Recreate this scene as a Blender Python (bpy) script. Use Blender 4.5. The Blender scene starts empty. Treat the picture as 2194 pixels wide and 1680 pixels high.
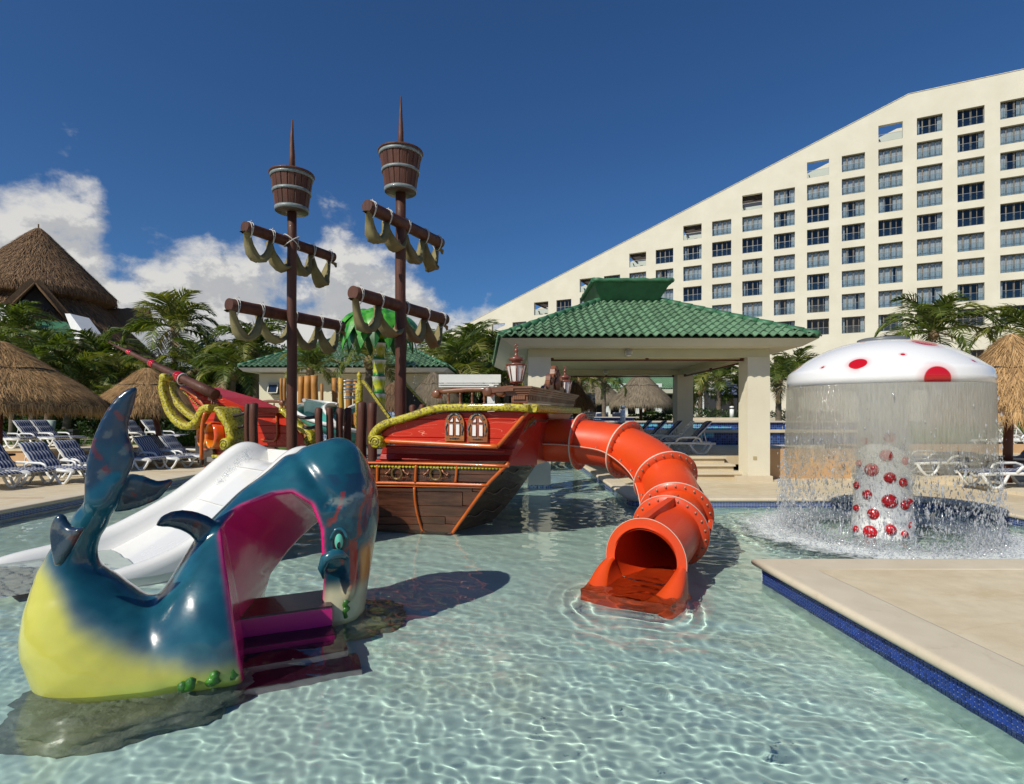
import bpy, bmesh, math, random
import numpy as np
from mathutils import Vector, Matrix, Quaternion, noise as mnoise
random.seed(7); RNG = np.random.default_rng(7)
S = bpy.context.scene
COL = S.collection
R = math.radians
PI = math.pi
# ------------------------------------------------------------------ camera, sky, sun, exposure
H, F, CX, HY = 1.6, 1200.0, 1097.0, 892.0
cd = bpy.data.cameras.new('camera'); cam = bpy.data.objects.new('camera', cd); COL.objects.link(cam); S.camera = cam
cam.location = (0, 0, H); cam.rotation_euler = (PI/2, 0, 0)
cd.lens = 36*F/2194; cd.shift_y = 52/2194; cd.clip_start = .05; cd.clip_end = 3000
SUN_DIR = Vector((1, 1.02, -1.22)).normalized()          # the way the light travels
SUN_EL = math.asin(-SUN_DIR.z)
sl = bpy.data.lights.new('sun', 'SUN'); sl.energy = 4.9; sl.angle = R(.53); sl.color = (1, .945, .83)
sl.cycles.is_caustics_light = True
so = bpy.data.objects.new('sun', sl); COL.objects.link(so); so.rotation_euler = SUN_DIR.to_track_quat('-Z', 'Y').to_euler()
S.view_settings.view_transform = 'Standard'; S.view_settings.look = 'None'; S.view_settings.gamma = 1
S.view_settings.use_curve_mapping = False; S.view_settings.exposure = -0.15
S.cycles.use_denoising = True; S.cycles.max_bounces = 10; S.cycles.transparent_max_bounces = 24
S.cycles.transmission_bounces = 8; S.cycles.glossy_bounces = 4; S.cycles.diffuse_bounces = 3
S.cycles.sample_clamp_indirect = 6; S.cycles.caustics_reflective = False; S.cycles.caustics_refractive = True

class NT:
    """small helper for node trees"""
    def __init__(s, nt): s.nt = nt
    def n(s, t, **k):
        nd = s.nt.nodes.new(t)
        for a, b in k.items():
            if a.startswith('i_'): nd.inputs[int(a[2:])].default_value = b
            else: setattr(nd, a, b)
        return nd
    def l(s, a, b): s.nt.links.new(a, b)
    def math(s, op, a, b=None, c=None, clamp=False):
        nd = s.n('ShaderNodeMath', operation=op, use_clamp=clamp)
        for i, v in enumerate((a, b, c)):
            if v is None: continue
            if isinstance(v, (int, float)): nd.inputs[i].default_value = v
            else: s.l(v, nd.inputs[i])
        return nd.outputs[0]
    def vmath(s, op, a, b=None):
        nd = s.n('ShaderNodeVectorMath', operation=op)
        for i, v in enumerate((a, b)):
            if v is None: continue
            if isinstance(v, (tuple, list)): nd.inputs[i].default_value = v
            else: s.l(v, nd.inputs[i])
        return nd
    def mix(s, f, a, b, blend='MIX'):
        nd = s.n('ShaderNodeMix', data_type='RGBA', blend_type=blend)
        for i, v in ((0, f), (6, a), (7, b)):
            if isinstance(v, (int, float)): nd.inputs[i].default_value = v
            elif isinstance(v, (tuple, list)): nd.inputs[i].default_value = (*v[:3], 1)
            else: s.l(v, nd.inputs[i])
        return nd.outputs[2]
    def mr(s, v, a, b, c=0., d=1., smooth=False):
        nd = s.n('ShaderNodeMapRange')
        if smooth: nd.interpolation_type = 'SMOOTHSTEP'
        s.l(v, nd.inputs[0])
        for i, x in zip((1, 2, 3, 4), (a, b, c, d)): nd.inputs[i].default_value = x
        return nd.outputs[0]
    def noise(s, vec, scale, detail=4, rough=.55, dist=0, lac=2.):
        nd = s.n('ShaderNodeTexNoise'); s.l(vec, nd.inputs['Vector'])
        nd.inputs['Scale'].default_value = scale; nd.inputs['Detail'].default_value = detail
        nd.inputs['Roughness'].default_value = rough; nd.inputs['Distortion'].default_value = dist
        nd.inputs['Lacunarity'].default_value = lac
        return nd

# world: physical sky with a bank of cumulus low on the left
W = bpy.data.worlds.new('World'); S.world = W; W.use_nodes = True
w = NT(W.node_tree); bg = W.node_tree.nodes['Background']; bg.inputs[1].default_value = .072
sky = w.n('ShaderNodeTexSky', sky_type='NISHITA', sun_disc=False)
sky.sun_elevation = SUN_EL; sky.sun_rotation = math.atan2(-SUN_DIR.x, -SUN_DIR.y) % (2*PI)
sky.air_density = 1.0; sky.dust_density = .25; sky.ozone_density = 3.5; sky.altitude = 0
tc = w.n('ShaderNodeTexCoord')
gen = tc.outputs['Generated']
sep = w.n('ShaderNodeSeparateXYZ'); w.l(gen, sep.inputs[0])
el = w.math('ARCSINE', sep.outputs[2])
az = w.math('ARCTAN2', sep.outputs[0], sep.outputs[1])       # 0 = straight ahead, + = right
# how high the cloud bank reaches for each bearing
fc = w.n('ShaderNodeFloatCurve'); c = fc.mapping.curves[0]
w.l(w.mr(az, -PI, PI), fc.inputs['Value'])
def azel(u, v):
    a = math.atan((u-CX)/F); e = math.atan((HY-v)/F*math.cos(a)); return ((a+PI)/(2*PI), e/.5)
env = [azel(u, v) for u, v in ((0, 365), (110, 385), (185, 420), (225, 490), (262, 570), (290, 560), (340, 512), (430, 505), (560, 530), (650, 535), (740, 515), (800, 548), (880, 575), (960, 610), (1010, 645), (1100, 720), (1300, 800))]
pts = [(0, .25), (.12, .3), (.25, .42), (.33, .55)] + env + [(.62, .18), (.8, .3), (1, .25)]
pts.sort()
while len(c.points) < len(pts): c.points.new(.5, .5)
for p, q in zip(c.points, pts): p.location = q; p.handle_type = 'AUTO'
fc.mapping.update()
top = w.math('MULTIPLY', fc.outputs[0], .5)
cv = w.n('ShaderNodeCombineXYZ'); w.l(az, cv.inputs[0]); w.l(w.math('MULTIPLY', el, 1.25), cv.inputs[1])
def cnoise(off):
    v = w.vmath('ADD', cv.outputs[0], off).outputs[0]
    a = w.noise(v, 4.6, 12, .54, .15)
    b = w.noise(v, 26, 6, .6, .3)
    return w.math('ADD', w.math('MULTIPLY', a.outputs[0], .8), w.math('MULTIPLY', b.outputs[0], .2))
n1 = cnoise((3.1, 1.7, 0)); n2 = cnoise((3.1-.018, 1.7+.034, 0)); 
d = w.math('MULTIPLY', w.math('SUBTRACT', top, el), 6.5)         # >0 inside the bank
dens = w.math('ADD', d, w.math('MULTIPLY', w.math('SUBTRACT', n1, .5), 4.0))
dens2 = w.math('ADD', w.math('SUBTRACT', d, .18), w.math('MULTIPLY', w.math('SUBTRACT', n2, .5), 4.6))
alpha = w.mr(dens, -.15, .40, smooth=True)
lit = w.mr(w.math('SUBTRACT', n1, n2), -.030, .045, smooth=True)
thick = w.mr(dens, .1, 1.7, 0, 1, smooth=True)
cl_white = (10.6, 10.5, 10.2); cl_grey = (4.3, 4.7, 5.4)
shade = w.math('ADD', w.math('MULTIPLY', lit, .62), w.math('MULTIPLY', w.math('SUBTRACT', 1, thick), .50), clamp=True)
ccol = w.mix(w.mr(shade, .08, .95, .05, 1), cl_grey, cl_white)
tint = w.mix(1., sky.outputs[0], (.50, .86, 1.24), 'MULTIPLY')
full = w.mix(w.math('MULTIPLY', alpha, w.mr(el, -.02, .03)), tint, ccol)
w.l(full, bg.inputs[0])

# ------------------------------------------------------------------ placement helpers
def P(u, v, Y): return Vector(((u-CX)/F*Y, Y, H-(v-HY)/F*Y))
def G(u, v, z=0.): 
    Y = (H-z)*F/(v-HY); return Vector(((u-CX)/F*Y, Y, z))

# ------------------------------------------------------------------ mesh helpers
class MB:
    def __init__(s): s.v = []; s.f = []; s.mi = []; s.sm = []; s.m = 0; s.smooth = False
    def add(s, verts, faces, smooth=None):
        b = len(s.v); s.v.extend([tuple(x) for x in verts]); s.f.extend([tuple(b+i for i in f) for f in faces])
        s.mi.extend([s.m]*len(faces)); s.sm.extend([s.smooth if smooth is None else smooth]*len(faces)); return s
    def box(s, c, d, rz=0, rx=0, ry=0):
        c = Vector(c); M_ = Matrix.Rotation(rz, 3, 'Z') @ Matrix.Rotation(ry, 3, 'Y') @ Matrix.Rotation(rx, 3, 'X')
        vs = [c + M_ @ Vector((sx*d[0]/2, sy*d[1]/2, sz*d[2]/2)) for sz in (-1, 1) for sy in (-1, 1) for sx in (-1, 1)]
        return s.add(vs, [(0, 2, 3, 1), (4, 5, 7, 6), (0, 1, 5, 4), (2, 6, 7, 3), (0, 4, 6, 2), (1, 3, 7, 5)], False)
    def bb(s, x0, x1, y0, y1, z0, z1): return s.box(((x0+x1)/2, (y0+y1)/2, (z0+z1)/2), (abs(x1-x0), abs(y1-y0), abs(z1-z0)))
    def bar(s, a, b, w_, h_, up=(0, 0, 1)):
        a, b = Vector(a), Vector(b); d = (b-a); L = d.length; d.normalize(); up = Vector(up)
        x = d.cross(up); x = x.normalized() if x.length > 1e-6 else Vector((1, 0, 0)); y = x.cross(d)
        vs = [p + x*sx*w_/2 + y*sy*h_/2 for p in (a, b) for sx, sy in ((-1, -1), (1, -1), (1, 1), (-1, 1))]
        return s.add(vs, [(0, 1, 2, 3), (7, 6, 5, 4), (0, 4, 5, 1), (1, 5, 6, 2), (2, 6, 7, 3), (3, 7, 4, 0)], False)
    def tube(s, pts, r, n=10, caps=True, smooth=True, flat=1., up=None, closed=False):
        pts = [Vector(p) for p in pts]; N = len(pts)
        rs = r if isinstance(r, (list, tuple)) else [r]*N
        tang = []
        for i in range(N):
            a = pts[(i-1) % N] if closed else pts[max(i-1, 0)]; b = pts[(i+1) % N] if closed else pts[min(i+1, N-1)]
            t = (b-a); tang.append(t.normalized() if t.length > 1e-9 else Vector((0, 0, 1)))
        u = Vector(up) if up else (Vector((0, 0, 1)) if abs(tang[0].z) < .9 else Vector((1, 0, 0)))
        x = tang[0].cross(u).normalized(); vs = []
        for i in range(N):
            t = tang[i]
            x = (x - t*x.dot(t)); x.normalize(); y = t.cross(x)
            for k in range(n):
                a = 2*PI*k/n; vs.append(pts[i] + x*math.cos(a)*rs[i] + y*math.sin(a)*rs[i]*flat)
        fs = []
        for i in range(N if closed else N-1):
            j = (i+1) % N
            for k in range(n): fs.append((i*n+k, i*n+(k+1) % n, j*n+(k+1) % n, j*n+k))
        s.add(vs, fs, smooth)
        if caps and not closed:
            b = len(s.v)-len(vs)
            for i, rev in ((0, True), (N-1, False)):
                ring = [b+i*n+k for k in range(n)]
                s.f.append(tuple(reversed(ring)) if rev else tuple(ring)); s.mi.append(s.m); s.sm.append(False)
        return s
    def lathe(s, c, prof, n=16, smooth=True, axis=None, cap=True):
        c = Vector(c); M_ = Matrix.Identity(3) if axis is None else Vector(axis).to_track_quat('Z', 'Y').to_matrix()
        vs = [c + M_ @ Vector((r*math.cos(2*PI*k/n), r*math.sin(2*PI*k/n), z)) for r, z in prof for k in range(n)]
        fs = [(i*n+k, i*n+(k+1) % n, (i+1)*n+(k+1) % n, (i+1)*n+k) for i in range(len(prof)-1) for k in range(n)]
        s.add(vs, fs, smooth)
        if cap:
            b = len(s.v)-len(vs)
            if prof[0][0] > 1e-4: s.f.append(tuple(b+k for k in reversed(range(n)))); s.mi.append(s.m); s.sm.append(False)
            if prof[-1][0] > 1e-4: s.f.append(tuple(b+(len(prof)-1)*n+k for k in range(n))); s.mi.append(s.m); s.sm.append(False)
        return s
    def prism(s, poly, off):
        """poly: 3D points, extruded by vector off"""
        off = Vector(off); n = len(poly); a = [Vector(p) for p in poly]; b = [p+off for p in a]
        return s.add(a+b, [tuple(range(n)), tuple(reversed(range(n, 2*n)))] + [(i, n+i, n+(i+1) % n, (i+1) % n) for i in range(n)], False)
    def sheet(s, rows, smooth=True, closed=False):
        nr, nc = len(rows), len(rows[0])
        return s.add([p for r in rows for p in r], [(i*nc+k, i*nc+(k+1) % nc, (i+1)*nc+(k+1) % nc, (i+1)*nc+k) for i in range(nr-1) for k in range(nc if closed else nc-1)], smooth)

def mesh(name, mb, mats, loc=(0, 0, 0), fix=True):
    me = bpy.data.meshes.new(name)
    l = Vector(loc)
    me.from_pydata([(x[0]-l.x, x[1]-l.y, x[2]-l.z) for x in mb.v], [], mb.f)
    for m_ in (mats if isinstance(mats, (list, tuple)) else [mats]): me.materials.append(m_)
    me.polygons.foreach_set('material_index', mb.mi); me.polygons.foreach_set('use_smooth', mb.sm)
    if fix:
        b = bmesh.new(); b.from_mesh(me); bmesh.ops.recalc_face_normals(b, faces=b.faces); b.to_mesh(me); b.free()
    me.update(); return me
def link(name, me, parent=None, loc=(0, 0, 0), rot=(0, 0, 0)):
    o = bpy.data.objects.new(name, me); COL.objects.link(o); o.location = loc; o.rotation_euler = rot
    if parent: o.parent = parent
    return o
def tag(o, label=None, cat=None, group=None, kind=None):
    for k, v in (('label', label), ('category', cat), ('group', group), ('kind', kind)):
        if v: o[k] = v
    return o
def wloc(o):
    l = Vector((0, 0, 0))
    while o is not None: l += o.location; o = o.parent
    return l
def thing(name, loc, label, cat, group=None, rz=0):
    o = link(name, None, None, loc, (0, 0, rz)); o.empty_display_size = .2; return tag(o, label, cat, group)
def part(name, mb, mats, parent, label=None, rx=False, fix=True):
    """mb in world coordinates (things with their own rotation pass local coordinates and rz=0 while building)"""
    o = link(name, mesh(name, mb, mats, wloc(parent), fix), parent)
    if label: o['label'] = label
    if rx: o.cycles.is_caustics_receiver = True
    return o
def lpart(name, mb, mats, parent, label=None, fix=True):
    o = link(name, mesh(name, mb, mats, (0, 0, 0), fix), parent)
    if label: o['label'] = label
    return o
def solo(name, mb, mats, loc, label, cat, group=None, rx=False, fix=True):
    o = link(name, mesh(name, mb, mats, loc, fix), None, loc); tag(o, label, cat, group)
    if rx: o.cycles.is_caustics_receiver = True
    return o
def struct(name, mb, mats, rx=False, kind='structure', fix=True):
    o = link(name, mesh(name, mb, mats, (0, 0, 0), fix)); o['kind'] = kind
    if rx: o.cycles.is_caustics_receiver = True
    return o
def copy_tree(o, loc=None, rz=None, label=None, parent=None):
    c_ = o.copy(); COL.objects.link(c_); c_.parent = parent
    if loc is not None: c_.location = loc
    if rz is not None: c_.rotation_euler = (0, 0, rz)
    if label: c_['label'] = label
    for ch in list(o.children):
        copy_tree(ch, parent=c_)
    return c_
def np_mesh(name, V_, Q, mats, smooth=True):
    me = bpy.data.meshes.new(name); V_ = np.asarray(V_, dtype=np.float32); Q = np.asarray(Q, dtype=np.int32); k = Q.shape[1]
    me.vertices.add(len(V_)); me.vertices.foreach_set('co', V_.ravel())
    me.loops.add(Q.size); me.loops.foreach_set('vertex_index', Q.ravel())
    me.polygons.add(len(Q)); me.polygons.foreach_set('loop_start', np.arange(0, Q.size, k, dtype=np.int32)); me.polygons.foreach_set('loop_total', np.full(len(Q), k, dtype=np.int32))
    me.polygons.foreach_set('use_smooth', np.full(len(Q), smooth)); me.update(calc_edges=True)
    for m_ in (mats if isinstance(mats, (list, tuple)) else [mats]): me.materials.append(m_)
    return me
def catmull(pts, n=8):
    pts = [Vector(p) for p in pts]; out = []
    q = [pts[0]*2-pts[1]] + pts + [pts[-1]*2-pts[-2]]
    for i in range(1, len(q)-2):
        for k in range(n):
            t = k/n; a, b, c_, d_ = q[i-1:i+3]
            out.append(.5*((2*b)+(c_-a)*t+(2*a-5*b+4*c_-d_)*t*t+(3*b-a-3*c_+d_)*t**3))
    out.append(pts[-1]); return out
def lerp(a, b, t): return a+(b-a)*t

# ------------------------------------------------------------------ materials
MAT = {}
def M(name, col, rough=.5, col2=None, scale=6, bump=0., bscale=60, metal=0, st=(1, 1, 1), coat=0., spec=.5, lo=.35, hi=.65, detail=5, col3=None, scale3=1.2, emit=None, trans=0, bdist=.004, rvar=0., subs=0):
    m = bpy.data.materials.new(name); m.use_nodes = True; t = NT(m.node_tree); b = m.node_tree.nodes['Principled BSDF']
    tc_ = t.n('ShaderNodeTexCoord'); mp = t.n('ShaderNodeMapping'); t.l(tc_.outputs['Object'], mp.inputs[0]); mp.inputs['Scale'].default_value = st
    vec = mp.outputs[0]; b.inputs['Roughness'].default_value = rough; b.inputs['Metallic'].default_value = metal
    b.inputs['Coat Weight'].default_value = coat; b.inputs['Coat Roughness'].default_value = .04; b.inputs['Specular IOR Level'].default_value = spec
    if trans: b.inputs['Transmission Weight'].default_value = trans
    base = None
    if col2:
        nz = t.noise(vec, scale, detail); f_ = t.mr(nz.outputs[0], lo, hi); base = t.mix(f_, col, col2)
        if rvar: t.l(t.mr(nz.outputs[0], .3, .7, rough-rvar, rough+rvar), b.inputs['Roughness'])
    if col3:
        nz3 = t.noise(vec, scale3, 3); base = t.mix(t.mr(nz3.outputs[0], .48, .72), base if base else col, col3)
    if base: t.l(base, b.inputs['Base Color'])
    else: b.inputs['Base Color'].default_value = (*col, 1)
    if bump:
        bz = t.noise(vec, bscale, 4, .6); bp = t.n('ShaderNodeBump'); bp.inputs['Strength'].default_value = bump; bp.inputs['Distance'].default_value = bdist
        t.l(bz.outputs[0], bp.inputs['Height']); t.l(bp.outputs[0], b.inputs['Normal'])
    MAT[name] = m; return m
def brightness_by_object(m, amt=.25):
    """each piece a little lighter or darker than the next"""
    t = NT(m.node_tree); b = m.node_tree.nodes['Principled BSDF']; inp = b.inputs['Base Color']
    oi = t.n('ShaderNodeObjectInfo'); k = t.mr(oi.outputs['Random'], 0, 1, 1-amt, 1+amt)
    cb = t.n('ShaderNodeCombineXYZ'); [t.l(k, cb.inputs[i]) for i in range(3)]
    if inp.links: src = inp.links[0].from_socket
    else:
        rg = t.n('ShaderNodeRGB'); rg.outputs[0].default_value = inp.default_value; src = rg.outputs[0]
    o = t.mix(1., src, cb.outputs[0], 'MULTIPLY'); t.l(o, inp)
    return m
stucco = M('stucco', (.74, .69, .53), .85, (.68, .62, .47), 1.3, .5, 55, bdist=.01, col3=(.70, .66, .52), scale3=.4)
hotel_wall = M('hotel_stucco', (.70, .665, .54), .9, (.65, .615, .495), .5, .3, 8, bdist=.03, col3=(.63, .59, .47), scale3=.12)
pav_in = M('pavilion_paint', (.60, .575, .38), .85, (.55, .53, .35), 2, .4, 50, bdist=.006)
soffit = M('soffit_plaster', (.60, .59, .48), .9, (.54, .53, .42), 1.5, .3, 30)
deck_m = M('deck_concrete', (.70, .60, .42), .8, (.60, .505, .34), 5, .35, 160, bdist=.003, col3=(.56, .44, .27), scale3=.55, rvar=.1)
t = NT(deck_m.node_tree); b_ = deck_m.node_tree.nodes['Principled BSDF']; tc_ = t.n('ShaderNodeTexCoord'); mp = t.n('ShaderNodeMapping'); mp.inputs['Scale'].default_value = (.6, 1.6, 1); t.l(tc_.outputs['Object'], mp.inputs[0])
nz = t.noise(mp.outputs[0], 2.2, 8, .68, .6); deck_stain = t.mr(nz.outputs[0], .54, .68, 0, .55, smooth=True); sp2 = t.noise(tc_.outputs['Object'], 130, 2); spk = t.mr(sp2.outputs[0], .62, .72, 0, .45)
t.l(t.mix(spk, t.mix(deck_stain, b_.inputs['Base Color'].links[0].from_socket, (.54, .41, .22)), (.30, .23, .14)), b_.inputs['Base Color'])
coping_m = M('coping_stone', (.66, .575, .43), .75, (.60, .52, .38), 3.5, .3, 110, bdist=.003, col3=(.58, .49, .35), scale3=.9)
t = NT(coping_m.node_tree); b_ = coping_m.node_tree.nodes['Principled BSDF']; tc_ = t.n('ShaderNodeTexCoord'); nz = t.noise(tc_.outputs['Object'], 5.5, 8, .7, .8)
t.l(t.mix(t.mr(nz.outputs[0], .56, .70, 0, .5, smooth=True), b_.inputs['Base Color'].links[0].from_socket, (.50, .42, .30)), b_.inputs['Base Color'])
tan_wall = M('tan_stucco', (.56, .36, .19), .9, (.48, .30, .155), 1.6, .5, 60, bdist=.008)
roof_tile = M('green_glazed_tile', (.155, .275, .16), .6, (.115, .22, .125), 9, .15, 60, spec=.4, rvar=.12)
brightness_by_object(roof_tile, .22)
roof_flat = M('green_painted_ridge', (.05, .17, .08), .5, (.035, .12, .06), 4, .3, 40)
grass_m = M('lawn_grass', (.06, .12, .02), .9, (.10, .17, .03), 3, .6, 120)
leaf_m = None
def leafmat(name, c1, c2, tr=.35, rough=.45):
    m = bpy.data.materials.new(name); m.use_nodes = True; t = NT(m.node_tree); b = m.node_tree.nodes['Principled BSDF']; out = m.node_tree.nodes['Material Output']
    g = t.n('ShaderNodeNewGeometry'); oi = t.n('ShaderNodeObjectInfo')
    f_ = t.math('FRACT', t.math('ADD', g.outputs['Random Per Island'], t.math('MULTIPLY', oi.outputs['Random'], .37)))
    cc = t.mix(f_, c1, c2); t.l(cc, b.inputs['Base Color']); b.inputs['Roughness'].default_value = rough
    tb = t.n('ShaderNodeBsdfTranslucent'); t.l(t.mix(1., cc, (1.3, 1.5, .5), 'MULTIPLY'), tb.inputs[0])
    ms = t.n('ShaderNodeMixShader'); ms.inputs[0].default_value = tr; t.l(b.outputs[0], ms.inputs[1]); t.l(tb.outputs[0], ms.inputs[2]); t.l(ms.outputs[0], out.inputs[0])
    return m
palm_leaf = leafmat('palm_leaf', (.03, .06, .012), (.21, .25, .055), .3, .38)
palm_leaf_y = leafmat('palm_leaf_yellowish', (.09, .12, .025), (.36, .34, .09), .3, .4)
bush_leaf = leafmat('bush_leaf', (.02, .05, .012), (.055, .10, .022), .25)
bush_bright = leafmat('bright_bush_leaf', (.09, .17, .02), (.20, .30, .04), .35)
dead_leaf = leafmat('dry_leaf', (.22, .16, .08), (.36, .28, .16), .2, .8)
white_paint = M('white_paint', (.80, .80, .77), .4, (.74, .74, .71), 3, spec=.5)
white_plastic = M('white_plastic', (.78, .78, .75), .35, (.72, .72, .69), 5)
dark_wood = M('dark_stained_wood', (.10, .035, .02), .5, (.06, .02, .012), 5, .5, 30, st=(1, 1, .12))
# ------------------------------------------------------------------ ground, decks, pool
def mosaic(name, cols, grout, scale, rough=.2, axis='XZ'):
    """small square glass tiles seen from afar: colour per cell, grout lines, relief"""
    m = bpy.data.materials.new(name); m.use_nodes = True; t = NT(m.node_tree); b = m.node_tree.nodes['Principled BSDF']
    tc_ = t.n('ShaderNodeTexCoord'); sc = t.vmath('MULTIPLY', tc_.outputs['Object'], (scale, scale, scale)).outputs[0]
    fl = t.vmath('FLOOR', t.vmath('ADD', sc, (.31, .37, .29)).outputs[0]).outputs[0]; wn = t.n('ShaderNodeTexWhiteNoise', noise_dimensions='3D'); t.l(fl, wn.inputs[0])
    fr = t.vmath('FRACTION', t.vmath('ADD', sc, (.31, .37, .29)).outputs[0]).outputs[0]; sp = t.n('ShaderNodeSeparateXYZ'); t.l(fr, sp.inputs[0])
    nrm = t.n('ShaderNodeNewGeometry'); sn = t.n('ShaderNodeSeparateXYZ'); t.l(nrm.outputs['Normal'], sn.inputs[0])
    masks = []
    for i in range(3):
        e = t.math('LESS_THAN', t.math('ABSOLUTE', t.math('SUBTRACT', sp.outputs[i], .5)), .43)
        masks.append(t.math('MAXIMUM', e, t.math('GREATER_THAN', t.math('ABSOLUTE', sn.outputs[i]), .7)))
    mk = t.math('MULTIPLY', t.math('MULTIPLY', masks[0], masks[1]), masks[2])
    cr = t.n('ShaderNodeValToRGB'); cr.color_ramp.interpolation = 'CONSTANT'; t.l(wn.outputs[0], cr.inputs[0])
    while len(cr.color_ramp.elements) < len(cols): cr.color_ramp.elements.new(.5)
    for i, (e, cc) in enumerate(zip(cr.color_ramp.elements, cols)): e.position = i/len(cols); e.color = (*cc, 1)
    t.l(t.mix(mk, grout, cr.outputs[0]), b.inputs['Base Color']); b.inputs['Roughness'].default_value = rough
    bp = t.n('ShaderNodeBump'); bp.inputs['Strength'].default_value = .5; bp.inputs['Distance'].default_value = .002; t.l(mk, bp.inputs['Height']); t.l(bp.outputs[0], b.inputs['Normal'])
    return m
blues = [(.012, .035, .20), (.015, .05, .26), (.010, .03, .16), (.02, .06, .30)]
tile_blue = mosaic('blue_mosaic', blues, (.50, .56, .60), 37)
tile_mix = mosaic('mixed_blue_mosaic', [(.35, .45, .55), (.02, .08, .3), (.06, .22, .45), (.55, .6, .62), (.03, .12, .35), (.015, .05, .2)], (.5, .52, .52), 24)
tile_turq = mosaic('turquoise_mosaic', [(.05, .35, .45), (.08, .45, .52), (.04, .28, .42), (.02, .10, .35)], (.45, .5, .5), 12)
tile_deep = mosaic('deep_blue_mosaic', [(.012, .035, .18), (.02, .06, .26), (.01, .025, .13), (.03, .10, .35)], (.12, .18, .25), 12)
tile_one = M('blue_glass_tile', (.012, .04, .23), .12, spec=.6); brightness_by_object(tile_one, .35)
grout_m = M('pale_grout', (.62, .66, .68), .8)

# pool floor
floor_m = M('pool_floor_plaster', (.67, .82, .76), .8, (.61, .77, .71), 1.4, col3=(.68, .77, .66), scale3=.5)
fz = -.36
mb = MB(); mb.add([(-10, -1, fz), (10, -1, fz), (10, 22, fz), (-10, 22, fz)], [(0, 1, 2, 3)]); struct('pool_floor', mb, floor_m, rx=True)
# ground sheet to the horizon (well behind the decks)
mb = MB()
for x0, x1, y0, y1 in ((-1500, 1500, 34, 2500), (-1500, -8.3, -60, 34), (9, 1500, -60, 34), (-8.3, 9, -60, -2), (-8.3, 9, 20.5, 34)):
    mb.add([(x0, y0, -.02), (x1, y0, -.02), (x1, y1, -.02), (x0, y1, -.02)], [(0, 1, 2, 3)])
struct('ground', mb, M('sandy_ground', (.30, .25, .16), .95, (.22, .19, .12), .8))

DZ = .15
def round_coping(mb, path, w_=.34, z=DZ, inner=1, rr=.035, n=5, lip=.03):
    """stone coping strip with a bull-nosed pool edge; path = pool edge points, inner=+1 deck lies to the left of the path"""
    pts = [Vector(p) for p in path]; rows = []
    for i, p in enumerate(pts):
        a = pts[max(i-1, 0)]; b = pts[min(i+1, len(pts)-1)]
        d1 = (p-a).normalized() if i > 0 else (b-p).normalized(); d2 = (b-p).normalized() if i < len(pts)-1 else d1
        n1 = Vector((-d1.y, d1.x, 0)); n2 = Vector((-d2.y, d2.x, 0)); nn = (n1+n2).normalized(); k = 1/max(nn.dot(n1), .5)
        nn = nn*inner*k; row = [p + nn*w_ + Vector((0, 0, z-.05)), p + nn*w_ + Vector((0, 0, z+.004))]
        row += [p + nn*(w_-.01) + Vector((0, 0, z+.0045)), p + nn*(rr-lip+.025) + Vector((0, 0, z+.0045)), p + nn*(rr-lip) + Vector((0, 0, z+.004))]
        for j in range(1, n+1):
            a_ = PI*j/n; row.append(p + nn*(rr-lip-math.sin(a_)*rr) + Vector((0, 0, z+.004-rr+math.cos(a_)*rr)))
        row.append(p + nn*.02 + Vector((0, 0, z+.004-2*rr)))
        rows.append(row)
    mb.sheet(rows, True); return mb
def seg(a, b, step=.25):
    a, b = Vector(a), Vector(b); n = max(1, int((b-a).length/step)); return [a+(b-a)*i/n for i in range(n+1)]
def arc(cx, cy, r, a0, a1, n=10): return [Vector((cx+r*math.cos(R(a0+(a1-a0)*i/n)), cy+r*math.sin(R(a0+(a1-a0)*i/n)), 0)) for i in range(n+1)]
# left deck
LX = -7.9
mb = MB(); mb.bb(-60, LX-.002, -3, 17.1, -.5, DZ); struct('pool_deck', mb, deck_m)
mb = MB(); round_coping(mb, seg((LX, -2, 0), (LX, 15.8, 0))+arc(LX+.25, 15.8, .25, 180, 90, 4)[1:]+seg((LX+.5, 16.05, 0), (-1.4, 16.05, 0)), inner=1); struct('coping', mb, coping_m)
mb = MB(); mb.bb(LX-.2, LX, -2, 16, -.08, .085); mb.bb(LX, -1.4, 16.06, 16.3, -.4, .085); struct('waterline_tile_band', mb, tile_blue, rx=True)
mb = MB(); mb.bb(LX+.2, -1.4, 16.3, 40, -.5, DZ-.003); mb.bb(-1.42, 2.12, 20, 40, -.5, DZ); struct('rear_deck', mb, deck_m)
mb = MB(); round_coping(mb, seg((-1.4, 16.05, 0), (-1.4, 20, 0))[1:]+seg((-1.4, 20, 0), (2.1, 20, 0))[1:]); struct('coping', mb, coping_m)
mb = MB(); mb.bb(-1.4, 2.2, 20.02, 20.2, -.4, .085); struct('waterline_tile_band', mb, tile_blue, rx=True)
# red-brown expansion joint lines on the left deck
mb = MB(); mb.bb(-40, LX-.4, 9.9, 9.94, .1, DZ+.004); mb.bb(-40, LX-.4, 14.6, 14.64, .1, DZ+.004); struct('deck_joint', mb, M('joint_sealer', (.36, .19, .12), .8))
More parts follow.
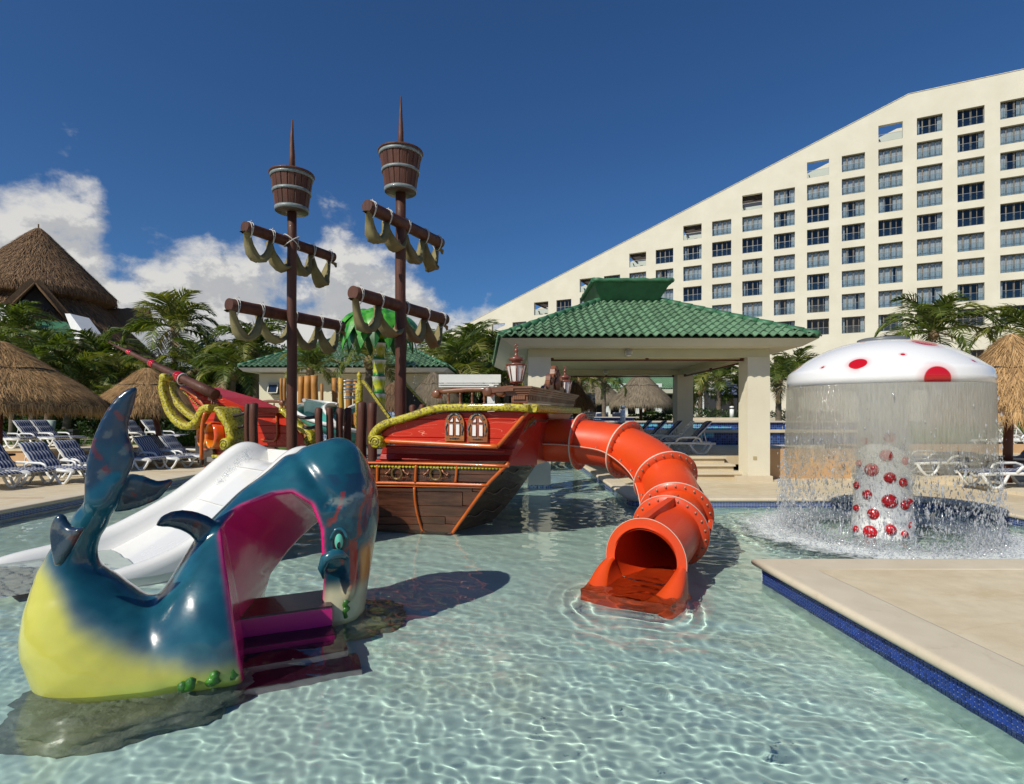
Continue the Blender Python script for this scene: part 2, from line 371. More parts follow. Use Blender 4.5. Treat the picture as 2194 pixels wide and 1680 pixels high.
# upper terrace left, reached by two long steps
mb = MB()
for i, (y, z) in enumerate(((16.0, .30), (16.55, .45))):
    mb.bb(-13.4, -8.4, y, 17.2, z-.15, z-.05)
struct('terrace_step_riser', mb, tan_wall)
mb = MB()
for i, (y, z) in enumerate(((16.0, .30), (16.55, .45))): mb.bb(-13.45, -8.38, y-.04, 17.2, z-.05, z)
struct('terrace_step', mb, coping_m)
mb = MB(); mb.bb(-60, -8.3, 17.1, 40, -.5, .54); mb.bb(-8.3, -7.9, 17.1, 40, -.4, .3); struct('terrace_wall', mb, tan_wall)
mb = MB(); mb.bb(-60, -8.27, 17.05, 19.6, .54, .60); struct('terrace', mb, deck_m)
mb = MB(); mb.bb(-60, -3, 19.6, 34, .3, .575); struct('lawn', mb, grass_m)
# a curving garden path across the lawn
mb = MB(); rows = []
for i in range(25):
    x = -40+i*1.5; y = 23.6+1.5*math.sin(i*.42+.6); rows.append([Vector((x, y, .58)), Vector((x, y+1.5+.3*math.sin(i*.3), .58))])
mb.sheet(rows); struct('garden_path', mb, deck_m)
# right deck under and beside the pavilion
RX, RY = 2.1, 9.9
edge = seg((RX, 20, 0), (RX, RY+.35, 0)) + arc(RX+.35, RY+.35, .35, 180, 270, 6)[1:] + seg((RX+.35, RY, 0), (6.6, RY, 0))[1:] + arc(6.75, 9.2, .7, 90, 0, 8)[0:] + seg((7.45, 9.2, 0), (7.45, 2, 0))[1:]
poly = [Vector((p.x, p.y, DZ)) for p in edge]
mb = MB()
outer = poly + [Vector((40, 2, DZ)), Vector((40, 20, DZ))]
bm_ = bmesh.new(); vs_ = [bm_.verts.new(p) for p in outer]; f_ = bm_.faces.new(vs_); bmesh.ops.triangulate(bm_, faces=[f_])
mb.add([v.co.copy() for v in bm_.verts], [[v.index for v in f.verts] for f in bm_.faces] if not bm_.verts.index_update() else [], False); bm_.free()
struct('pool_deck', mb, deck_m)
mb = MB(); mb.bb(2.1, 60, 20, 34, -.4, DZ-.002); struct('far_deck', mb, deck_m)
mb = MB(); round_coping(mb, edge, w_=.36); struct('coping', mb, coping_m)
mb = MB(); mb.sheet([[p + Vector((0, 0, -.4)), p + Vector((0, 0, -.08))] for p in [Vector((q.x, q.y, 0)) for q in edge]], False); struct('pool_wall', mb, floor_m, rx=True)
mb = MB(); mb.sheet([[p + Vector((0, 0, -.08)), p + Vector((0, 0, .085))] for p in [Vector((q.x, q.y, 0)) for q in edge]], False); ob = struct('waterline_tile_band', mb, tile_blue, rx=True)
# front right deck, its near edge faced with separate glass tiles
FX, FY, FZ = 2.42, 5.46, .20
def fx(y): return FX+(5.41-y)*.044
mb = MB(); mb.prism([(fx(FY)+.05, FY-.05, -.5), (30, FY-.05, -.5), (30, -2, -.5), (fx(-2)+.05, -2, -.5)], (0, 0, .5+FZ)); ob = struct('pool_deck', mb, deck_m)
mb = MB(); round_coping(mb, [Vector((30, FY, 0)), Vector((12, FY, 0)), Vector((4, FY, 0)), Vector((fx(FY), FY, 0))]+[Vector((fx(y), y, 0)) for y in np.linspace(FY-.5, -1.5, 24)], w_=.34, z=FZ, inner=1, rr=.037, lip=.06, n=7); struct('coping', mb, coping_m)
mb = MB(); mb.prism([(fx(FY)+.012, FY-.012, -.45), (30, FY-.012, -.45), (30, FY-.06, -.45), (fx(FY)+.06, FY-.06, -.45), (fx(-1)+.06, -1, -.45), (fx(-1)+.012, -1, -.45)], (0, 0, .45-.075)); struct('pool_wall', mb, floor_m, rx=True)
mb = MB(); mb.prism([(fx(FY)+.012, FY-.012, -.075), (30, FY-.012, -.075), (30, FY-.06, -.075), (fx(FY)+.06, FY-.06, -.075), (fx(-1)+.06, -1, -.075), (fx(-1)+.012, -1, -.075)], (0, 0, .075+.128))
pw = struct('pool_wall', mb, grout_m, rx=True)
tm = MB(); tp = .0275; ts = .0228; tm.box((0, 0, 0), (.006, ts, ts)); tme = mesh('tile', tm, tile_one)
cells = [(FY-.03-(j+.5)*tp, .120-(i+.5)*tp) for j in range(int(4.8/tp)) for i in range(7)]
near = sorted([c_ for c_ in cells if c_[0] > 2.66 and c_[1] > -.02], key=lambda q: q[0])[:300]; ns = set(near); rzt = math.atan(.044)
for y, z in near:
    o = link('tile', tme, pw, (fx(y)+.0095+random.uniform(-.0008, .0008), y, z), (0, 0, rzt)); o.cycles.is_caustics_receiver = True
mb = MB()
for y, z in cells:
    if (y, z) not in ns: mb.box((fx(y)+.0095, y, z), (.006, ts, ts), rz=rzt)
for i in range(int(5.5/tp)):
    for k in range(7): mb.box((fx(FY)+.045+(i+.5)*tp, FY-.0095, .120-(k+.5)*tp), (ts, .006, ts))
o = part('tile_field', mb, tile_one, pw, rx=True); o['kind'] = 'stuff'

# steps and raised floor of the pavilion
mb = MB()
for y, z, x1 in ((12.95, .30, 5.42), (13.4, .45, 5.30), (13.85, .60, 5.25)): mb.bb(2.9, x1, y, 17.5, z-.15, z-.045)
struct('step_riser', mb, M('warm_stone', (.60, .50, .34), .85, (.52, .43, .28), 4, .3, 60))
mb = MB()
for y, z, x1 in ((12.95, .30, 5.45), (13.4, .45, 5.33), (13.85, .60, 5.28)): mb.bb(2.87, x1, y-.05, 17.5, z-.045, z)
struct('step', mb, coping_m)
mb = MB(); mb.bb(2.85, 5.29, 14.0, 19.5, .4, .603); mb.bb(5.29, 14, 14.0, 19.5, .4, .606); struct('raised_floor', mb, deck_m)
mb = MB(); mb.bb(5.8, 8.6, 13.05, 13.35, .1, .84); mb.bb(8.6, 8.9, 13.05, 15.4, .1, .84); mb.bb(8.9, 30, 15.2, 15.4, .1, .84); tag(struct('planter_wall', mb, tan_wall, kind=None) if 0 else link('planter_wall', mesh('planter_wall', mb, tan_wall)), 'tan stucco retaining wall behind the mushroom fountain', 'wall')
mb = MB(); mb.bb(7.9, 30, 12.1, 15.2, .1, .30); mb.bb(9.3, 30, 10.2, 12.1, .1, .22); struct('low_terrace', mb, coping_m)
# water terraces of blue mosaic beyond the pavilion
bt = thing('stepped_fountain', (8, 20, .6), 'stepped blue mosaic cascade pool with cream copings behind the pavilion', 'fountain')
mb = MB(); mb.bb(3.5, 13, 20.0, 22, .55, 1.02); part('lower_wall', mb, tile_deep, bt)
mb = MB(); mb.bb(3.2, 13.2, 19.9, 20.35, 1.02, 1.12); mb.bb(3.2, 5.6, 19.6, 20.2, .6, 1.02); part('lower_coping', mb, coping_m, bt)
mb = MB(); mb.bb(1.5, 15, 22, 24, .6, 1.36); mb.bb(-2, 5.2, 23.9, 26, .6, 1.54); part('upper_wall', mb, tile_deep, bt)
mb = MB(); mb.bb(1.5, 15.2, 21.9, 22.5, 1.36, 1.42); mb.bb(-2, 5.4, 23.8, 24.3, 1.54, 1.58); part('upper_coping', mb, coping_m, bt)
for x0, x1, y, z0, z1 in ((4.2, 4.9, 19.985, .62, .84), (6.3, 7.2, 19.985, .84, 1.02), (8.2, 9.0, 19.985, .62, .95), (5.9, 7.6, 21.985, 1.13, 1.33), (7.6, 8.6, 21.985, 1.13, 1.2), (2.4, 3.8, 23.885, 1.45, 1.54), (5.0, 5.7, 21.985, 1.2, 1.36)):
    mb = MB(); mb.bb(x0, x1, y-.03, y+.01, z0, z1); part('turquoise_panel', mb, tile_turq, bt)
mb = MB(); mb.bb(7.5, 11.4, 25.2, 25.8, 1.3, 1.42); mb.bb(7.5, 11.4, 25.5, 26.2, 1.42, 1.54); mb.bb(11.4, 11.8, 25.1, 26.2, 1.0, 1.54); tag(link('seat_steps', mesh('seat_steps', mb, coping_m)), 'cream stone bench steps behind the blue cascade', 'steps')
mb = MB(); mb.bb(5.3, 40, 23.9, 44, .5, 1.25); mb.bb(-1, 5.3, 26, 44, .5, 1.30); struct('far_lawn', mb, grass_m)

# ------------------------------------------------------------------ the pool's water
def wave_h(X, Y):
    rng = np.random.default_rng(11); Z = np.zeros_like(X)
    for k in range(110):
        lam = .055*(20**rng.random()); th = rng.normal(1.05, .6) if k % 4 else rng.random()*6.28
        a = .00096*lam**.98*(.68 if lam < .16 else .92 if lam < .5 else .6); q = 2*PI/lam
        ph = .9*np.sin(q*.27*(X*math.sin(th)-Y*math.cos(th))+rng.random()*6) + .7*np.sin(q*.13*(X*math.cos(th+1)+Y*math.sin(th+1))+rng.random()*6)
        Z += a*np.clip(lam/(Y*.0032*3.0)-1, 0, 1)*np.sin(q*(X*math.cos(th)+Y*math.sin(th))+rng.random()*6.28+ph)
    amp = 1 + .35*np.sin(X*.9+1)*np.sin(Y*.7) 
    r = np.hypot(X-5.03, Y-7.6); near_ = np.exp(-((r-1.45)/.55)**2)
    Z = Z*amp + near_*.007*np.sin(r*26+2*np.sin(np.arctan2(Y-7.6, X-5.03)*7)) + near_*.010*np.sin(X*31+3*np.sin(Y*17))*np.sin(Y*29+2*np.sin(X*13))
    r2 = np.hypot(X-1.0, Y-4.9); Z += .006*np.exp(-(r2/.55)**2)*np.sin(r2*34+np.sin(X*9)*2)
    return Z
ny_, nx_ = 900, 700
yy = .9*np.exp(np.linspace(0, math.log(20.3/.9), ny_)); uu = np.linspace(-1.12, 1.12, nx_)
Yg, Ug = np.meshgrid(yy, uu, indexing='ij'); Xg = np.clip(Ug*Yg, -8.0, 7.6)
# clip folds columns onto the edge; spread them instead
for i in range(ny_):
    lo_, hi_ = max(-1.12*yy[i]-.7, -8.0), min(1.10*yy[i]+.1, 7.6); Xg[i] = np.linspace(lo_, hi_, nx_)
Zg = wave_h(Xg, Yg)
idx = np.arange(ny_*nx_).reshape(ny_, nx_)
Q = np.stack([idx[:-1, :-1], idx[:-1, 1:], idx[1:, 1:], idx[1:, :-1]], -1).reshape(-1, 4)
wm = bpy.data.materials.new('pool_water'); wm.use_nodes = True; t = NT(wm.node_tree); wm.node_tree.nodes.clear()
out = t.n('ShaderNodeOutputMaterial'); gl = t.n('ShaderNodeBsdfGlass'); gl.inputs['IOR'].default_value = 1.333; gl.inputs['Roughness'].default_value = 0; gl.inputs[0].default_value = (.91, .975, .955, 1)
t.l(gl.outputs[0], out.inputs[0])
wat = link('water', np_mesh('water', np.stack([Xg, Yg, Zg], -1).reshape(-1, 3), Q, wm)); wat['kind'] = 'structure'; wat.cycles.is_caustics_caster = True
# ------------------------------------------------------------------ hotel
fr_m = M('bronze_window_frame', (.20, .17, .13), .5); rail_m = M('steel_rail', (.35, .34, .30), .4, metal=.6)
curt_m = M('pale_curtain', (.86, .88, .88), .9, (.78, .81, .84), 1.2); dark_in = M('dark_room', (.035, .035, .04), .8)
def glassmat(name, tint, f0=.06, rough=.0, gl=.9):
    m = bpy.data.materials.new(name); m.use_nodes = True; t = NT(m.node_tree); m.node_tree.nodes.clear(); out = t.n('ShaderNodeOutputMaterial')
    tr = t.n('ShaderNodeBsdfTransparent'); tr.inputs[0].default_value = (*tint, 1); g = t.n('ShaderNodeBsdfGlossy'); g.inputs['Roughness'].default_value = rough; g.inputs[0].default_value = (gl, gl, gl, 1)
    lw = t.n('ShaderNodeLayerWeight'); lw.inputs[0].default_value = .35; f_ = t.math('ADD', t.math('MULTIPLY', lw.outputs['Fresnel'], .6), f0, clamp=True)
    mx = t.n('ShaderNodeMixShader'); t.l(f_, mx.inputs[0]); t.l(tr.outputs[0], mx.inputs[1]); t.l(g.outputs[0], mx.inputs[2]); t.l(mx.outputs[0], out.inputs[0]); return m
pane_m = glassmat('window_glass', (.86, .91, .93), .02); rglass_m = glassmat('railing_glass', (.80, .90, .92), .05)
ht = thing('hotel', (57.1, 66.7, 0), 'large cream hotel with sloping roofline and rows of recessed windows', 'hotel', rz=-R(27))
def htop(s): return 42.1 if s < 8.13 else 42.1-.37*(s-8.13)
FP, WW, WH, WT = 3.03, 2.6, 2.14, .55
wins, ters = [], []
for kp in range(-2, 21):
    c_ = 10-kp; s0 = -.81+4.05*kp
    first = 0 if c_ >= 8 else ((7-c_)//2+(0 if c_ % 2 else 0)) if c_ % 2 else (6-c_)//2+1
    rows_ = []
    for r_ in range(first, 9):
        z1 = 38.85-FP*r_
        if c_ % 2 and c_ <= 7 and r_ == first: ters.append((s0, z1, c_))
        else: wins.append((s0, z1))
    wins.append((s0, 9.6))
opens = {}
for s0, z1 in wins: opens.setdefault(round(s0, 3), []).append(z1)
for s0, z1, _ in ters: opens.setdefault(round(s0, 3), []).append(z1)
mb = MB()
def wallpiece(sa, sb, z0, z1a=None, z1b=None):
    za = htop(sa) if z1a is None else z1a; zb = htop(sb) if z1b is None else z1b
    mb.prism([(-sa, 0, z0), (-sb, 0, z0), (-sb, 0, zb), (-sa, 0, za)], (0, WT, 0))
cols_ = sorted(opens); prev = cols_[0]-WW-6
for s0 in cols_:
    a, b = s0-WW, s0
    if prev < 8.13 < a: wallpiece(prev, 8.13, 0); wallpiece(8.13, a, 0)
    else: wallpiece(prev, a, 0)
    zs = sorted(opens[s0]); z = 0
    for zt in zs: wallpiece(a, b, z, zt-WH, zt-WH); z = zt
    if a < 8.13 < b: wallpiece(a, 8.13, z); wallpiece(8.13, b, z)
    else: wallpiece(a, b, z)
    prev = b
wallpiece(prev, 121, 0); o = lpart('wall', mb, hotel_wall, ht)
mb = MB(); mb.prism([(10, 9.5, 0), (-121.8, 9.5, 0), (-8.13, 9.5, 42.1), (10, 9.5, 42.1)], (0, .4, 0)); lpart('rear_wall', mb, hotel_wall, ht)
# weathered parapet cap
mb = MB(); pr = [(-s, 0, htop(s)) for s in [-12, 8.13]+list(np.arange(10, 120, 4.))]
for a, b in zip(pr[:-1], pr[1:]): mb.bar((a[0], .25, a[2]+.03), (b[0], .25, b[2]+.03), .62, .07)
lpart('parapet_cap', mb, M('weathered_cap', (.55, .52, .45), .9, (.70, .66, .56), 3, lo=.45, hi=.55), ht)
# window pieces (shared meshes, origin bottom centre of the opening)
mb = MB(); hw = WW/2
mb.bb(-hw, hw, .40, .46, .0, .06); mb.bb(-hw, hw, .40, .46, WH-.07, WH)
for x in (-hw+.03, -hw/2, 0, hw/2, hw-.03): mb.bb(x-.03, x+.03, .395, .465, .061, WH-.071)
mb.bb(-hw/2-.1, -hw/2-.03, .37, .394, .06, WH-.07); mb.bb(.06, .12, .37, .394, .06, WH-.07)
frame_me = mesh('window', mb, fr_m)
mb = MB(); mb.add([(-hw, .43, 0), (hw, .43, 0), (hw, .43, WH), (-hw, .43, WH)], [(0, 1, 2, 3)]); pane_me = mesh('pane', mb, pane_m)
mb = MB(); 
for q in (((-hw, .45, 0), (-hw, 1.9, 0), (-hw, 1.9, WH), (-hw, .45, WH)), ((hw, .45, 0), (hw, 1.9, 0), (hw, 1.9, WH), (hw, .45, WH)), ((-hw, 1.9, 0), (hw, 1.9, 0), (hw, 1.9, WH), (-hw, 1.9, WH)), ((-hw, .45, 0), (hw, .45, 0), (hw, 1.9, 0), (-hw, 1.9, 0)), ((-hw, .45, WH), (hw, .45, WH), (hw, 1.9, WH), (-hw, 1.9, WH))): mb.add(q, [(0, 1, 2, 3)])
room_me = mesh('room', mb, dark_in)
mb = MB(); mb.bb(-hw, hw, .03, .07, .93, .97); mb.bb(-hw, hw, .03, .07, .02, .05); mb.bb(-hw, -hw+.04, .03, .07, .05, .93); mb.bb(hw-.04, hw, .03, .07, .05, .93); rail_me = mesh('rail', mb, rail_m)
mb = MB(); mb.add([(-hw+.04, .05, .05), (hw-.04, .05, .05), (hw-.04, .05, .93), (-hw+.04, .05, .93)], [(0, 1, 2, 3)]); rg_me = mesh('railing_glass', mb, rglass_m)
def curtain(spans, seed):
    rr = random.Random(seed); out_ = []
    for a, b in spans:
        mb = MB()
        n = max(4, int((b-a)*14)); rows = [[], []]; ph = rr.random()*6
        for i in range(n+1):
            x = a+(b-a)*i/n; y = .62+.035*math.sin(i*1.9+ph)+.02*math.sin(i*.7+ph)
            rows[0].append((x, y, .03)); rows[1].append((x+.0, y*.98+.01, WH-.05))
        mb.sheet(rows, False); out_.append(mesh('curtain', mb, curt_m))
    return out_
curts = [curtain([(-1.27, 1.27)], 1), curtain([(-1.27, -.02), (.1, 1.27)], 2), curtain([(-1.27, -.5), (.3, 1.27)], 3), curtain([(-1.27, -.95), (.85, 1.27)], 4), curtain([(.2, 1.27)], 5), curtain([(-1.27, .35), (.6, 1.27)], 6), None]
rw = random.Random(5)
def addwin(s0, z1, style):
    b = (-s0+hw, 0, z1-WH); w_ = link('window', frame_me, ht, b)
    link('pane', pane_me, w_); link('room', room_me, w_); link('rail', rail_me, w_); link('railing_glass', rg_me, w_)
    for cm_ in style or (): link('curtain', cm_, w_)
for s0, z1 in wins:
    row = round((38.85-z1)/FP); q = rw.random()
    if row == 4 or row == 8 or row > 8: st_ = curts[3] if q < .18 else None
    else: st_ = curts[0] if q < .48 else curts[5] if q < .62 else curts[1] if q < .76 else curts[2] if q < .86 else curts[3] if q < .95 else None
    addwin(s0, z1, st_)
perg = M('dark_pergola', (.05, .035, .03), .7); chair_m = M('dark_furniture', (.05, .05, .055), .5)
for s0, z1, c_ in ters:
    b = Vector((-s0+hw, 0, z1-WH)); mb = MB(); mb.bb(-hw-.7, hw+.7, .56, 9.4, -.25, -.03); te = link('terrace', mesh('terrace', mb, hotel_wall), ht, b)
    link('rail', rail_me, te); link('railing_glass', rg_me, te)
    if c_ <= 3 and c_ > -6:
        mb = MB(); [mb.bb(-hw-.4, hw+.9, .8+.55*i, .95+.55*i, WH+.1+.0*i, WH+.35) for i in range(9)]; mb.bb(-hw-.3, -hw-.1, .6, 6, WH-.1, WH+.09); part_ = link('pergola', mesh('pergola', mb, perg), te)
    mb = MB(); mb.bb(-.9, -.4, 1.2, 1.7, .3, .4); mb.box((-.95, 1.45, .6), (.06, .5, .7), ry=-.3); mb.bb(.1, .5, 1.2, 1.6, .35, .45); mb.bb(-.85, -.8, 1.2, 1.6, 0, .3); mb.bb(-.5, -.45, 1.2, 1.6, 0, .3); mb.bb(.28, .32, 1.38, 1.42, 0, .35)
    link('terrace_chair', mesh('terrace_chair', mb, chair_m), te)

# ------------------------------------------------------------------ clay tile roofs
TW, TL = .192, .245
def tile_mesh():
    mb = MB(); n = 9; rows = [[], [], []]
    for i in range(n+1):
        u = i/n; x = (u-.5)*TW*1.06
        z = .052*max(0, math.sin(PI*(u-.30)/.62)) if .30 < u < .92 else (-.012*math.sin(PI*u/.30) if u <= .3 else 0)
        rows[0].append((x, -.012, z-.002)); rows[1].append((x, -.012, z+.020)); rows[2].append((x, TL+.03, z-.004))
    mb.sheet(rows, False); return mesh('tile', mb, roof_tile)
tile_me = tile_mesh()
def tile_plane(parent, corners, limit, rnd, stuff_too=True):
    """corners: eave left, eave right, top right, top left (seen from outside)"""
    A, B, C_, D = [Vector(c) for c in corners]; e = (B-A).normalized(); W_ = (B-A).length
    up = ((D-A) - e*(D-A).dot(e)); Lu = up.length; s_ = up.normalized(); n_ = e.cross(s_)
    if n_.z < 0: n_ = -n_
    M3 = Matrix((e, s_, n_)).transposed(); dl = (D-A).dot(e); dr = W_-(C_-A).dot(e); nrow = int(Lu/TL)+1; made = 0; mb = MB(); pw_ = wloc(parent)
    base = [v.co.copy() for v in tile_me.vertices]; fb = [tuple(p.vertices) for p in tile_me.polygons]
    for r_ in range(nrow):
        y = r_*TL; t_ = min((y+TL*.5)/Lu, 1); x0, x1 = dl*t_, W_-dr*t_; nc = int((W_)/TW)+1
        for c in range(nc):
            x = (c+.5)*TW
            if x < x0-.02 or x > x1+.02: continue
            pos = A+e*x+s_*(y-.03)+n_*(.03+.006*(rnd.random()-.5)); rot = M3 @ Matrix.Rotation(.075+.02*(rnd.random()-.5), 3, 'X').inverted() @ Matrix.Rotation(.02*(rnd.random()-.5), 3, 'Z')
            if y+TL > Lu+.06: continue
            if made < limit:
                o = link('tile', tile_me, parent); o.matrix_local = Matrix.Translation(pos-pw_) @ rot.to_4x4(); made += 1
            else: mb.add([pos+rot @ v for v in base], fb, False)
    if mb.v: o = part('tile_field', mb, roof_tile, parent, fix=False); o['kind'] = 'stuff'
    return made
def ridge(mb, a, b, r=.075):
    a, b = Vector(a), Vector(b); n = max(2, int((b-a).length/.32)); d = (b-a)/n
    for i in range(n): mb.tube([a+d*i, a+d*(i+1.12)], [r*1.12, r*.9], 8)
# ------------------------------------------------------------------ pavilion
pv = thing('pavilion', (3.1, 15.5, 0), 'open pavilion with green tiled roof on square cream columns', 'pavilion')
rnd = random.Random(3)
ze, zc = 3.30, 4.58
E_ = [(-.24, 11.95, ze), (6.56, 11.95, ze), (6.75, 18.85, ze), (-.6, 18.85, ze)]; T_ = [(2.33, 14.6, zc), (3.78, 14.6, zc), (3.78, 16.2, zc), (2.33, 16.2, zc)]
mb = MB(); mb.add([Vector(p)-Vector((0, 0, .02)) for p in E_+T_], [(0, 1, 5, 4), (1, 2, 6, 5), (2, 3, 7, 6), (3, 0, 4, 7), (4, 5, 6, 7)], False); part('roof', mb, roof_flat, pv)
tile_plane(pv, (E_[0], E_[1], T_[1], T_[0]), 300, rnd)
tile_plane(pv, (E_[3], E_[0], T_[0], T_[3]), 0, rnd); tile_plane(pv, (E_[1], E_[2], T_[2], T_[1]), 0, rnd)
for i in range(4): mb = MB(); ridge(mb, Vector(E_[i])+Vector((0, 0, .04)), Vector(T_[i])+Vector((0, 0, .06))); part('hip_ridge', mb, roof_flat, pv)
zb = 3.12; In = [(.02, 12.13, zb), (6.3, 12.13, zb), (6.5, 18.6, zb), (-.3, 18.6, zb)]
mb = MB(); top_ = [Vector(p)-Vector((0, 0, .03)) for p in E_]; mb.add(top_+[Vector(p) for p in In], [(i, (i+1) % 4, 4+(i+1) % 4, 4+i) for i in range(4)]+[(7, 6, 5, 4)], False); part('eave', mb, soffit, pv)
cX, cY = (.37, 5.3), (12.6, 17.95)
mb = MB(); mb.bb(.37, 5.8, 12.6, 13.02, 2.93, 3.118); mb.bb(.37, 5.8, 17.95, 18.37, 2.93, 3.118); mb.bb(.39, .81, 13.02, 17.95, 2.932, 3.116); mb.bb(5.36, 5.78, 13.02, 17.95, 2.932, 3.116); mb.bb(.81, 5.36, 13.02, 17.95, 3.09, 3.115)
part('beam', mb, pav_in, pv)
for i, (x, y) in enumerate([(x, y) for x in cX for y in cY]):
    mb = MB(); mb.bb(x, x+.5, y-.01, y+.5, -.4 if x < 1 else .1, 2.929); co = part('column', mb, stucco, pv, rx=(x < 1))
    if x < 1: mb = MB(); mb.bb(x-.006, x+.506, y-.016, y+.506, -.3, .05); part('tile_band', mb, tile_mix, co, rx=True)
mb = MB(); mb.bb(5.0, 5.8, 12.45, 12.59, DZ, .27); part('column_foot', mb, coping_m, pv)
mb = MB(); mb.bb(5.42, 5.50, 12.58, 12.589, .62, .70); part('switch_plate', mb, M('brass_plate', (.45, .36, .2), .5), pv)
rod_m = M('dark_red_rod', (.12, .03, .02), .5)
for a, b in (((.92, 12.8, 2.88), (5.25, 12.8, 2.88)), ((.9, 18.1, 2.88), (5.2, 18.1, 2.88)), ((5.5, 13.2, 2.88), (5.5, 17.8, 2.88))):
    mb = MB(); mb.tube([a, b], .022, 6); A, B = Vector(a), Vector(b)
    for t_ in (0, .5, 1): mb.box(A.lerp(B, t_)+Vector((0, 0, .02)), (.06, .06, .075))
    part('curtain_rod', mb, rod_m, pv)
for p, ax in (((2.62, 12.59, 3.03), (0, -1, .0)), ((3.0, 17.93, 3.03), (0, -1, 0))):
    mb = MB(); mb.lathe(p, [(.085, 0), (.085, .02), (.07, .05), (.0, .06)], 16, axis=ax); lm = part('bulkhead_lamp', mb, white_paint, pv)
    mb = MB(); [mb.box((p[0], p[1]-.06, p[2]+dz), (.12, .01, .012)) for dz in (-.045, -.015, .015, .045)]; part('grille', mb, fr_m, lm)
# inverted trough cupola with rolled rim
b4 = [(2.38, 14.62, zc-.12), (3.73, 14.62, zc-.12), (3.73, 16.1, zc-.12), (2.38, 16.1, zc-.12)]; t4 = [(2.05, 14.15, 5.04), (4.05, 14.15, 5.04), (4.05, 16.45, 5.04), (2.05, 16.45, 5.04)]
mb = MB(); mb.add([Vector(p) for p in b4+t4], [(i, (i+1) % 4, 4+(i+1) % 4, 4+i) for i in range(4)]+[(4, 5, 6, 7)], False); cup = part('cupola', mb, roof_flat, pv)
mb = MB()
for i in range(4):
    a, b = Vector(t4[i]), Vector(t4[(i+1) % 4]); n = 14; mb.tube([a.lerp(b, k/n)+Vector((0, 0, .01*math.sin(k*2.3))) for k in range(n+1)], [.055+.008*math.sin(k*1.7+i) for k in range(n+1)], 8)
part('rolled_rim', mb, roof_flat, cup)
# ------------------------------------------------------------------ low building with green roof
b2 = thing('service_building', (-5.7, 21, 0), 'small cream building with green tiled hip roof behind the ship', 'building')
z2 = 3.28; X0, X1, Y0, Y1, zr = -9.3, -2.19, 19.0, 24.6, 4.7
E2 = [(X0, Y0, z2), (X1, Y0, z2), (X1, Y1, z2), (X0, Y1, z2)]; R2 = [(X0+2.8, Y0+2.8, zr), (X1-2.8, Y0+2.8, zr)]
mb = MB(); mb.add([Vector(p)-Vector((0, 0, .02)) for p in E2+R2], [(0, 1, 5, 4), (1, 2, 5), (2, 3, 4, 5), (3, 0, 4)], False); part('roof', mb, roof_flat, b2)
tile_plane(b2, (E2[0], E2[1], R2[1], R2[0]), 300, rnd); tile_plane(b2, (E2[1], E2[2], R2[1], R2[1]), 0, rnd)
for a, b in ((E2[0], R2[0]), (E2[1], R2[1]), (R2[0], R2[1]), (E2[2], R2[1])): mb = MB(); ridge(mb, Vector(a)+Vector((0, 0, .04)), Vector(b)+Vector((0, 0, .05)), .06); part('hip_ridge', mb, roof_flat, b2)
mb = MB(); mb.add([Vector(p)-Vector((0, 0, .03)) for p in E2]+[(X0+.12, Y0+.12, z2-.15), (X1-.12, Y0+.12, z2-.15), (X1-.12, Y1-.12, z2-.15), (X0+.12, Y1-.12, z2-.15)], [(i, (i+1) % 4, 4+(i+1) % 4, 4+i) for i in range(4)]+[(7, 6, 5, 4)], False); part('eave', mb, white_paint, b2)
wl_ = M('cream_wall_paint', (.70, .66, .48), .85, (.66, .62, .45), 1.2, .3, 50)
mb = MB(); mb.bb(-8.87, -2.75, 19.65, 24, 0, 3.1); part('wall', mb, wl_, b2)
a = P(578, 823, 19.64); b = P(598, 842, 19.64)
mb = MB(); mb.bb(a.x-.03, b.x+.03, 19.6, 19.66, b.z-.04, a.z+.04); wi = part('window', mb, fr_m, b2)
mb = MB(); mb.box(((a.x+b.x)/2, 19.52, (a.z+b.z)/2), (b.x-a.x, .02, a.z-b.z), rx=R(-20)); part('pane', mb, M('dark_glass', (.01, .02, .05), .08), wi)
mb = MB(); mb.box(((a.x+b.x)/2, 19.50, (a.z+b.z)/2-.02), (b.x-a.x+.06, .03, a.z-b.z+.06), rx=R(-20)); 
mb2 = MB(); w2, h2 = (b.x-a.x)/2, (a.z-b.z)/2; cx_, cz_ = (a.x+b.x)/2, (a.z+b.z)/2
for x in (-w2, w2): mb2.box((cx_+x, 19.5, cz_), (.03, .03, 2*h2+.03), rx=R(-20))
for z in (-h2, h2): mb2.box((cx_, 19.5+z*math.sin(R(20)), cz_+z), (2*w2, .03, .03))
part('sash', mb2, M('cream_sash', (.6, .58, .5), .5), wi)
mb = MB(); mb.bb(a.x+.05, b.x+.1, 19.55, 19.66, b.z-.12, b.z-.07); part('sill', mb, wl_, b2)
a = P(748/1, 0, 1)
q = P(601, 790, 19.64); mb = MB(); mb.bb(q.x-.13, q.x+.13, 19.62, 19.66, q.z-.05, q.z+.05); part('vent', mb, white_paint, b2)
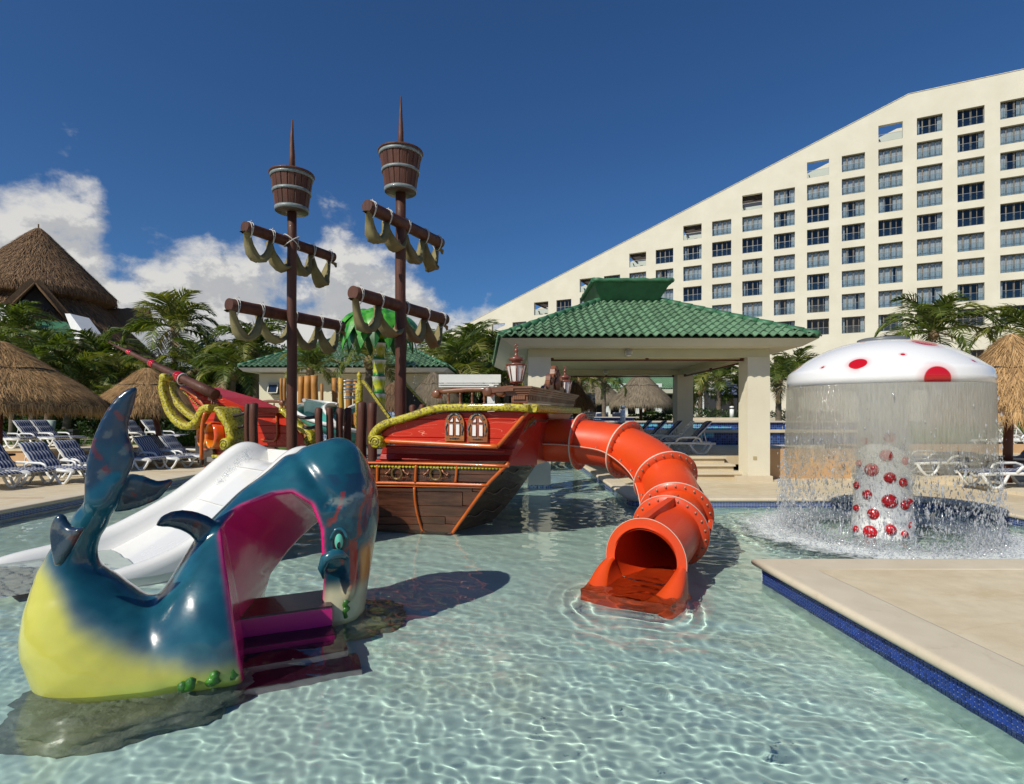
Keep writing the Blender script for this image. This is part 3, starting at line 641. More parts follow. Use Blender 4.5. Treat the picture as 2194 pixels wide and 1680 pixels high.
# ------------------------------------------------------------------ white pergola
pg = thing('pergola', P(1050, 880, 14.5), 'white timber pergola with deep fascia beam beside the palm trees', 'pergola')
a = P(940, 802, 15); b = P(1073, 802, 15)
mb = MB(); mb.bb(a.x, b.x, 15, 15.12, 2.50, 2.72); part('fascia_beam', mb, white_paint, pg)
mb = MB(); mb.bb(a.x, b.x-.06, 14.98, 15.3, 2.44, 2.475); mb.bb(a.x, b.x-.1, 15.0, 15.3, 2.38, 2.42); part('lower_beam', mb, white_paint, pg)
q = P(1052, 880, 15.2); mb = MB(); mb.bb(q.x-.1, q.x+.1, 15.13, 15.33, DZ, 2.37); part('post', mb, white_paint, pg)
mb = MB(); mb.box((q.x+.02, 15.05, 2.3), (.12, .16, .3), rx=R(20)); part('bracket', mb, white_paint, pg)
for i in range(6): mb = MB(); mb.bb(a.x+.1+i*.28, a.x+.18+i*.28, 15.3, 19, 2.5, 2.66); part('rafter', mb, white_paint, pg)
# ------------------------------------------------------------------ pirate ship
O_ = Vector((-.8, 7.75, 0)); sa = Vector((-.954, .3, 0)).normalized(); sb = Vector((.3, .954, 0)).normalized()
UP = Vector((0, 0, 1))
def L(t, w_, z=0): return O_ + sa*t + sb*w_ + Vector((0, 0, z))
def SPw(u, v, w_):
    xr = (u-CX)/F; Y = (w_ + O_.x*sb.x + O_.y*sb.y)/(xr*sb.x+sb.y); return P(u, v, Y)
def hullw(z): return -.24*max(0, min(z, 1.1)/.95)**.75
def SH(u, v, off=0.):
    w_ = 0.
    for _ in range(6): p = SPw(u, v, w_-off); w_ = hullw(p.z)
    return SPw(u, v, w_-off)
brown_v = M('varnished_brown_plank', (.13, .047, .024), .22, (.06, .022, .012), 7, .9, 16, st=(.22, .22, 1.6), coat=.6, bdist=.012, lo=.4, hi=.6, col3=(.10, .045, .028), scale3=2.)
brightness_by_object(brown_v, .2)
red_v = M('varnished_red_plank', (.56, .026, .006), .42, (.46, .018, .004), 3, .35, 14, st=(.3, .3, 2), coat=.12, spec=.35, bdist=.006)
t = NT(red_v.node_tree)   # painted pale grain lines
b_ = red_v.node_tree.nodes['Principled BSDF']; tc_ = t.n('ShaderNodeTexCoord'); mp = t.n('ShaderNodeMapping'); t.l(tc_.outputs['Object'], mp.inputs[0]); mp.inputs['Scale'].default_value = (1.1, 1.1, 5)
nz = t.noise(mp.outputs[0], 1.3, 1, .4); fr_ = t.math('FRACT', t.math('MULTIPLY', nz.outputs[0], 9)); ln = t.math('LESS_THAN', fr_, .035); br = t.noise(tc_.outputs['Object'], 3.2, 1); ln = t.math('MULTIPLY', ln, t.math('GREATER_THAN', br.outputs[0], .50))
t.l(t.mix(ln, b_.inputs['Base Color'].links[0].from_socket, (.75, .25, .16)), b_.inputs['Base Color'])
red_dark = M('red_shaded_plank', (.38, .020, .010), .35, (.28, .014, .006), 3, .5, 14, st=(.3, .3, 2), coat=.12, spec=.35, bdist=.008)  # darker copy of the plank red, shade put into the colour
orange_p = M('orange_moulding', (.62, .13, .012), .3, (.50, .09, .010), 5, .25, 40, coat=.4, bdist=.003)
yellow_g = M('yellow_green_carved_wood', (.50, .43, .018), .4, (.16, .11, .015), 30, 1., 40, st=(1, 1, 1), coat=.2, lo=.46, hi=.62, bdist=.012)
wood_c = M('carved_brown_wood', (.22, .085, .035), .42, (.13, .045, .02), 6, .6, 26, st=(.35, .35, 2), coat=.25, bdist=.005)
post_m = M('brown_painted_log', (.105, .038, .022), .55, (.050, .018, .011), 8, .9, 18, st=(1, 1, .16), coat=.04, spec=.3, bdist=.012, col3=(.14, .058, .036), scale3=4)
old_brown = M('dark_weathered_plank', (.045, .030, .020), .45, (.075, .050, .030), 5, .9, 9, st=(.4, .4, 1.6), bdist=.02, coat=.15)
bronze = M('bronze_paint', (.28, .17, .06), .35, (.12, .08, .03), 30, .4, 60, metal=.5)
silver_p = M('pewter_paint', (.25, .28, .28), .4, (.08, .09, .09), 40, .6, 70, metal=.3)
white_gl = M('milky_pane', (.80, .76, .72), .25, coat=.3)
ship = thing('pirate_ship', (-2.2, 8.4, 0), 'brown and red wooden pirate ship play structure with yellow green rails', 'ship')

def plank(parent, name, top, bot, mat_, th=.022, ins=.006, n_out=None, label=None, rx=True):
    """a board between an upper and a lower edge (lists of points running the same way); joints stay recessed"""
    n = len(top); mb = MB(); rows = [[] for _ in range(4)]
    for i in range(n):
        T_, B_ = top[i], bot[i]; a = top[min(i+1, n-1)]-top[max(i-1, 0)]; nn = n_out if n_out is not None else a.cross(B_-T_).normalized()
        if n_out is None and nn.dot(Vector((0, 0, H))-T_) < 0: nn = -nn
        ax = a.normalized(); e = (B_-T_); el_ = max(e.length, 1e-4); e = e/el_; ii = min(ins, el_*.3)
        sh = ax*(ii if i == 0 else -ii if i == n-1 else 0)
        rows[0].append(T_-nn*th); rows[1].append(T_+e*ii+sh); rows[2].append(B_-e*ii+sh); rows[3].append(B_-nn*th)
    mb.sheet(rows, False)
    k = n; mb.f += [(0, k, 2*k, 3*k), (k-1, 2*k-1, 3*k-1, 4*k-1)]; mb.mi += [0, 0]; mb.sm += [False, False]
    return part(name, mb, mat_, parent, label, rx=rx)
def lin(a, b, n=8): return [(a[0]+(b[0]-a[0])*i/n, a[1]+(b[1]-a[1])*i/n) for i in range(n+1)]
# hull lower planks: seams as (v at u=735, v at right) with rake on the right end
def rake_u(v):     # right end of the hull side for a given height in the photograph
    pts = [(998, 1085), (1039, 1044), (1075, 1017), (1105, 995), (1136, 973), (1160, 960)]
    for (v0, u0), (v1, u1) in zip(pts[:-1], pts[1:]):
        if v <= v1: return u0+(u1-u0)*(v-v0)/(v1-v0)
    return 960
seams = [(1003, 1004), (1018, 1019), (1032, 1034)]
def hplank(v0, v1, u0, u1, mat_, name='plank', off=0.):
    a = u0; tb = rake_u(v0)-2 if u1 is None else u1; bb = rake_u(v1)-2 if u1 is None else u1
    top = [SH(lerp(a, tb, i/7), lerp(v0, v0+2, i/7), off) for i in range(8)]; bot = [SH(lerp(a, bb, i/7), lerp(v1, v1+2, i/7), off) for i in range(8)]
    return plank(ship, name, top, bot, mat_)
for v0, v1, splits in ((1000, 1016, (735, 811, 893, 979, None)), (1016, 1032, (735, 811, 850, 893, 979, None)), (1043, 1053, (735, 889, 1012, None)), (1053, 1083, (735, 889, 991, None)), (1083, 1106, (735, 893, None)), (1106, 1122, (735, 899, 954, None)), (1122, 1150, (735, 905, None))):
    for a, b in zip(splits[:-1], splits[1:]): hplank(v0, v1, a, b, brown_v)
# backing hull body so nothing shows through
mb = MB(); rows = []
for i in range(13):
    v = lerp(988, 1175, i/12); uR = rake_u(min(v+4, 1158))-6
    rows.append([SH(720, v, -.03), SH(uR, v, -.03)])
zf = [(r[1].z) for r in rows]
# near side, transom and far side of the lower hull, as one curved shell
farp = []
for i, r in enumerate(rows):
    z = max(r[1].z, -.4); f_ = max(0, z)/.85
    farp.append(Vector((lerp(-.30, .42, f_**.8), lerp(8.72, 9.95, f_**.9), z*.86)))
rows2 = [[r[0]+sb*2.4, r[0], r[1], lerp(r[1], f_, .33), lerp(r[1], f_, .66), f_, f_+sa*3.] for r, f_ in zip(rows, farp)]
mb.sheet(rows2, False); part('hull', mb, old_brown, ship, 'dark weathered stern and underside of the hull', rx=True)
# carved relief on the dark stern board
mb = MB()
for k in range(3):
    z0 = rows2[2+k*3]; a, b = z0[2], z0[5]; A = [a.lerp(b, .15+.7*i/14)+Vector((.018, -.01, .03*math.sin(i*.9+k))) for i in range(15)]; mb.tube(A, .012, 6)
part('carving', mb, old_brown, ship)
# raking orange edge, mouldings and ribs
def umb(name, pts, r, mat_, surf='H', off=.015, flat=1., n=8, **k):
    P_ = [(SH(u, v, off) if surf == 'H' else SPw(u, v, surf)) for u, v in pts]; mb = MB(); mb.tube(catmull(P_, 4) if len(P_) > 2 else P_, r, n, flat=flat); return part(name, mb, mat_, ship, rx=True, **k)
umb('raking_moulding', [(1090, 992), (1064, 1018), (1044, 1039), (1017, 1075), (995, 1106), (973, 1137), (962, 1160)], .024, orange_p)
umb('moulding', [(735, 1034), (850, 1035), (980, 1038), (1046, 1040)], .022, orange_p, off=.02)
umb('moulding', [(735, 1040), (850, 1041), (980, 1043), (1042, 1045)], .013, orange_p, off=.012)
umb('rib', [(809, 996), (808.5, 1014), (808, 1033)], .020, orange_p); umb('rib', [(892, 996), (891, 1014), (890, 1033)], .034, orange_p, flat=.6); umb('rib', [(979, 997), (978, 1014), (976, 1034)], .018, orange_p)
umb('rib', [(888, 1044), (889, 1066), (893, 1095), (899, 1118), (905, 1136), (911, 1155)], .028, orange_p, flat=.7)
umb('moulding', [(735, 991), (850, 992.5), (980, 995), (1090, 999)], .028, orange_p, off=.02, flat=.7)
# scalloped yellow trim
sc = MB(); sc.lathe((0, 0, 0), [(.022, 0), (.022, .008), (.015, .013), (.008, .010), (.0, .014)], 10); sc_me = mesh('scallop', sc, yellow_g)
q = (-sb).to_track_quat('Z', 'Y').to_euler()
for i in range(46):
    u = lerp(738, 1072, i/45); p = SH(u, lerp(997.5, 1003, i/45), .012); link('scallop', sc_me, ship, p-ship.location, q)
# medallions
def spiral(c, ex, ey, r0, r1, turns, n=22, ph=0): return [c+ex*math.cos(ph+2*PI*turns*i/n)*lerp(r0, r1, i/n)+ey*math.sin(ph+2*PI*turns*i/n)*lerp(r0, r1, i/n) for i in range(n+1)]
for u, v in ((850, 1014), (933, 1015.5)):
    c_ = SH(u, v, .03); mb = MB(); mb.tube([c_+sa*math.cos(a)*.083+UP*math.sin(a)*.083 for a in [2*PI*i/24 for i in range(24)]], .010, 6, closed=True); mb.tube([c_+sa*math.cos(a)*.070+UP*math.sin(a)*.070 for a in [2*PI*i/24 for i in range(24)]], .005, 5, closed=True)
    me_ = part('medallion', mb, bronze, ship)
    for sg in (1, -1):
        mb = MB(); mb.tube([c_+sa*sg*.095+UP*.06-sb*.002, c_+sa*sg*.12+UP*.02, c_+sa*sg*.17-UP*.015, c_+sa*sg*.19+UP*.012, c_+sa*sg*.165+UP*.02], [.014, .012, .010, .008, .005], 6)
        for j in range(4): mb.lathe(c_+sa*sg*(.09+.028*j)-UP*(.062-.004*j), [(0, -.012), (.015, 0), (0, .014)], 6, axis=(-sb))
        part('scroll_ornament', mb, M('copper_paint', (.40, .17, .09), .35, (.2, .08, .04), 30, metal=.3) if 'copper_paint' not in MAT else MAT['copper_paint'], me_)
# red recessed band under the gallery, boards
W1 = -.10
mb = MB()
for v0, v1, ul, ur in ((957, 972, 822, 1100), (972, 984, 816, 1094), (984, 992, 806, 1090)):
    top = [SPw(lerp(ul, ur, i/5), lerp(v0, v0+4, i/5), W1) for i in range(6)]; bot = [SPw(lerp(ul-4, ur-4, i/5), lerp(v1, v1+4, i/5), W1-.05*(v1 > 980)) for i in range(6)]
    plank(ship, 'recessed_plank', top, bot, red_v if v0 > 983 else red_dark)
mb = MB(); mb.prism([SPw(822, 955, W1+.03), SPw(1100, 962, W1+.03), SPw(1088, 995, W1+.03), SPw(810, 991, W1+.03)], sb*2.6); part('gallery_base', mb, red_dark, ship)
# red gallery side
WG = -.33
def rail_low(u):
    pts = [(816, 930), (833, 914), (870, 903), (908, 893), (951, 884), (1128, 882)]
    for (u0, v0), (u1, v1) in zip(pts[:-1], pts[1:]):
        if u <= u1: return v0+(v1-v0)*(u-u0)/(u1-u0)
    return 882
def gx(v): return 1067+(1128-1067)*(955-v)/(955-884)
def gplank(ul, v0f, v1f, n=14):
    top = []; bot = []
    for i in range(n+1):
        f_ = i/n; uT = lerp(ul, gx(v0f(1100)), f_); uB = lerp(ul, gx(v1f(1100)), f_); top.append(SPw(uT, v0f(uT), WG)); bot.append(SPw(uB, v1f(uB), WG))
    plank(ship, 'gallery_plank', top, bot, red_v)
gplank(893, rail_low, lambda u: max(898+.012*(u-900), rail_low(u)+.5)); gplank(818, lambda u: max(898+.012*(u-900), rail_low(u)+.2), lambda u: max(936.5+.012*(u-830), rail_low(u)+.3)); gplank(818, lambda u: 936.5+.012*(u-830), lambda u: 948+.02*(u-830))
mb = MB(); pl = [SPw(u, rail_low(u)-1, WG+.03) for u in (818, 833, 870, 908, 951, 1128)]+[SPw(1064, 955, WG+.03), SPw(818, 950, WG+.03)]
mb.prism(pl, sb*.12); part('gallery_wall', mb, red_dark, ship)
umb('gallery_moulding', [(820, 945), (900, 949), (1000, 954), (1067, 957)], .032, orange_p, surf=WG-.02)
umb('gallery_moulding', [(1066, 957), (1100, 918), (1130, 882)], .026, orange_p, surf=WG-.015)
umb('dentil_band', [(828, 957), (900, 960), (1000, 964), (1080, 967)], .02, red_dark, surf=WG+.08)
# yellow-green gunwale with scroll
def ribbon(name, pts, w_, th, mat_, dirv, parent=None, label=None):
    """rounded-rectangle bar swept along pts; w_ = extent along dirv, th = the other way"""
    pts = catmull(pts, 5); n = len(pts); rows = []; d0 = Vector(dirv).normalized()
    for i, p in enumerate(pts):
        tg = (pts[min(i+1, n-1)]-pts[max(i-1, 0)]).normalized(); s_ = tg.cross(d0).normalized(); ww = w_[0]+(w_[1]-w_[0])*i/(n-1) if isinstance(w_, tuple) else w_; tt = th[0]+(th[1]-th[0])*i/(n-1) if isinstance(th, tuple) else th
        row = []
        for a_, b_ in ((-1, -.7), (-.8, -1), (.8, -1), (1, -.7), (1, .7), (.8, 1), (-.8, 1), (-1, .7)):
            j = 1+.02*math.sin(i*.7+a_*3)+.02*math.sin(i*.5+b_*2); row.append(p+d0*a_*ww/2*j+s_*b_*tt/2*j)
        rows.append(row)
    mb = MB(); mb.sheet(rows, True, closed=True); k = 8
    mb.f += [tuple(range(k)), tuple((n-1)*k+j for j in range(k))]; mb.mi += [0, 0]; mb.sm += [False]*2
    return part(name, mb, mat_, parent or ship, label)
rp = [SPw(u, v, WG-.03) for u, v in ((802, 950), (800, 938), (806, 926), (818, 914), (833, 906), (870, 896), (905, 884), (935, 876), (970, 873.5), (1030, 873), (1090, 873), (1135, 875))]
ribbon('gunwale', rp, .16, .095, yellow_g, sb)
c0 = SPw(811, 946, WG-.05); mb = MB(); mb.lathe(c0-sb*.09, [(.0, 0), (.075, .0), (.088, .012), (.088, .2), (.07, .22)], 18, axis=sb); part('scroll', mb, yellow_g, ship)
mb = MB(); mb.tube(spiral(c0-sb*.092, sa, UP, .072, .015, 1.6, 30), .006, 5); part('scroll_groove', mb, M('dark_groove', (.10, .08, .01), .6), ship)
near_c = SPw(1138, 875, WG-.03); far_c = near_c+sb*3.05
ribbon('stern_gunwale', [near_c, lerp(near_c, far_c, .3), lerp(near_c, far_c, .6), far_c], .15, .10, yellow_g, UP.cross(sb))
# upper transom, raking
nt_, nb_ = SPw(1126, 884, WG), SPw(1067, 957, WG); mb = MB(); ft_, fb_ = nt_+sb*3.05, nb_+sb*3.05
for i in range(4):
    a0, a1 = lerp(nt_, nb_, i/4), lerp(nt_, nb_, (i+1)/4); b0, b1 = lerp(ft_, fb_, i/4), lerp(ft_, fb_, (i+1)/4)
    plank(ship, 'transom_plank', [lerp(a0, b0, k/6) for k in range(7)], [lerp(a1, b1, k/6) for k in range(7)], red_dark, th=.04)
# curved red shroud where the slide leaves the stern
mb = MB(); mb.prism([SPw(1066, 957, WG+.3), SPw(1128, 900, WG+.35), SPw(1160, 905, WG+.9), SPw(1150, 996, WG+.9), SPw(1087, 998, WG+.3)], sb*1.9); part('slide_shroud', mb, M('red_fibreglass_shroud', (.40, .022, .012), .3, coat=.4), ship)
mid = lerp(nt_, nb_, .45); rn = (nb_-nt_).cross(sb).normalized(); rn = rn if rn.x > 0 else -rn
def ship_window(c_, ex, ey, w_, h_, nrm):
    """arched plaque with cross bars, four milky panes and scrollwork"""
    out = [c_+ex*x*w_+ey*y*h_ for x, y in ((-.5, -.5), (.5, -.5), (.5, .12), (.46, .26), (.36, .38), (.2, .47), (0, .5), (-.2, .47), (-.36, .38), (-.46, .26), (-.5, .12))]
    mb = MB(); mb.prism([p+nrm*.035 for p in out], -nrm*.04); wi = part('window', mb, M('orange_wood_plaque', (.42, .15, .03), .35, (.25, .07, .02), 9, .3, 40, coat=.4) if 'orange_wood_plaque' not in MAT else MAT['orange_wood_plaque'], ship)
    for poly in (((-.28, -.30), (-.05, -.30), (-.05, .10), (-.28, .10)), ((.06, -.30), (.29, -.30), (.29, .10), (.06, .10)), ((-.28, .16), (-.05, .16), (-.05, .34), (-.18, .27)), ((.06, .16), (.29, .16), (.18, .27), (.06, .34))):
        pts_ = [c_+ex*x*w_+ey*y*h_+nrm*.041 for x, y in poly]; mb = MB(); mb.prism(pts_, -nrm*.008); part('pane', mb, white_gl, wi)
        mb = MB(); mb.tube([p+nrm*.003 for p in pts_], .007, 5, closed=True); part('pane_surround', mb, M('reddish_bead', (.30, .07, .04), .35) if 'reddish_bead' not in MAT else MAT['reddish_bead'], wi)
    mb = MB(); z_ = nrm*.045
    for sg in (-1, 1):
        mb.tube([c_+ex*sg*x*w_+ey*y*h_+z_ for x, y in ((.42, .13), (.36, .10), (.42, .02), (.46, -.08), (.40, -.18), (.42, -.26), (.36, -.27))], [.006, .008, .009, .008, .009, .008, .006], 6)
        mb.tube([c_+ex*sg*x*w_+ey*y*h_+z_ for x, y in ((.05, .45), (.15, .41), (.24, .36), (.30, .26), (.36, .30))], [.011, .010, .011, .009, .006], 6)
        for j in range(3): mb.lathe(c_+ex*sg*(.04+.09*j)*w_-ey*.40*h_+z_, [(.0, .012), (.014-.003*j, 0), (0, -.01)], 7, axis=nrm)
    mb.lathe(c_+ey*.44*h_+z_, [(.0, .02), (.018, 0), (0, -.01)], 7, axis=nrm)
    part('scrollwork', mb, silver_p, wi)
for (u0, u1, v0, v1) in ((955.5, 996, 883, 945), (1004, 1046, 884, 947)):
    c_ = SPw((u0+u1)/2, (v0+v1)/2, WG-.01); ww = (SPw(u1, v0, WG)-SPw(u0, v0, WG)).length; ship_window(c_, -sa, UP, ww, (v1-v0)/F*c_.y, -sb)
ex_ = sb; ey_ = (nt_-nb_).normalized(); ship_window(lerp(nt_, nb_, .5)+sb*.55+rn*.01, ex_, ey_, .34, .44, rn)
# cornice box at the stern
zc0, zc1, zc2 = 1.775, 1.87, 1.985; tA = (SPw(1078, 850, WG)-O_).dot(sa); tB = (SPw(1137, 850, WG)-O_).dot(sa)
def lbox(mb, t0, t1, w0, w1, z0, z1): mb.prism([L(t0, w0, z0), L(t1, w0, z0), L(t1, w1, z0), L(t0, w1, z0)], (0, 0, z1-z0)); return mb
mb = MB(); lbox(mb, tA-.10, tB+.05, -.30, 2.75, zc0, zc1-.002); co = part('cornice', mb, wood_c, ship)
mb = MB()
for k in range(4): lbox(mb, tA-.04-.0*k, tB+.035-.02*k, -.32-.02*k, 2.77+.02*k, zc1+.028*k, zc1+.028*(k+1)-.003)
part('cornice_moulding', mb, wood_c, co)
mb = MB()
for k in range(6): t_ = lerp(tA-.14, tB+.09, k/5); lbox(mb, t_-.012, t_+.012, -.325, -.30, zc1-.055, zc1-.005)
part('dentil', mb, wood_c, co)['kind'] = 'stuff'
mb = MB()
for k in range(40): w0 = -.27+k*.076; lbox(mb, tB+.03, tB+.05, w0, w0+.038, zc1-.06, zc1-.004)
part('dentil_row', mb, wood_c, co)['kind'] = 'stuff'
for w0, zz, tt in ((-.36, 1.93, 0), (2.6, 1.86, .0)):
    mb = MB(); mb.bar(L(tA+.22, w0+.05, zz), L(tA-.15, w0+.05, zz+.03), .14, .07); mb.lathe(L(tA+.2, w0-.03, zz-.012), [(.0, 0), (.06, 0), (.065, .01), (.065, .16), (0, .17)], 14, axis=sb); part('arm_scroll', mb, wood_c, co)
# carved crest
half = [(0, .40), (.08, .385), (.14, .33), (.17, .26), (.25, .20), (.30, .17), (.33, .20), (.38, .235), (.43, .21), (.44, .15), (.50, .09), (.60, .05), (.66, .055), (.72, .03), (.74, 0)]
outl = [(-x, z) for x, z in reversed(half)]+[(x, z) for x, z in half[1:]]
tc0 = tB+.03; wc = 1.28
mb = MB(); mb.prism([L(tc0, wc+x, zc2+z) for x, z in outl], sa*.07); cr_ = part('carved_crest', mb, wood_c, ship)
for sg in (-1, 1):
    for (x, z, r0, tn) in ((.36, .14, .07, 1.3), (.12, .27, .07, 1.2), (.60, .025, .03, 1.), (.12, .11, .06, 1.5)): mb = MB(); mb.tube(spiral(L(tc0-.01, wc+sg*x, zc2+z), sb*sg, UP, r0, .012, tn, 20, PI*.7), .014, 6); part('carved_scroll', mb, wood_c, cr_)
    for k in range(4): mb = MB(); mb.tube([L(tc0-.012, wc+sg*(.03+.035*k), zc2+.02), L(tc0-.02, wc+sg*(.02+.045*k), zc2+.15), L(tc0-.012, wc+sg*(.01+.02*k), zc2+.28-.03*k)], [.012, .014, .006], 5); part('carved_leaf', mb, wood_c, cr_)
# lanterns
lan_m = M('copper_brown_paint', (.23, .075, .045), .3, (.16, .05, .03), 8, coat=.4)
def lantern(base, s_, label):
    t_ = thing('ship_lantern', base, label, 'lantern', 'lanterns at the stern of the ship'); b = Vector(base)
    mb = MB(); mb.lathe(b, [(.04*s_, 0), (.018*s_, .02*s_), (.016*s_, .05*s_), (.03*s_, .07*s_), (.095*s_, .085*s_), (.10*s_, .10*s_), (.09*s_, .105*s_)], 16); part('foot', mb, lan_m, t_)
    n = 8
    for k in range(n):
        a0, a1 = 2*PI*(k+.12)/n, 2*PI*(k+.88)/n; r0, r1 = .088*s_, .138*s_; z0, z1 = .108*s_, .335*s_; mb = MB()
        mb.add([b+Vector((math.cos(a)*r, math.sin(a)*r, z)) for a, r, z in ((a0, r0, z0), (a1, r0, z0), (a1, r1, z1), (a0, r1, z1))], [(0, 1, 2, 3)], False); part('pane', mb, white_gl, t_)
        a = 2*PI*k/n; mb = MB(); mb.tube([b+Vector((math.cos(a)*r0*1.06, math.sin(a)*r0*1.06, z0)), b+Vector((math.cos(a)*r1*1.06, math.sin(a)*r1*1.06, z1))], .009*s_, 6); part('glazing_bar', mb, lan_m, t_)
    mb = MB(); mb.lathe(b, [(r*s_, z*s_) for r, z in ((.13, .33), (.152, .34), (.152, .36), (.13, .365), (.07, .375), (.07, .40), (.11, .41), (.115, .445), (.10, .455), (.04, .465), (.022, .51), (.018, .53), (.034, .55), (.036, .565), (.018, .585), (.012, .60), (.0, .605))], 20); part('cap', mb, lan_m, t_)
    mb = MB(); mb.tube([b+Vector((math.cos(a)*.022*s_, 0, .625*s_+math.sin(a)*.022*s_)) for a in [2*PI*i/12 for i in range(12)]], .009*s_, 6, closed=True); part('finial_ring', mb, lan_m, t_)
lantern((.060, 7.68, zc2-.003), .93, 'copper brown lantern with milky panes on the near stern corner, left of the carved crest')
lantern((.985, 10.4, zc2-.06), .93, 'copper brown lantern with milky panes partly hidden behind the carved crest')
# balustrade on the near gunwale
def balustrade(pa, pb, zrail, n, label, parent=ship, hh=None):
    mb = MB(); a, b = Vector(pa), Vector(pb); d = (b-a).normalized(); A = Vector((a.x, a.y, zrail)); B = Vector((b.x, b.y, zrail+.015))
    mb.tube([A-d*.08, A, A.lerp(B, .5)+UP*.012, B, B+d*.1], [.024, .026, .026, .026, .026], 10, flat=1.3)
    for c_ in (A-d*.10, B+d*.12): mb.lathe(c_-sb*.07-UP*.035, [(0, 0), (.05, 0), (.058, .012), (.058, .13), (0, .14)], 14, axis=sb)
    h = part('handrail', mb, wood_c, parent, label)
    for i in range(n):
        p = a.lerp(b, (i+.35)/n); hgt = zrail-.02-p.z; mb = MB()
        mb.lathe(p, [(.022, 0), (.022, .03), (.013, .04), (.017, hgt*.35), (.021, hgt*.55), (.012, hgt*.78), (.02, hgt*.84), (.014, hgt*.9), (.016, hgt)], 10); part('baluster', mb, wood_c, parent)
balustrade(SPw(952, 868, WG+.03), SPw(1055, 868, WG+.03), 1.93, 4, None)
# ------------------------------------------------------------------ masts with crow's nests, yards, furled sails
sail_m = M('olive_canvas', (.23, .195, .085), .85, (.17, .14, .06), 5, .5, 40, bdist=.004)
rope_m = M('white_rope', (.62, .60, .55), .7)
hoop_m = M('grey_hoop_paint', (.22, .255, .255), .45, (.15, .18, .18), 20, coat=.1)
def mast(x, y, r0, r1, ztop, nz0, nz1, nr0, nr1, ztip, nest_lean, label):
    m_ = thing('mast', (x, y, .3), label, 'mast'); n = 14
    mb = MB(); mb.tube([Vector((x+.004*math.sin(i*1.3), y, lerp(.3, nz0+.02, i/12))) for i in range(13)], [lerp(r0, r1, i/12)*(1+.03*math.sin(i*2.1)) for i in range(13)], 16); part('pole', mb, post_m, m_)
    mb = MB(); mb.tube([(x, y, nz1-.2), (x+.004, y, lerp(nz1, ztip, .35)), (x+.002, y, lerp(nz1, ztip, .7)), (x+.008, y, ztip)], [.055, .042, .026, .010], 10); part('spire', mb, post_m, m_)
    mb = MB(); mb.lathe((x, y, nz0), [(r1, -.0), (nr0*.98, .0), (nr0, .02), (nr0*.97, .035), (lerp(nr0, nr1, .96)*.94, nz1-nz0-.03), (0, nz1-nz0-.05)], 30, cap=False); ns_ = part("crows_nest", mb, old_brown, m_)
    k = 18
    for i in range(k):
        a0, a1 = 2*PI*(i+.03)/k, 2*PI*(i+.97)/k; mb = MB(); rows = []
        for f_ in (0, .5, 1):
            r = lerp(nr0, nr1, f_)*1.005; z = lerp(nz0+.012, nz1-.008, f_); rows.append([Vector((x+math.cos(a)*r*(1 if 0 < j < 3 else .975), y+math.sin(a)*r*(1 if 0 < j < 3 else .975), z)) for j, a in enumerate((a0, lerp(a0, a1, .12), lerp(a0, a1, .88), a1))])
        mb.sheet(rows, False); part('stave', mb, post_m, ns_)
    for f_, hh_ in ((.06, .055), (.52, .042), (.93, .05)):
        r = lerp(nr0, nr1, f_); z = lerp(nz0, nz1, f_); mb = MB(); dr = (nr1-nr0)*hh_/(nz1-nz0); mb.lathe((x, y, z), [(r*1.0, -hh_/2), (r*1.035, -hh_/2), (r*1.035+dr, hh_/2), (r*1.0+dr, hh_/2)], 32, cap=False); part('hoop', mb, hoop_m, ns_)
    mb = MB(); mb.tube([Vector((x+math.cos(a)*nr1*1.02, y+math.sin(a)*nr1*1.02, nz1)) for a in [2*PI*i/32 for i in range(32)]], .022, 8, closed=True); part('rim', mb, post_m, ns_)
    return m_
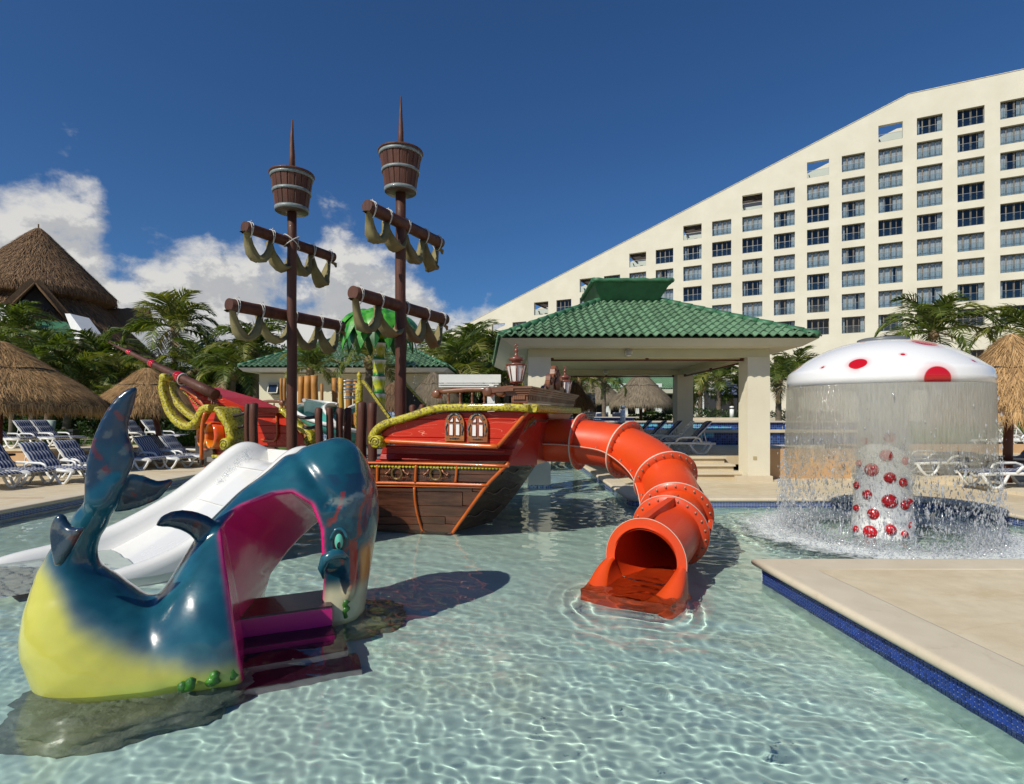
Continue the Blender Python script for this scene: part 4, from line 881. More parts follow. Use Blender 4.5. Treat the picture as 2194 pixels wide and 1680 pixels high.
def yard(parent, A, B, r, seed, label, front, nsw=4):
    rr = random.Random(seed); A, B = Vector(A), Vector(B); d = (B-A).normalized()
    y_ = thing('yard', A.lerp(B, .5), label, 'yard'); n = 12
    mb = MB(); mb.tube([A.lerp(B, i/n) for i in range(n+1)], [r*(1+.02*math.sin(i*2+seed)) for i in range(n+1)], 18); part('spar', mb, post_m, y_)
    # furled canvas hanging in loops, tied with rope
    ks = [0.03]+[(.25+.25*i)+rr.uniform(-.02, .02) for i in range(3)]+[.97]
    sl_ = thing('furled_sail', A.lerp(B, .5), label.replace('brown yard', 'olive canvas sail tied in loops under the brown yard').replace('round spar', ''), 'sail', 'furled sails on the yards')
    side = d.cross(UP).normalized()*front; mb = MB()
    pts = []; rad = []
    for j in range(4):
        a, b = ks[j], ks[j+1]; dep = r*1.0+ rr.uniform(.24, .36)
        for i in range(9):
            f_ = i/8; s_ = a+(b-a)*f_; sag = math.sin(PI*f_)**.8
            p = A.lerp(B, s_)+side*(.02+.03*math.sin(f_*6+j))-UP*(r*.9+dep*sag); pts.append(p); rad.append((.040+.046*sag)*rr.uniform(.85, 1.15))
    pts = [A-d*.03-UP*r*1.0]+pts+[B+d*.05-UP*(r*1.3), B+d*.07-UP*(r*1.9)]; rad = [.035]+rad+[.03, .012]
    nn = len(pts); rows = []
    for i, p in enumerate(pts):
        tg = (pts[min(i+1, nn-1)]-pts[max(i-1, 0)]).normalized(); s_ = side-tg*side.dot(tg); s_.normalize(); t2 = tg.cross(s_); row = []; tw = .5*math.sin(i*.45+seed)
        for k in range(12):
            a_ = 2*PI*k/12+tw; f_ = 1+.30*math.sin(3*a_+i*.35); row.append(p+s_*math.cos(a_)*rad[i]*1.25*f_+t2*math.sin(a_)*rad[i]*.55*f_)
        rows.append(row)
    mb.sheet(rows, True, closed=True); part('canvas', mb, sail_m, sl_)
    for s_ in ks:
        for off in (-.012, .014):
            c_ = A.lerp(B, min(max(s_, .05), .95))+d*off; mb = MB(); e1 = UP; e2 = side
            mb.tube([c_+e1*math.cos(a)*(r+.012+.05*max(0, -math.cos(a)))+e2*math.sin(a)*(r+.012)+d*.02*math.sin(a+off*50) for a in [2*PI*i/18 for i in range(18)]], .0055, 5, closed=True); part('rope_tie', mb, rope_m, sl_)
        mb = MB(); mb.tube([c_+UP*(r+.01)+side*.01, c_+UP*(r+.05)+d*.02, c_+UP*(r+.035)+d*.05], .004, 4); part('rope_end', mb, rope_m, sl_)
    return y_
m1 = mast(-3.38, 8.6, .082, .068, 4.7, 4.73, 5.30, .232, .308, 6.15, 0, 'left brown mast with barrel crow\'s nest')
m2 = mast(-1.79, 9.0, .098, .082, 5.15, 5.18, 5.83, .238, .335, 6.74, 0, 'taller right brown mast with barrel crow\'s nest beside the green roof')
yard(m1, (-3.93, 7.77, 3.15), (-2.96, 9.75, 3.17), .088, 1, 'lower brown yard of the left mast, round spar', -1)
yard(m1, (-3.80, 7.95, 4.29), (-3.02, 9.45, 4.28), .080, 2, 'upper brown yard of the left mast, round spar', -1)
yard(m2, (-2.29, 8.05, 3.38), (-1.22, 10.2, 3.36), .098, 3, 'lower brown yard of the right mast, round spar', -1)
yard(m2, (-2.13, 8.22, 4.69), (-1.28, 10.0, 4.69), .095, 4, 'upper brown yard of the right mast, round spar', -1)
mb = MB(); c_ = Vector((-3.38, 8.6, 4.28)); mb.tube([c_+Vector((math.cos(a)*.11, math.sin(a)*.13, .09*math.sin(a*1+1))) for a in [2*PI*i/20 for i in range(20)]], .007, 5, closed=True); mb.tube([c_+Vector((math.cos(a)*.11, math.sin(a)*.13, -.09*math.sin(a*1+1))) for a in [2*PI*i/20 for i in range(20)]], .007, 5, closed=True); part('lashing_rope', mb, rope_m, m1)
# ------------------------------------------------------------------ log posts of the ship's deck
posts = [(620, 858, 9.0, 50), (692-3, 850, 8.8, 85), (1360, 900, 8.7, 76), (1472, 895, 8.8, 72), (1575, 900, 8.9, 72), (1657, 900, 9.1, 76), (1797, 840, 8.4, 104), (1908, 843, 8.3, 92)]
names = ['thin dark log post left of the paired posts', 'dark log post beside the left mast, right of its pair', 'dark log post, first right of the left mast', 'dark log post with a knot hole, second right of the left mast', 'near black log post, third right of the left mast', 'near black log post just left of the thick posts', 'thick brown log post, left of the pair before the gallery', 'thick brown log post right beside the yellow scroll']
for (zx, zy, Y, wd), nm in zip(posts, names):
    p = P(400+zx/4.8, 685.7+zy/4.8, Y); r = wd/4.8/F*Y/2; mb = MB(); n = 9
    pts = [Vector((p.x+.006*math.sin(i+zx), p.y, lerp(.5, p.z-.03, i/n))) for i in range(n+1)]+[Vector((p.x, p.y, p.z-.008)), Vector((p.x, p.y, p.z))]
    mb.tube(pts, [r*(1+.03*math.sin(i*1.9+zx)) for i in range(n+1)]+[r*.75, r*.3], 14); solo('log_post', mb, post_m, (p.x, p.y, .5), nm, 'post', 'log posts along the deck of the ship')
for (u, v, Y, r), nm in zip(((863, 868, 9.6, .05), (884, 867, 9.7, .062), (905, 866, 9.9, .058)), ('short brown log post right behind the taller mast', 'middle short brown log post behind the sloping yellow rail', 'short brown log post, rightmost behind the sloping yellow rail')):
    p = P(u, v, Y); mb = MB(); mb.tube([(p.x, p.y, .6), (p.x, p.y, p.z-.04), (p.x, p.y, p.z-.01), (p.x, p.y, p.z)], [r, r, r*.75, r*.3], 12); solo('log_post', mb, post_m, (p.x, p.y, .6), nm, 'post', 'log posts along the deck of the ship')
# dark ropes between the posts
for a, b in (((484, 892, 9.3), (526, 884, 9.0)), ((498, 913, 9.3), (524, 912, 9.0)), ((638, 893, 8.9), (676, 893, 8.8)), ((650, 915, 8.9), (676, 914, 8.8))):
    A, B = P(*a), P(*b); mb = MB(); mb.tube([A.lerp(B, i/6)-UP*.02*math.sin(PI*i/6) for i in range(7)], .026, 8); part('guard_rope', mb, M('dark_rope', (.03, .02, .018), .5) if 'dark_rope' not in MAT else MAT['dark_rope'], ship)
# deck platform on yellow piles
mb = MB(); mb.prism([L(1.0, .05, .86), L(4.4, .05, .86), L(4.4, 3.0, .86), L(-.1, 3.0, .86), L(-.1, .3, .86)], (0, 0, .08)); part('deck', mb, M('grey_deck_boards', (.25, .23, .21), .7, (.18, .17, .15), 4, .4, 20, st=(.3, .3, 1)), ship)
for t_, w_ in ((1.6, .7), (2.6, 1.2), (3.5, .6)): mb = MB(); mb.tube([L(t_, w_, -.36), L(t_, w_, .86)], .07, 12); part('pile', mb, M('yellow_pile', (.55, .36, .03), .5) if 'yellow_pile' not in MAT else MAT['yellow_pile'], ship, rx=True)
# far red bulwark with its own rail and balustrade
WF = 2.5
for i, (v0, v1) in enumerate(((887, 893), (893, 912), (912, 928), (928, 955))):
    uR = (607, 622, 640, 658)[i]; uR0 = (604, 610, 628, 645)[i]
    for a, bT, bB in ((545, 592, 592), (592, uR0, uR)): plank(ship, 'bulwark_plank', [SPw(lerp(a, bT, k/3), v0, WF) for k in range(4)], [SPw(lerp(a, bB, k/3), v1, WF) for k in range(4)], red_v)
mb = MB(); mb.prism([SPw(545, 885, WF+.04), SPw(604, 885, WF+.04), SPw(664, 958, WF+.04), SPw(545, 958, WF+.04)], sb*.05); part('bulwark_back', mb, red_dark, ship)
umb('bulwark_batten', [(592, 884), (592, 940), (560, 942)], .022, orange_p, surf=WF-.03)
ribbon('far_gunwale', [SPw(u, v, WF-.03) for u, v in ((545, 880), (590, 880), (606, 880), (622, 893), (640, 912), (655, 922), (668, 932), (671, 945))], .2, .10, yellow_g, sb)
c0 = SPw(660, 944, WF-.1); mb = MB(); mb.lathe(c0-sb*.02, [(0, 0), (.085, 0), (.1, .02), (.1, .2)], 18, axis=sb); part('scroll', mb, yellow_g, ship)
mb = MB(); mb.tube(spiral(c0-sb*.022, sa, UP, .08, .015, 1.6, 30), .007, 5); part('scroll_groove', mb, MAT['dark_groove'], ship)
balustrade(SPw(556, 880, WF), SPw(596, 880, WF), 1.6+30/F*SPw(570, 870, WF).y, 3, None)
# ------------------------------------------------------------------ bow: sheer boards, stem, hawse rings, figurehead scroll
def bow_board(pt, pb, m_=red_v): plank(ship, 'bow_plank', [SPw(u, v, w_) for u, v, w_ in pt], [SPw(u, v, w_) for u, v, w_ in pb], m_)
TT = [(389, 826, .9), (430, 838, .95), (475, 851, 1.0), (523, 872, 1.1)]; BB = [(424, 889, .9), (438, 886, .95), (478, 884, 1.0), (523, 884, 1.1)]
for k in range(5):
    f0, f1 = k/5, (k+1)/5; bow_board([(lerp(a[0], b[0], f0), lerp(a[1], b[1], f0), a[2]) for a, b in zip(TT, BB)], [(lerp(a[0], b[0], f1), lerp(a[1], b[1], f1), a[2]) for a, b in zip(TT, BB)])
mb = MB(); mb.prism([SPw(u, v, .96+.02*i) for i, (u, v, w_) in enumerate([TT[0], TT[1], TT[2], TT[3], BB[3], BB[0]])], sb*.9); part('bow_block', mb, red_v, ship)
umb('bow_moulding', [(389, 830), (400, 834), (418, 848), (432, 862), (442, 876)], .040, orange_p, surf=.82)
umb('bow_moulding', [(442, 877), (470, 878), (500, 882), (523, 887)], .022, orange_p, surf=.9)
mb = MB(); 
for i in range(14): p = SPw(lerp(394, 434, i/13), lerp(841, 880, (i/13)**1.15), .80); mb.lathe(p, [(.018, 0), (.012, .01), (0, .012)], 7, axis=-sb)
part('scallop_trim', mb, yellow_g, ship)['kind'] = 'stuff'
# bowsprit
mb = MB(); A, B = P(462, 846, 9.5), P(232, 733, 10.6); bs = thing('bowsprit', A, 'tapering brown bowsprit with red rings pointing up left', 'bowsprit')
mb.tube([A.lerp(B, f_) for f_ in (0, .15, .35, .6, .8, 1)], [.092, .085, .072, .05, .032, .008], 16); part('spar', mb, post_m, bs)
ring_m = M('red_enamel', (.50, .008, .015), .12, coat=.7)
for u, v in ((281, 757.5), (333, 783), (389.5, 811.5)):
    f_ = (462-u)/230.; p = A.lerp(B, f_); r = np.interp(f_, (0, .15, .35, .6, .8, 1), (.092, .085, .072, .05, .032, .008)); ax = (B-A).normalized(); mb = MB()
    mb.lathe(p-ax*.06, [(r*1.0, 0), (r*1.28, .01), (r*1.3, .035), (r*1.12, .045), (r*1.12, .075), (r*1.3, .085), (r*1.28, .11), (r, .12)], 18, axis=ax); part('ring', mb, ring_m, bs)
p = A.lerp(B, .285); ax = (B-A).normalized(); mb = MB(); e1 = ax.cross(UP).normalized(); e2 = e1.cross(ax); mb.tube([p+e1*math.cos(a)*.088+e2*math.sin(a)*(.088 if math.sin(a) > 0 else .12) for a in [2*PI*i/20 for i in range(20)]], .012, 6, closed=True); part('strap', mb, rope_m, bs)
# stem and front boards of the bow
fn = Vector((-.66, -.75, 0)).normalized(); fe = Vector((.75, -.66, 0)).normalized(); fo = P(462, 900, 9.42)
def FP_(u, v, off=0.):
    xr = (u-CX)/F; k = fo.dot(fn)+off; Y = k/(xr*fn.x+fn.y); return P(u, v, Y)
mb = MB()
for i, (v0, v1, ul0, ul1) in enumerate(((882, 900, 440, 436), (900, 925, 436, 432), (925, 950, 432, 431.5), (950, 966, 431.5, 431.5), (966, 984, 431.5, 432))):
    plank(ship, 'stem_plank', [FP_(lerp(ul0, 486, k/3), v0) for k in range(4)], [FP_(lerp(ul1, 486, k/3), v1) for k in range(4)], red_v if i not in (3,) else orange_p)
mb.prism([FP_(u, v, -.04) for u, v in ((440, 880), (484, 880), (484, 1000), (440, 1012), (432, 985), (432, 905))], -fn*.3); part('stem_block', mb, M('orange_red_paint', (.55, .09, .01), .35, coat=.3), ship)
for u, v, s_ in ((446.5, 932.5, .95), (465.6, 933, 1.)):
    c_ = FP_(u, v, .03); rz = .225*s_; mb = MB()
    pr = [(rz*.80, -.05), (rz*.80, .10), (rz*.86, .125), (rz*.97, .12), (rz*1.02, .08), (rz*1.02, -.02)]
    mb.lathe(c_, pr, 30, axis=fn, cap=False); hr = part('hawse_ring', mb, M('glossy_orange_yellow', (.78, .22, .01), .12, (.75, .09, .01), 1.6, coat=.8, lo=.45, hi=.55) if 'glossy_orange_yellow' not in MAT else MAT['glossy_orange_yellow'], ship)
    mb = MB(); mb.lathe(c_, [(0, -.01), (rz*.79, -.01)], 24, axis=fn, cap=False); part('hawse_back', mb, post_m, hr)
umb('stem_edge', [(440, 884), (434, 908), (432, 940), (431.5, 985)], .03, orange_p, surf=.0)
for u, v, r in ((430, 989, .065), (455.6, 990, .075)):
    c_ = FP_(u, v, .12); mb = MB(); mb.lathe(c_, [(r*.55, -.03), (r, -.03), (r*1.03, 0), (r, .03), (r*.55, .03)], 20, axis=fn, cap=False); wl = part('carriage_wheel', mb, old_brown, ship)
    mb = MB(); mb.lathe(c_, [(0, .02), (r*.2, .022), (r*.25, .0)], 10, axis=fn); [mb.bar(c_, c_+(fe*math.cos(a)+UP*math.sin(a))*r*.6, .015, .015) for a in (0, 1.05, 2.1, 3.14, 4.2, 5.2)]; part('spokes', mb, bronze, wl)
mb = MB(); mb.prism([FP_(u, v, .06) for u, v in ((434, 965), (455, 963), (457, 980), (436, 984))], -fn*.06); gr_ = part('grating_board', mb, old_brown, ship)
mb = MB(); mb.prism([FP_(u, v, .05) for u, v in ((432, 982), (500, 980), (500, 994), (436, 1000))], -fn*.1); part('axle_board', mb, old_brown, ship)
umb('scallop_band', [(455, 978), (478, 979), (500, 978)], .03, yellow_g, surf=.05)
mb = MB(); mb.prism([FP_(u, v, .02) for u, v in ((436, 996), (490, 990), (490, 1040), (455, 1040), (438, 1010))], -fn*.5); part('keel_block', mb, orange_p, ship, rx=True)
# figurehead scrolls
K1 = [(352, 812), (351, 832), (356, 855), (366, 882), (385, 905), (406, 914), (424, 905), (436, 884), (446, 876), (458, 875)]
ribbon('figurehead_scroll', [SPw(u, v, .15) for u, v in K1], (.14, .22), (.10, .13), yellow_g, sb)
K2 = [(367, 818), (368, 835), (376, 855), (392, 875), (412, 892), (426, 899)]
ribbon('figurehead_scroll', [SPw(u, v, 1.2) for u, v in K2], .16, .11, yellow_g, sb)
c_ = SPw(352, 809, .1); mb = MB(); mb.lathe(c_-sb*.05, [(0, 0), (.06, 0), (.07, .02), (.07, .16), (0, .18)], 14, axis=sb); part('knob', mb, yellow_g, ship)
K3 = [(456, 876), (467, 888), (476, 905), (484, 925), (489, 945), (486, 958)]
ribbon('figurehead_bracket', [SPw(u, v, .0)+sb*.28 for u, v in K3], (.52, .50), (.10, .13), yellow_g, sb)
mb = MB(); c_ = SPw(485, 952, -.02); mb.lathe(c_, [(0, -.06), (.06, -.06), (.10, -.04), (.105, 0), (.105, .44), (0, .45)], 20, axis=sb); part('scroll', mb, yellow_g, ship)
mb = MB(); mb.tube(spiral(c_-sb*.062, sa, UP, .075, .015, 1.5, 26), .007, 5); part('scroll_groove', mb, MAT['dark_groove'], ship)
# small rail on the bow
mb = MB(); a = SPw(448, 855, .5); b = SPw(474, 850, .5); mb.tube([a, a.lerp(b, .5)+UP*.02, b], .028, 8, flat=1.4); hb = part('handrail', mb, wood_c, ship)
for u in (454, 459, 465): mb = MB(); mb.tube([SPw(u, 856, .5), SPw(u, 874, .5)], [.013, .017], 7); part('baluster', mb, wood_c, ship)
# ------------------------------------------------------------------ orange tube slide
tube_m = M('orange_red_fibreglass', (.72, .075, .010), .42, (.62, .055, .007), 1.6, .18, 26, coat=.15, bdist=.004, col3=(.62, .050, .012), scale3=.9, rvar=.08)
tube_in = M('deep_red_fibreglass', (.72, .060, .010), .35, (.60, .045, .008), 2, .2, 20, coat=.4)
edge_m = M('pale_flange_edge', (.62, .48, .38), .6); bolt_m = M('galvanised_bolt', (.30, .17, .11), .5, metal=.3)
slide = thing('tube_slide', (1.3, 6.6, 0), 'orange red enclosed tube slide curling from the ship into the pool', 'slide')
ctrl = [(-.9, 8.95, 1.22), (-.2, 8.78, 1.23), (.45, 8.58, 1.235), (1.02, 8.30, 1.225), (1.60, 7.88, 1.13), (1.93, 7.25, .86), (1.93, 6.62, .53), (1.72, 6.10, .345), (1.30, 5.46, .20)]
cp = catmull(ctrl, 10); TR = .325
def frame_at(i):
    a, b = cp[max(i-1, 0)], cp[min(i+1, len(cp)-1)]; tg = (b-a).normalized(); x = tg.cross(UP).normalized(); y = x.cross(tg); return tg, x, y
def shell_seg(i0, i1, r, mat_, name, th=.02):
    mb = MB(); n = 40; rows = []
    for i in range(i0, i1+1):
        tg, x, y = frame_at(i); rows.append([cp[i]+x*math.cos(2*PI*k/n)*r+y*math.sin(2*PI*k/n)*r for k in range(n)])
    mb.sheet(rows, True, closed=True); return part(name, mb, mat_, slide, rx=True, fix=False)
cuts = [0, 20, 30, 40, 50, 60, 70, 80]
for a, b in zip(cuts[:-1], cuts[1:]):
    shell_seg(a, b, TR, tube_m, 'tube_section'); shell_seg(a, b, TR-.018, tube_in, 'tube_lining')
bolt_mb = MB(); bolt_mb.lathe((0, 0, -.01), [(.017, 0), (.017, .012), (.010, .014), (.010, .026), (0, .027)], 8); bolt_me = mesh('bolt', bolt_mb, bolt_m)
def flange(i, off=0., r1=.415, nb=22):
    tg, x, y = frame_at(i); c_ = cp[i]+tg*off; mb = MB()
    mb.lathe(c_, [(TR-.005, -.022), (r1, -.014), (r1, .010), (TR-.005, .022)], 44, axis=tg, cap=False); fl = part('flange', mb, tube_m, slide, rx=True)
    mb = MB(); mb.lathe(c_, [(r1+.001, -.012), (r1+.005, -.005), (r1+.001, .008)], 44, axis=tg, cap=False); part('flange_edge', mb, edge_m, fl)
    q_ = tg.to_track_quat('Z', 'Y'); 
    for k in range(nb):
        a = 2*PI*(k+.5)/nb; p = c_+(x*math.cos(a)+y*math.sin(a))*(r1-.04)+tg*.012; link('bolt', bolt_me, fl, p-wloc(fl), q_.to_euler())
for i in (18, 30, 40, 52, 63, 70): flange(i)
# side seams where the half shells are bolted together
for sg in (1, -1):
    mb = MB(); rows = []
    for i in range(22, 71):
        tg, x, y = frame_at(i); p = cp[i]+x*sg*(TR-.01)-y*.04; q_ = cp[i]+x*sg*(TR+.075)-y*.04; rows.append([p+y*.016, q_+y*.014, q_-y*.014, p-y*.016])
    mb.sheet(rows, False); sm_ = part('seam_flange', mb, tube_m, slide)
    mb = MB(); mb.tube([cp[i]+frame_at(i)[1]*sg*(TR+.077)-frame_at(i)[2]*.04 for i in range(22, 71)], .006, 5); part('seam_edge', mb, edge_m, sm_)
    for i in range(24, 70, 4):
        tg, x, y = frame_at(i); link('bolt', bolt_me, sm_, cp[i]+x*sg*(TR+.04)-y*.024-wloc(sm_), y.to_track_quat('Z', 'Y').to_euler())
mb = MB(); rows = []
for i in range(2, 22):
    tg, x, y = frame_at(i); s_ = x*(1 if x.y < 0 else -1); p = cp[i]+s_*(TR-.02); rows.append([p+y*.05, p+s_*.055+y*.045, p+s_*.055-y*.045, p-y*.05])
mb.sheet(rows, False); part('seam_flange', mb, tube_m, slide)
# exit mouth: ring, wings and lip
tg, x, y = frame_at(80); cE = cp[80]; y = UP.copy(); tgh = Vector((tg.x, tg.y, 0)).normalized(); x = tgh.cross(UP).normalized()
if x.x < 0: x = -x
RO, RI = .405, .315; mb = MB(); rows = []
for k in range(37):
    a = R(-12)+R(204)*k/36; d = x*math.cos(a)+y*math.sin(a); rows.append([cE+d*RI-tgh*.05, cE+d*RI+tgh*.015, cE+d*RO+tgh*.015, cE+d*RO-tgh*.03])
mb.sheet(rows, False); part('mouth_ring', mb, tube_m, slide, rx=True)
mb = MB(); mb.tube([r[2]-tgh*.005 for r in rows], .005, 5); part('ring_edge', mb, edge_m, slide)
mo = Vector((cE.x, cE.y, 0)); LIP = .54; RO2 = .43
def lipz(d_): f_ = d_/LIP; return lerp(cE.z-.03, -.045, f_*f_*(3-2*f_)*.85+.15*f_)
def pipex(z): return math.sqrt(max(RI*RI-(z-cE.z)**2, .0004))
for sg in (1, -1):
    mb = MB(); rows = []
    for i in range(17):
        d_ = LIP*i/16; z = lipz(d_); xi = pipex(z)*lerp(1, .95, i/16); xo = lerp(RO-.005, RO2, i/16)+.03*math.sin(PI*i/16)
        rows.append([mo+x*sg*xi+tgh*(d_-.03)+UP*(z-.01), mo+x*sg*(xi+.012)+tgh*(d_-.01)+UP*(z+.012), mo+x*sg*((xi+xo)/2)+tgh*d_+UP*(z+.022), mo+x*sg*(xo-.02)+tgh*(d_-.01)+UP*(z+.010), mo+x*sg*xo+tgh*(d_-.03)+UP*(z-.02), mo+x*sg*(xo+.02)+tgh*(d_-.03)-UP*.36])
    mb.sheet(rows, True); part('wing', mb, tube_m, slide, rx=True)
mb = MB(); rows = []
for i in range(17):
    d_ = LIP*i/16-.02; zt = lipz(max(d_, 0)); xi = pipex(zt)*lerp(1, .95, i/16); a0 = math.atan2(zt-cE.z, xi)
    rows.append([mo+x*math.cos(a)*RI*lerp(1, .95, i/16)+tgh*d_+UP*max(cE.z+math.sin(a)*RI, -.085-.0*i) for a in [PI-a0+(PI+2*a0)*k/18 for k in range(19)]])
mb.sheet(rows, True); part('trough', mb, tube_in, slide, rx=True)
zl = lipz(LIP); xi = pipex(zl)*.95; mb = MB(); mb.prism([mo+x*px_+tgh*(LIP+.0)+UP*z_ for px_, z_ in ((-RO2, zl), (-xi, zl-.002), (-xi*.9, -.085), (xi*.9, -.085), (xi, zl-.002), (RO2, zl), (RO2+.02, -.36), (-RO2-.02, -.36))], -tgh*.04); part('lip', mb, tube_m, slide, rx=True)
# curved fin on top where the last section meets the ring
mb = MB(); pts = [(76.0, .34, .13), (73.5, .35, .10), (71.5, .36, .04), (69.5, .36, -.0)]
i0 = 80; P1 = cE+UP*RO-tgh*.01-x*.02; P4 = cp[69]+UP*(TR+.06)+x*.05; mb = MB(); cv = catmull([P1, P1.lerp(P4, .35)-x*.03-UP*.02, P1.lerp(P4, .7)+x*.02+UP*.015, P4], 5); rows = [[p-x*.04-UP*.10, p-x*.04, p+x*.035, p+x*.03-UP*.13] for p in cv]
mb.sheet(rows, False); part('top_fin', mb, tube_m, slide)

# ------------------------------------------------------------------ white wide slide
ws_m = M('white_gelcoat', (.80, .79, .75), .22, (.76, .75, .71), 2, .12, 8, coat=.5, rvar=.08)
A_ = Vector((-3.75, 8.3, 0)); sd = Vector((-.68, -.733, 0)).normalized(); sp_ = Vector((.733, -.68, 0)).normalized(); SL = 2.87; SW = 1.9
prof = [(-.12, .98), (0, 1.18), (.06, 1.25), (.13, 1.22), (.2, 1.06), (.294, .83), (.42, .57), (.534, .40), (.644, .25), (.75, .17), (.833, .125), (.95, .085), (1.03, .03), (1.08, -.06)]
def pz(s_): return float(np.interp(s_, [q[0] for q in prof], [q[1] for q in prof]))
N_ = 60; ss = [-.02+1.08*i/N_ for i in range(N_+1)]
zs = [pz(s_) for s_ in ss]
for _ in range(4): zs = [zs[0]]+[(zs[i-1]+2*zs[i]+zs[i+1])/4 for i in range(1, N_)]+[zs[-1]]
wsl = thing('wide_slide', (-4.2, 6.6, 0), 'wide white water slide running down from the ship behind the whale', 'slide')
def floorz(s_, z): return max(z-.24, -.06) if s_ < .8 else max(z-.20-.0*s_, -.10)
for side, shift, s_end in ((0, 0, 1.08), (1, SW-.26, .80)):
    mb = MB(); rows = []
    for s_, z in zip(ss, zs):
        if s_ > s_end: continue
        b = A_+sd*SL*s_+sp_*shift; zz = z if side == 0 else float(np.interp(s_+.20*max(0, s_-.3)/.5, ss, zs)); fz_ = floorz(s_, zz); row = []
        sec = [(-.02, fz_-.25), (-.02, zz-.12), (.0, zz-.05), (.04, zz-.012), (.10, zz), (.16, zz-.012), (.21, zz-.05), (.24, zz-.11), (.262, max(fz_, zz-.2)), (.30, fz_)]
        if side: sec = [(.26-a, c_) for a, c_ in sec]
        rows.append([b+sp_*a+UP*c_ for a, c_ in sec])
    mb.sheet(rows, True); part('side_rail', mb, ws_m, wsl, rx=True)
mb = MB(); rows = []
for s_, z in zip(ss, zs):
    b = A_+sd*SL*s_; fz_ = floorz(s_, z); rows.append([b+sp_*(.26+(SW-.52)*k/6)+UP*(fz_-.012*math.sin(PI*k/6)) for k in range(7)])
mb.sheet(rows, True); part('chute', mb, ws_m, wsl, rx=True)
for s_ in (.16, .33): mb = MB(); z = float(np.interp(s_, ss, zs)); b = A_+sd*SL*s_; mb.tube([b+sp_*(.27+(SW-.54)*k/4)+UP*(floorz(s_, z)+.001) for k in range(5)], .004, 4); part('joint_line', mb, M('joint_grey', (.55, .54, .50), .5) if 'joint_grey' not in MAT else MAT['joint_grey'], wsl)
b = A_+sd*SL*-.01; z0 = zs[0]; mb = MB(); mb.prism([b+sp_*.22+UP*(z0-.02), b+sp_*(SW-.2)+UP*(z0-.02), b+sp_*(SW-.2)+UP*(z0-.34), b+sp_*.22+UP*(z0-.34)], -sd*.06); part('head_wall', mb, ws_m, wsl)
b = A_+sd*SL*.05; mb = MB(); mb.prism([b+sp_*.1-UP*.0+UP*(1.0), b+sp_*(SW-.1)+UP*1.0, b+sp_*(SW-.1)+sd*.9+UP*.3, b+sp_*(SW-.1)+UP*-.1, b+sp_*.1-UP*.1], sd*.12) if 0 else mb.bb(0, 0, 0, 0, 0, 0)
# splash running down beside the left rail
spl_m = bpy.data.materials.new('water_drops'); spl_m.use_nodes = True; t = NT(spl_m.node_tree); spl_m.node_tree.nodes.clear(); out = t.n('ShaderNodeOutputMaterial')
tr_ = t.n('ShaderNodeBsdfTransparent'); gls = t.n('ShaderNodeBsdfGlossy'); gls.inputs['Roughness'].default_value = .05; gls.inputs[0].default_value = (.95, .97, 1, 1); df_ = t.n('ShaderNodeBsdfTranslucent'); df_.inputs[0].default_value = (.85, .88, .9, 1)
a1 = t.n('ShaderNodeMixShader'); a1.inputs[0].default_value = .65; t.l(gls.outputs[0], a1.inputs[1]); dfa = t.n('ShaderNodeBsdfDiffuse'); dfa.inputs[0].default_value = (.95, .96, .97, 1); mxa = t.n('ShaderNodeMixShader'); t.l(df_.outputs[0], mxa.inputs[1]); t.l(dfa.outputs[0], mxa.inputs[2]); t.l(mxa.outputs[0], a1.inputs[2]); a2 = t.n('ShaderNodeMixShader'); a2.inputs[0].default_value = .55; t.l(tr_.outputs[0], a2.inputs[1]); t.l(a1.outputs[0], a2.inputs[2]); t.l(a2.outputs[0], out.inputs[0])
def drops_mesh(name, centres, sizes, stretch=None, rnd_=None):
    """many small octahedral drops in one mesh (numpy)"""
    base = np.array([(1, 0, 0), (-1, 0, 0), (0, 1, 0), (0, -1, 0), (0, 0, 1), (0, 0, -1)], float)*.5
    tri = np.array([(0, 2, 4), (2, 1, 4), (1, 3, 4), (3, 0, 4), (2, 0, 5), (1, 2, 5), (3, 1, 5), (0, 3, 5)])
    C_ = np.asarray(centres); n = len(C_); sz = np.asarray(sizes).reshape(n, 1, -1)
    V_ = C_[:, None, :]+base[None]*sz+ (np.random.default_rng(3).random((n, 6, 3))-.5)*sz*.35
    T_ = tri[None]+(np.arange(n)*6)[:, None, None]; return np_mesh(name, V_.reshape(-1, 3), T_.reshape(-1, 3), spl_m, True)
r_ = np.random.default_rng(4); n = 650; f_ = r_.random(n)**1.4; cs = []; 
for f1 in f_:
    s_ = .10+.16*f1; z = float(np.interp(s_, ss, zs)); b = A_+sd*SL*s_+sp_*(.34+.10*f1+r_.normal()*.075); cs.append((b.x, b.y, floorz(s_, z)+.02+abs(r_.normal())*.09*(1-f1)**2))
sz = r_.uniform(.004, .014, (n, 1))*np.array([[1, 1, 1.3]]); o = link('water_splash', drops_mesh('water_splash', cs, sz)); o['kind'] = 'stuff'

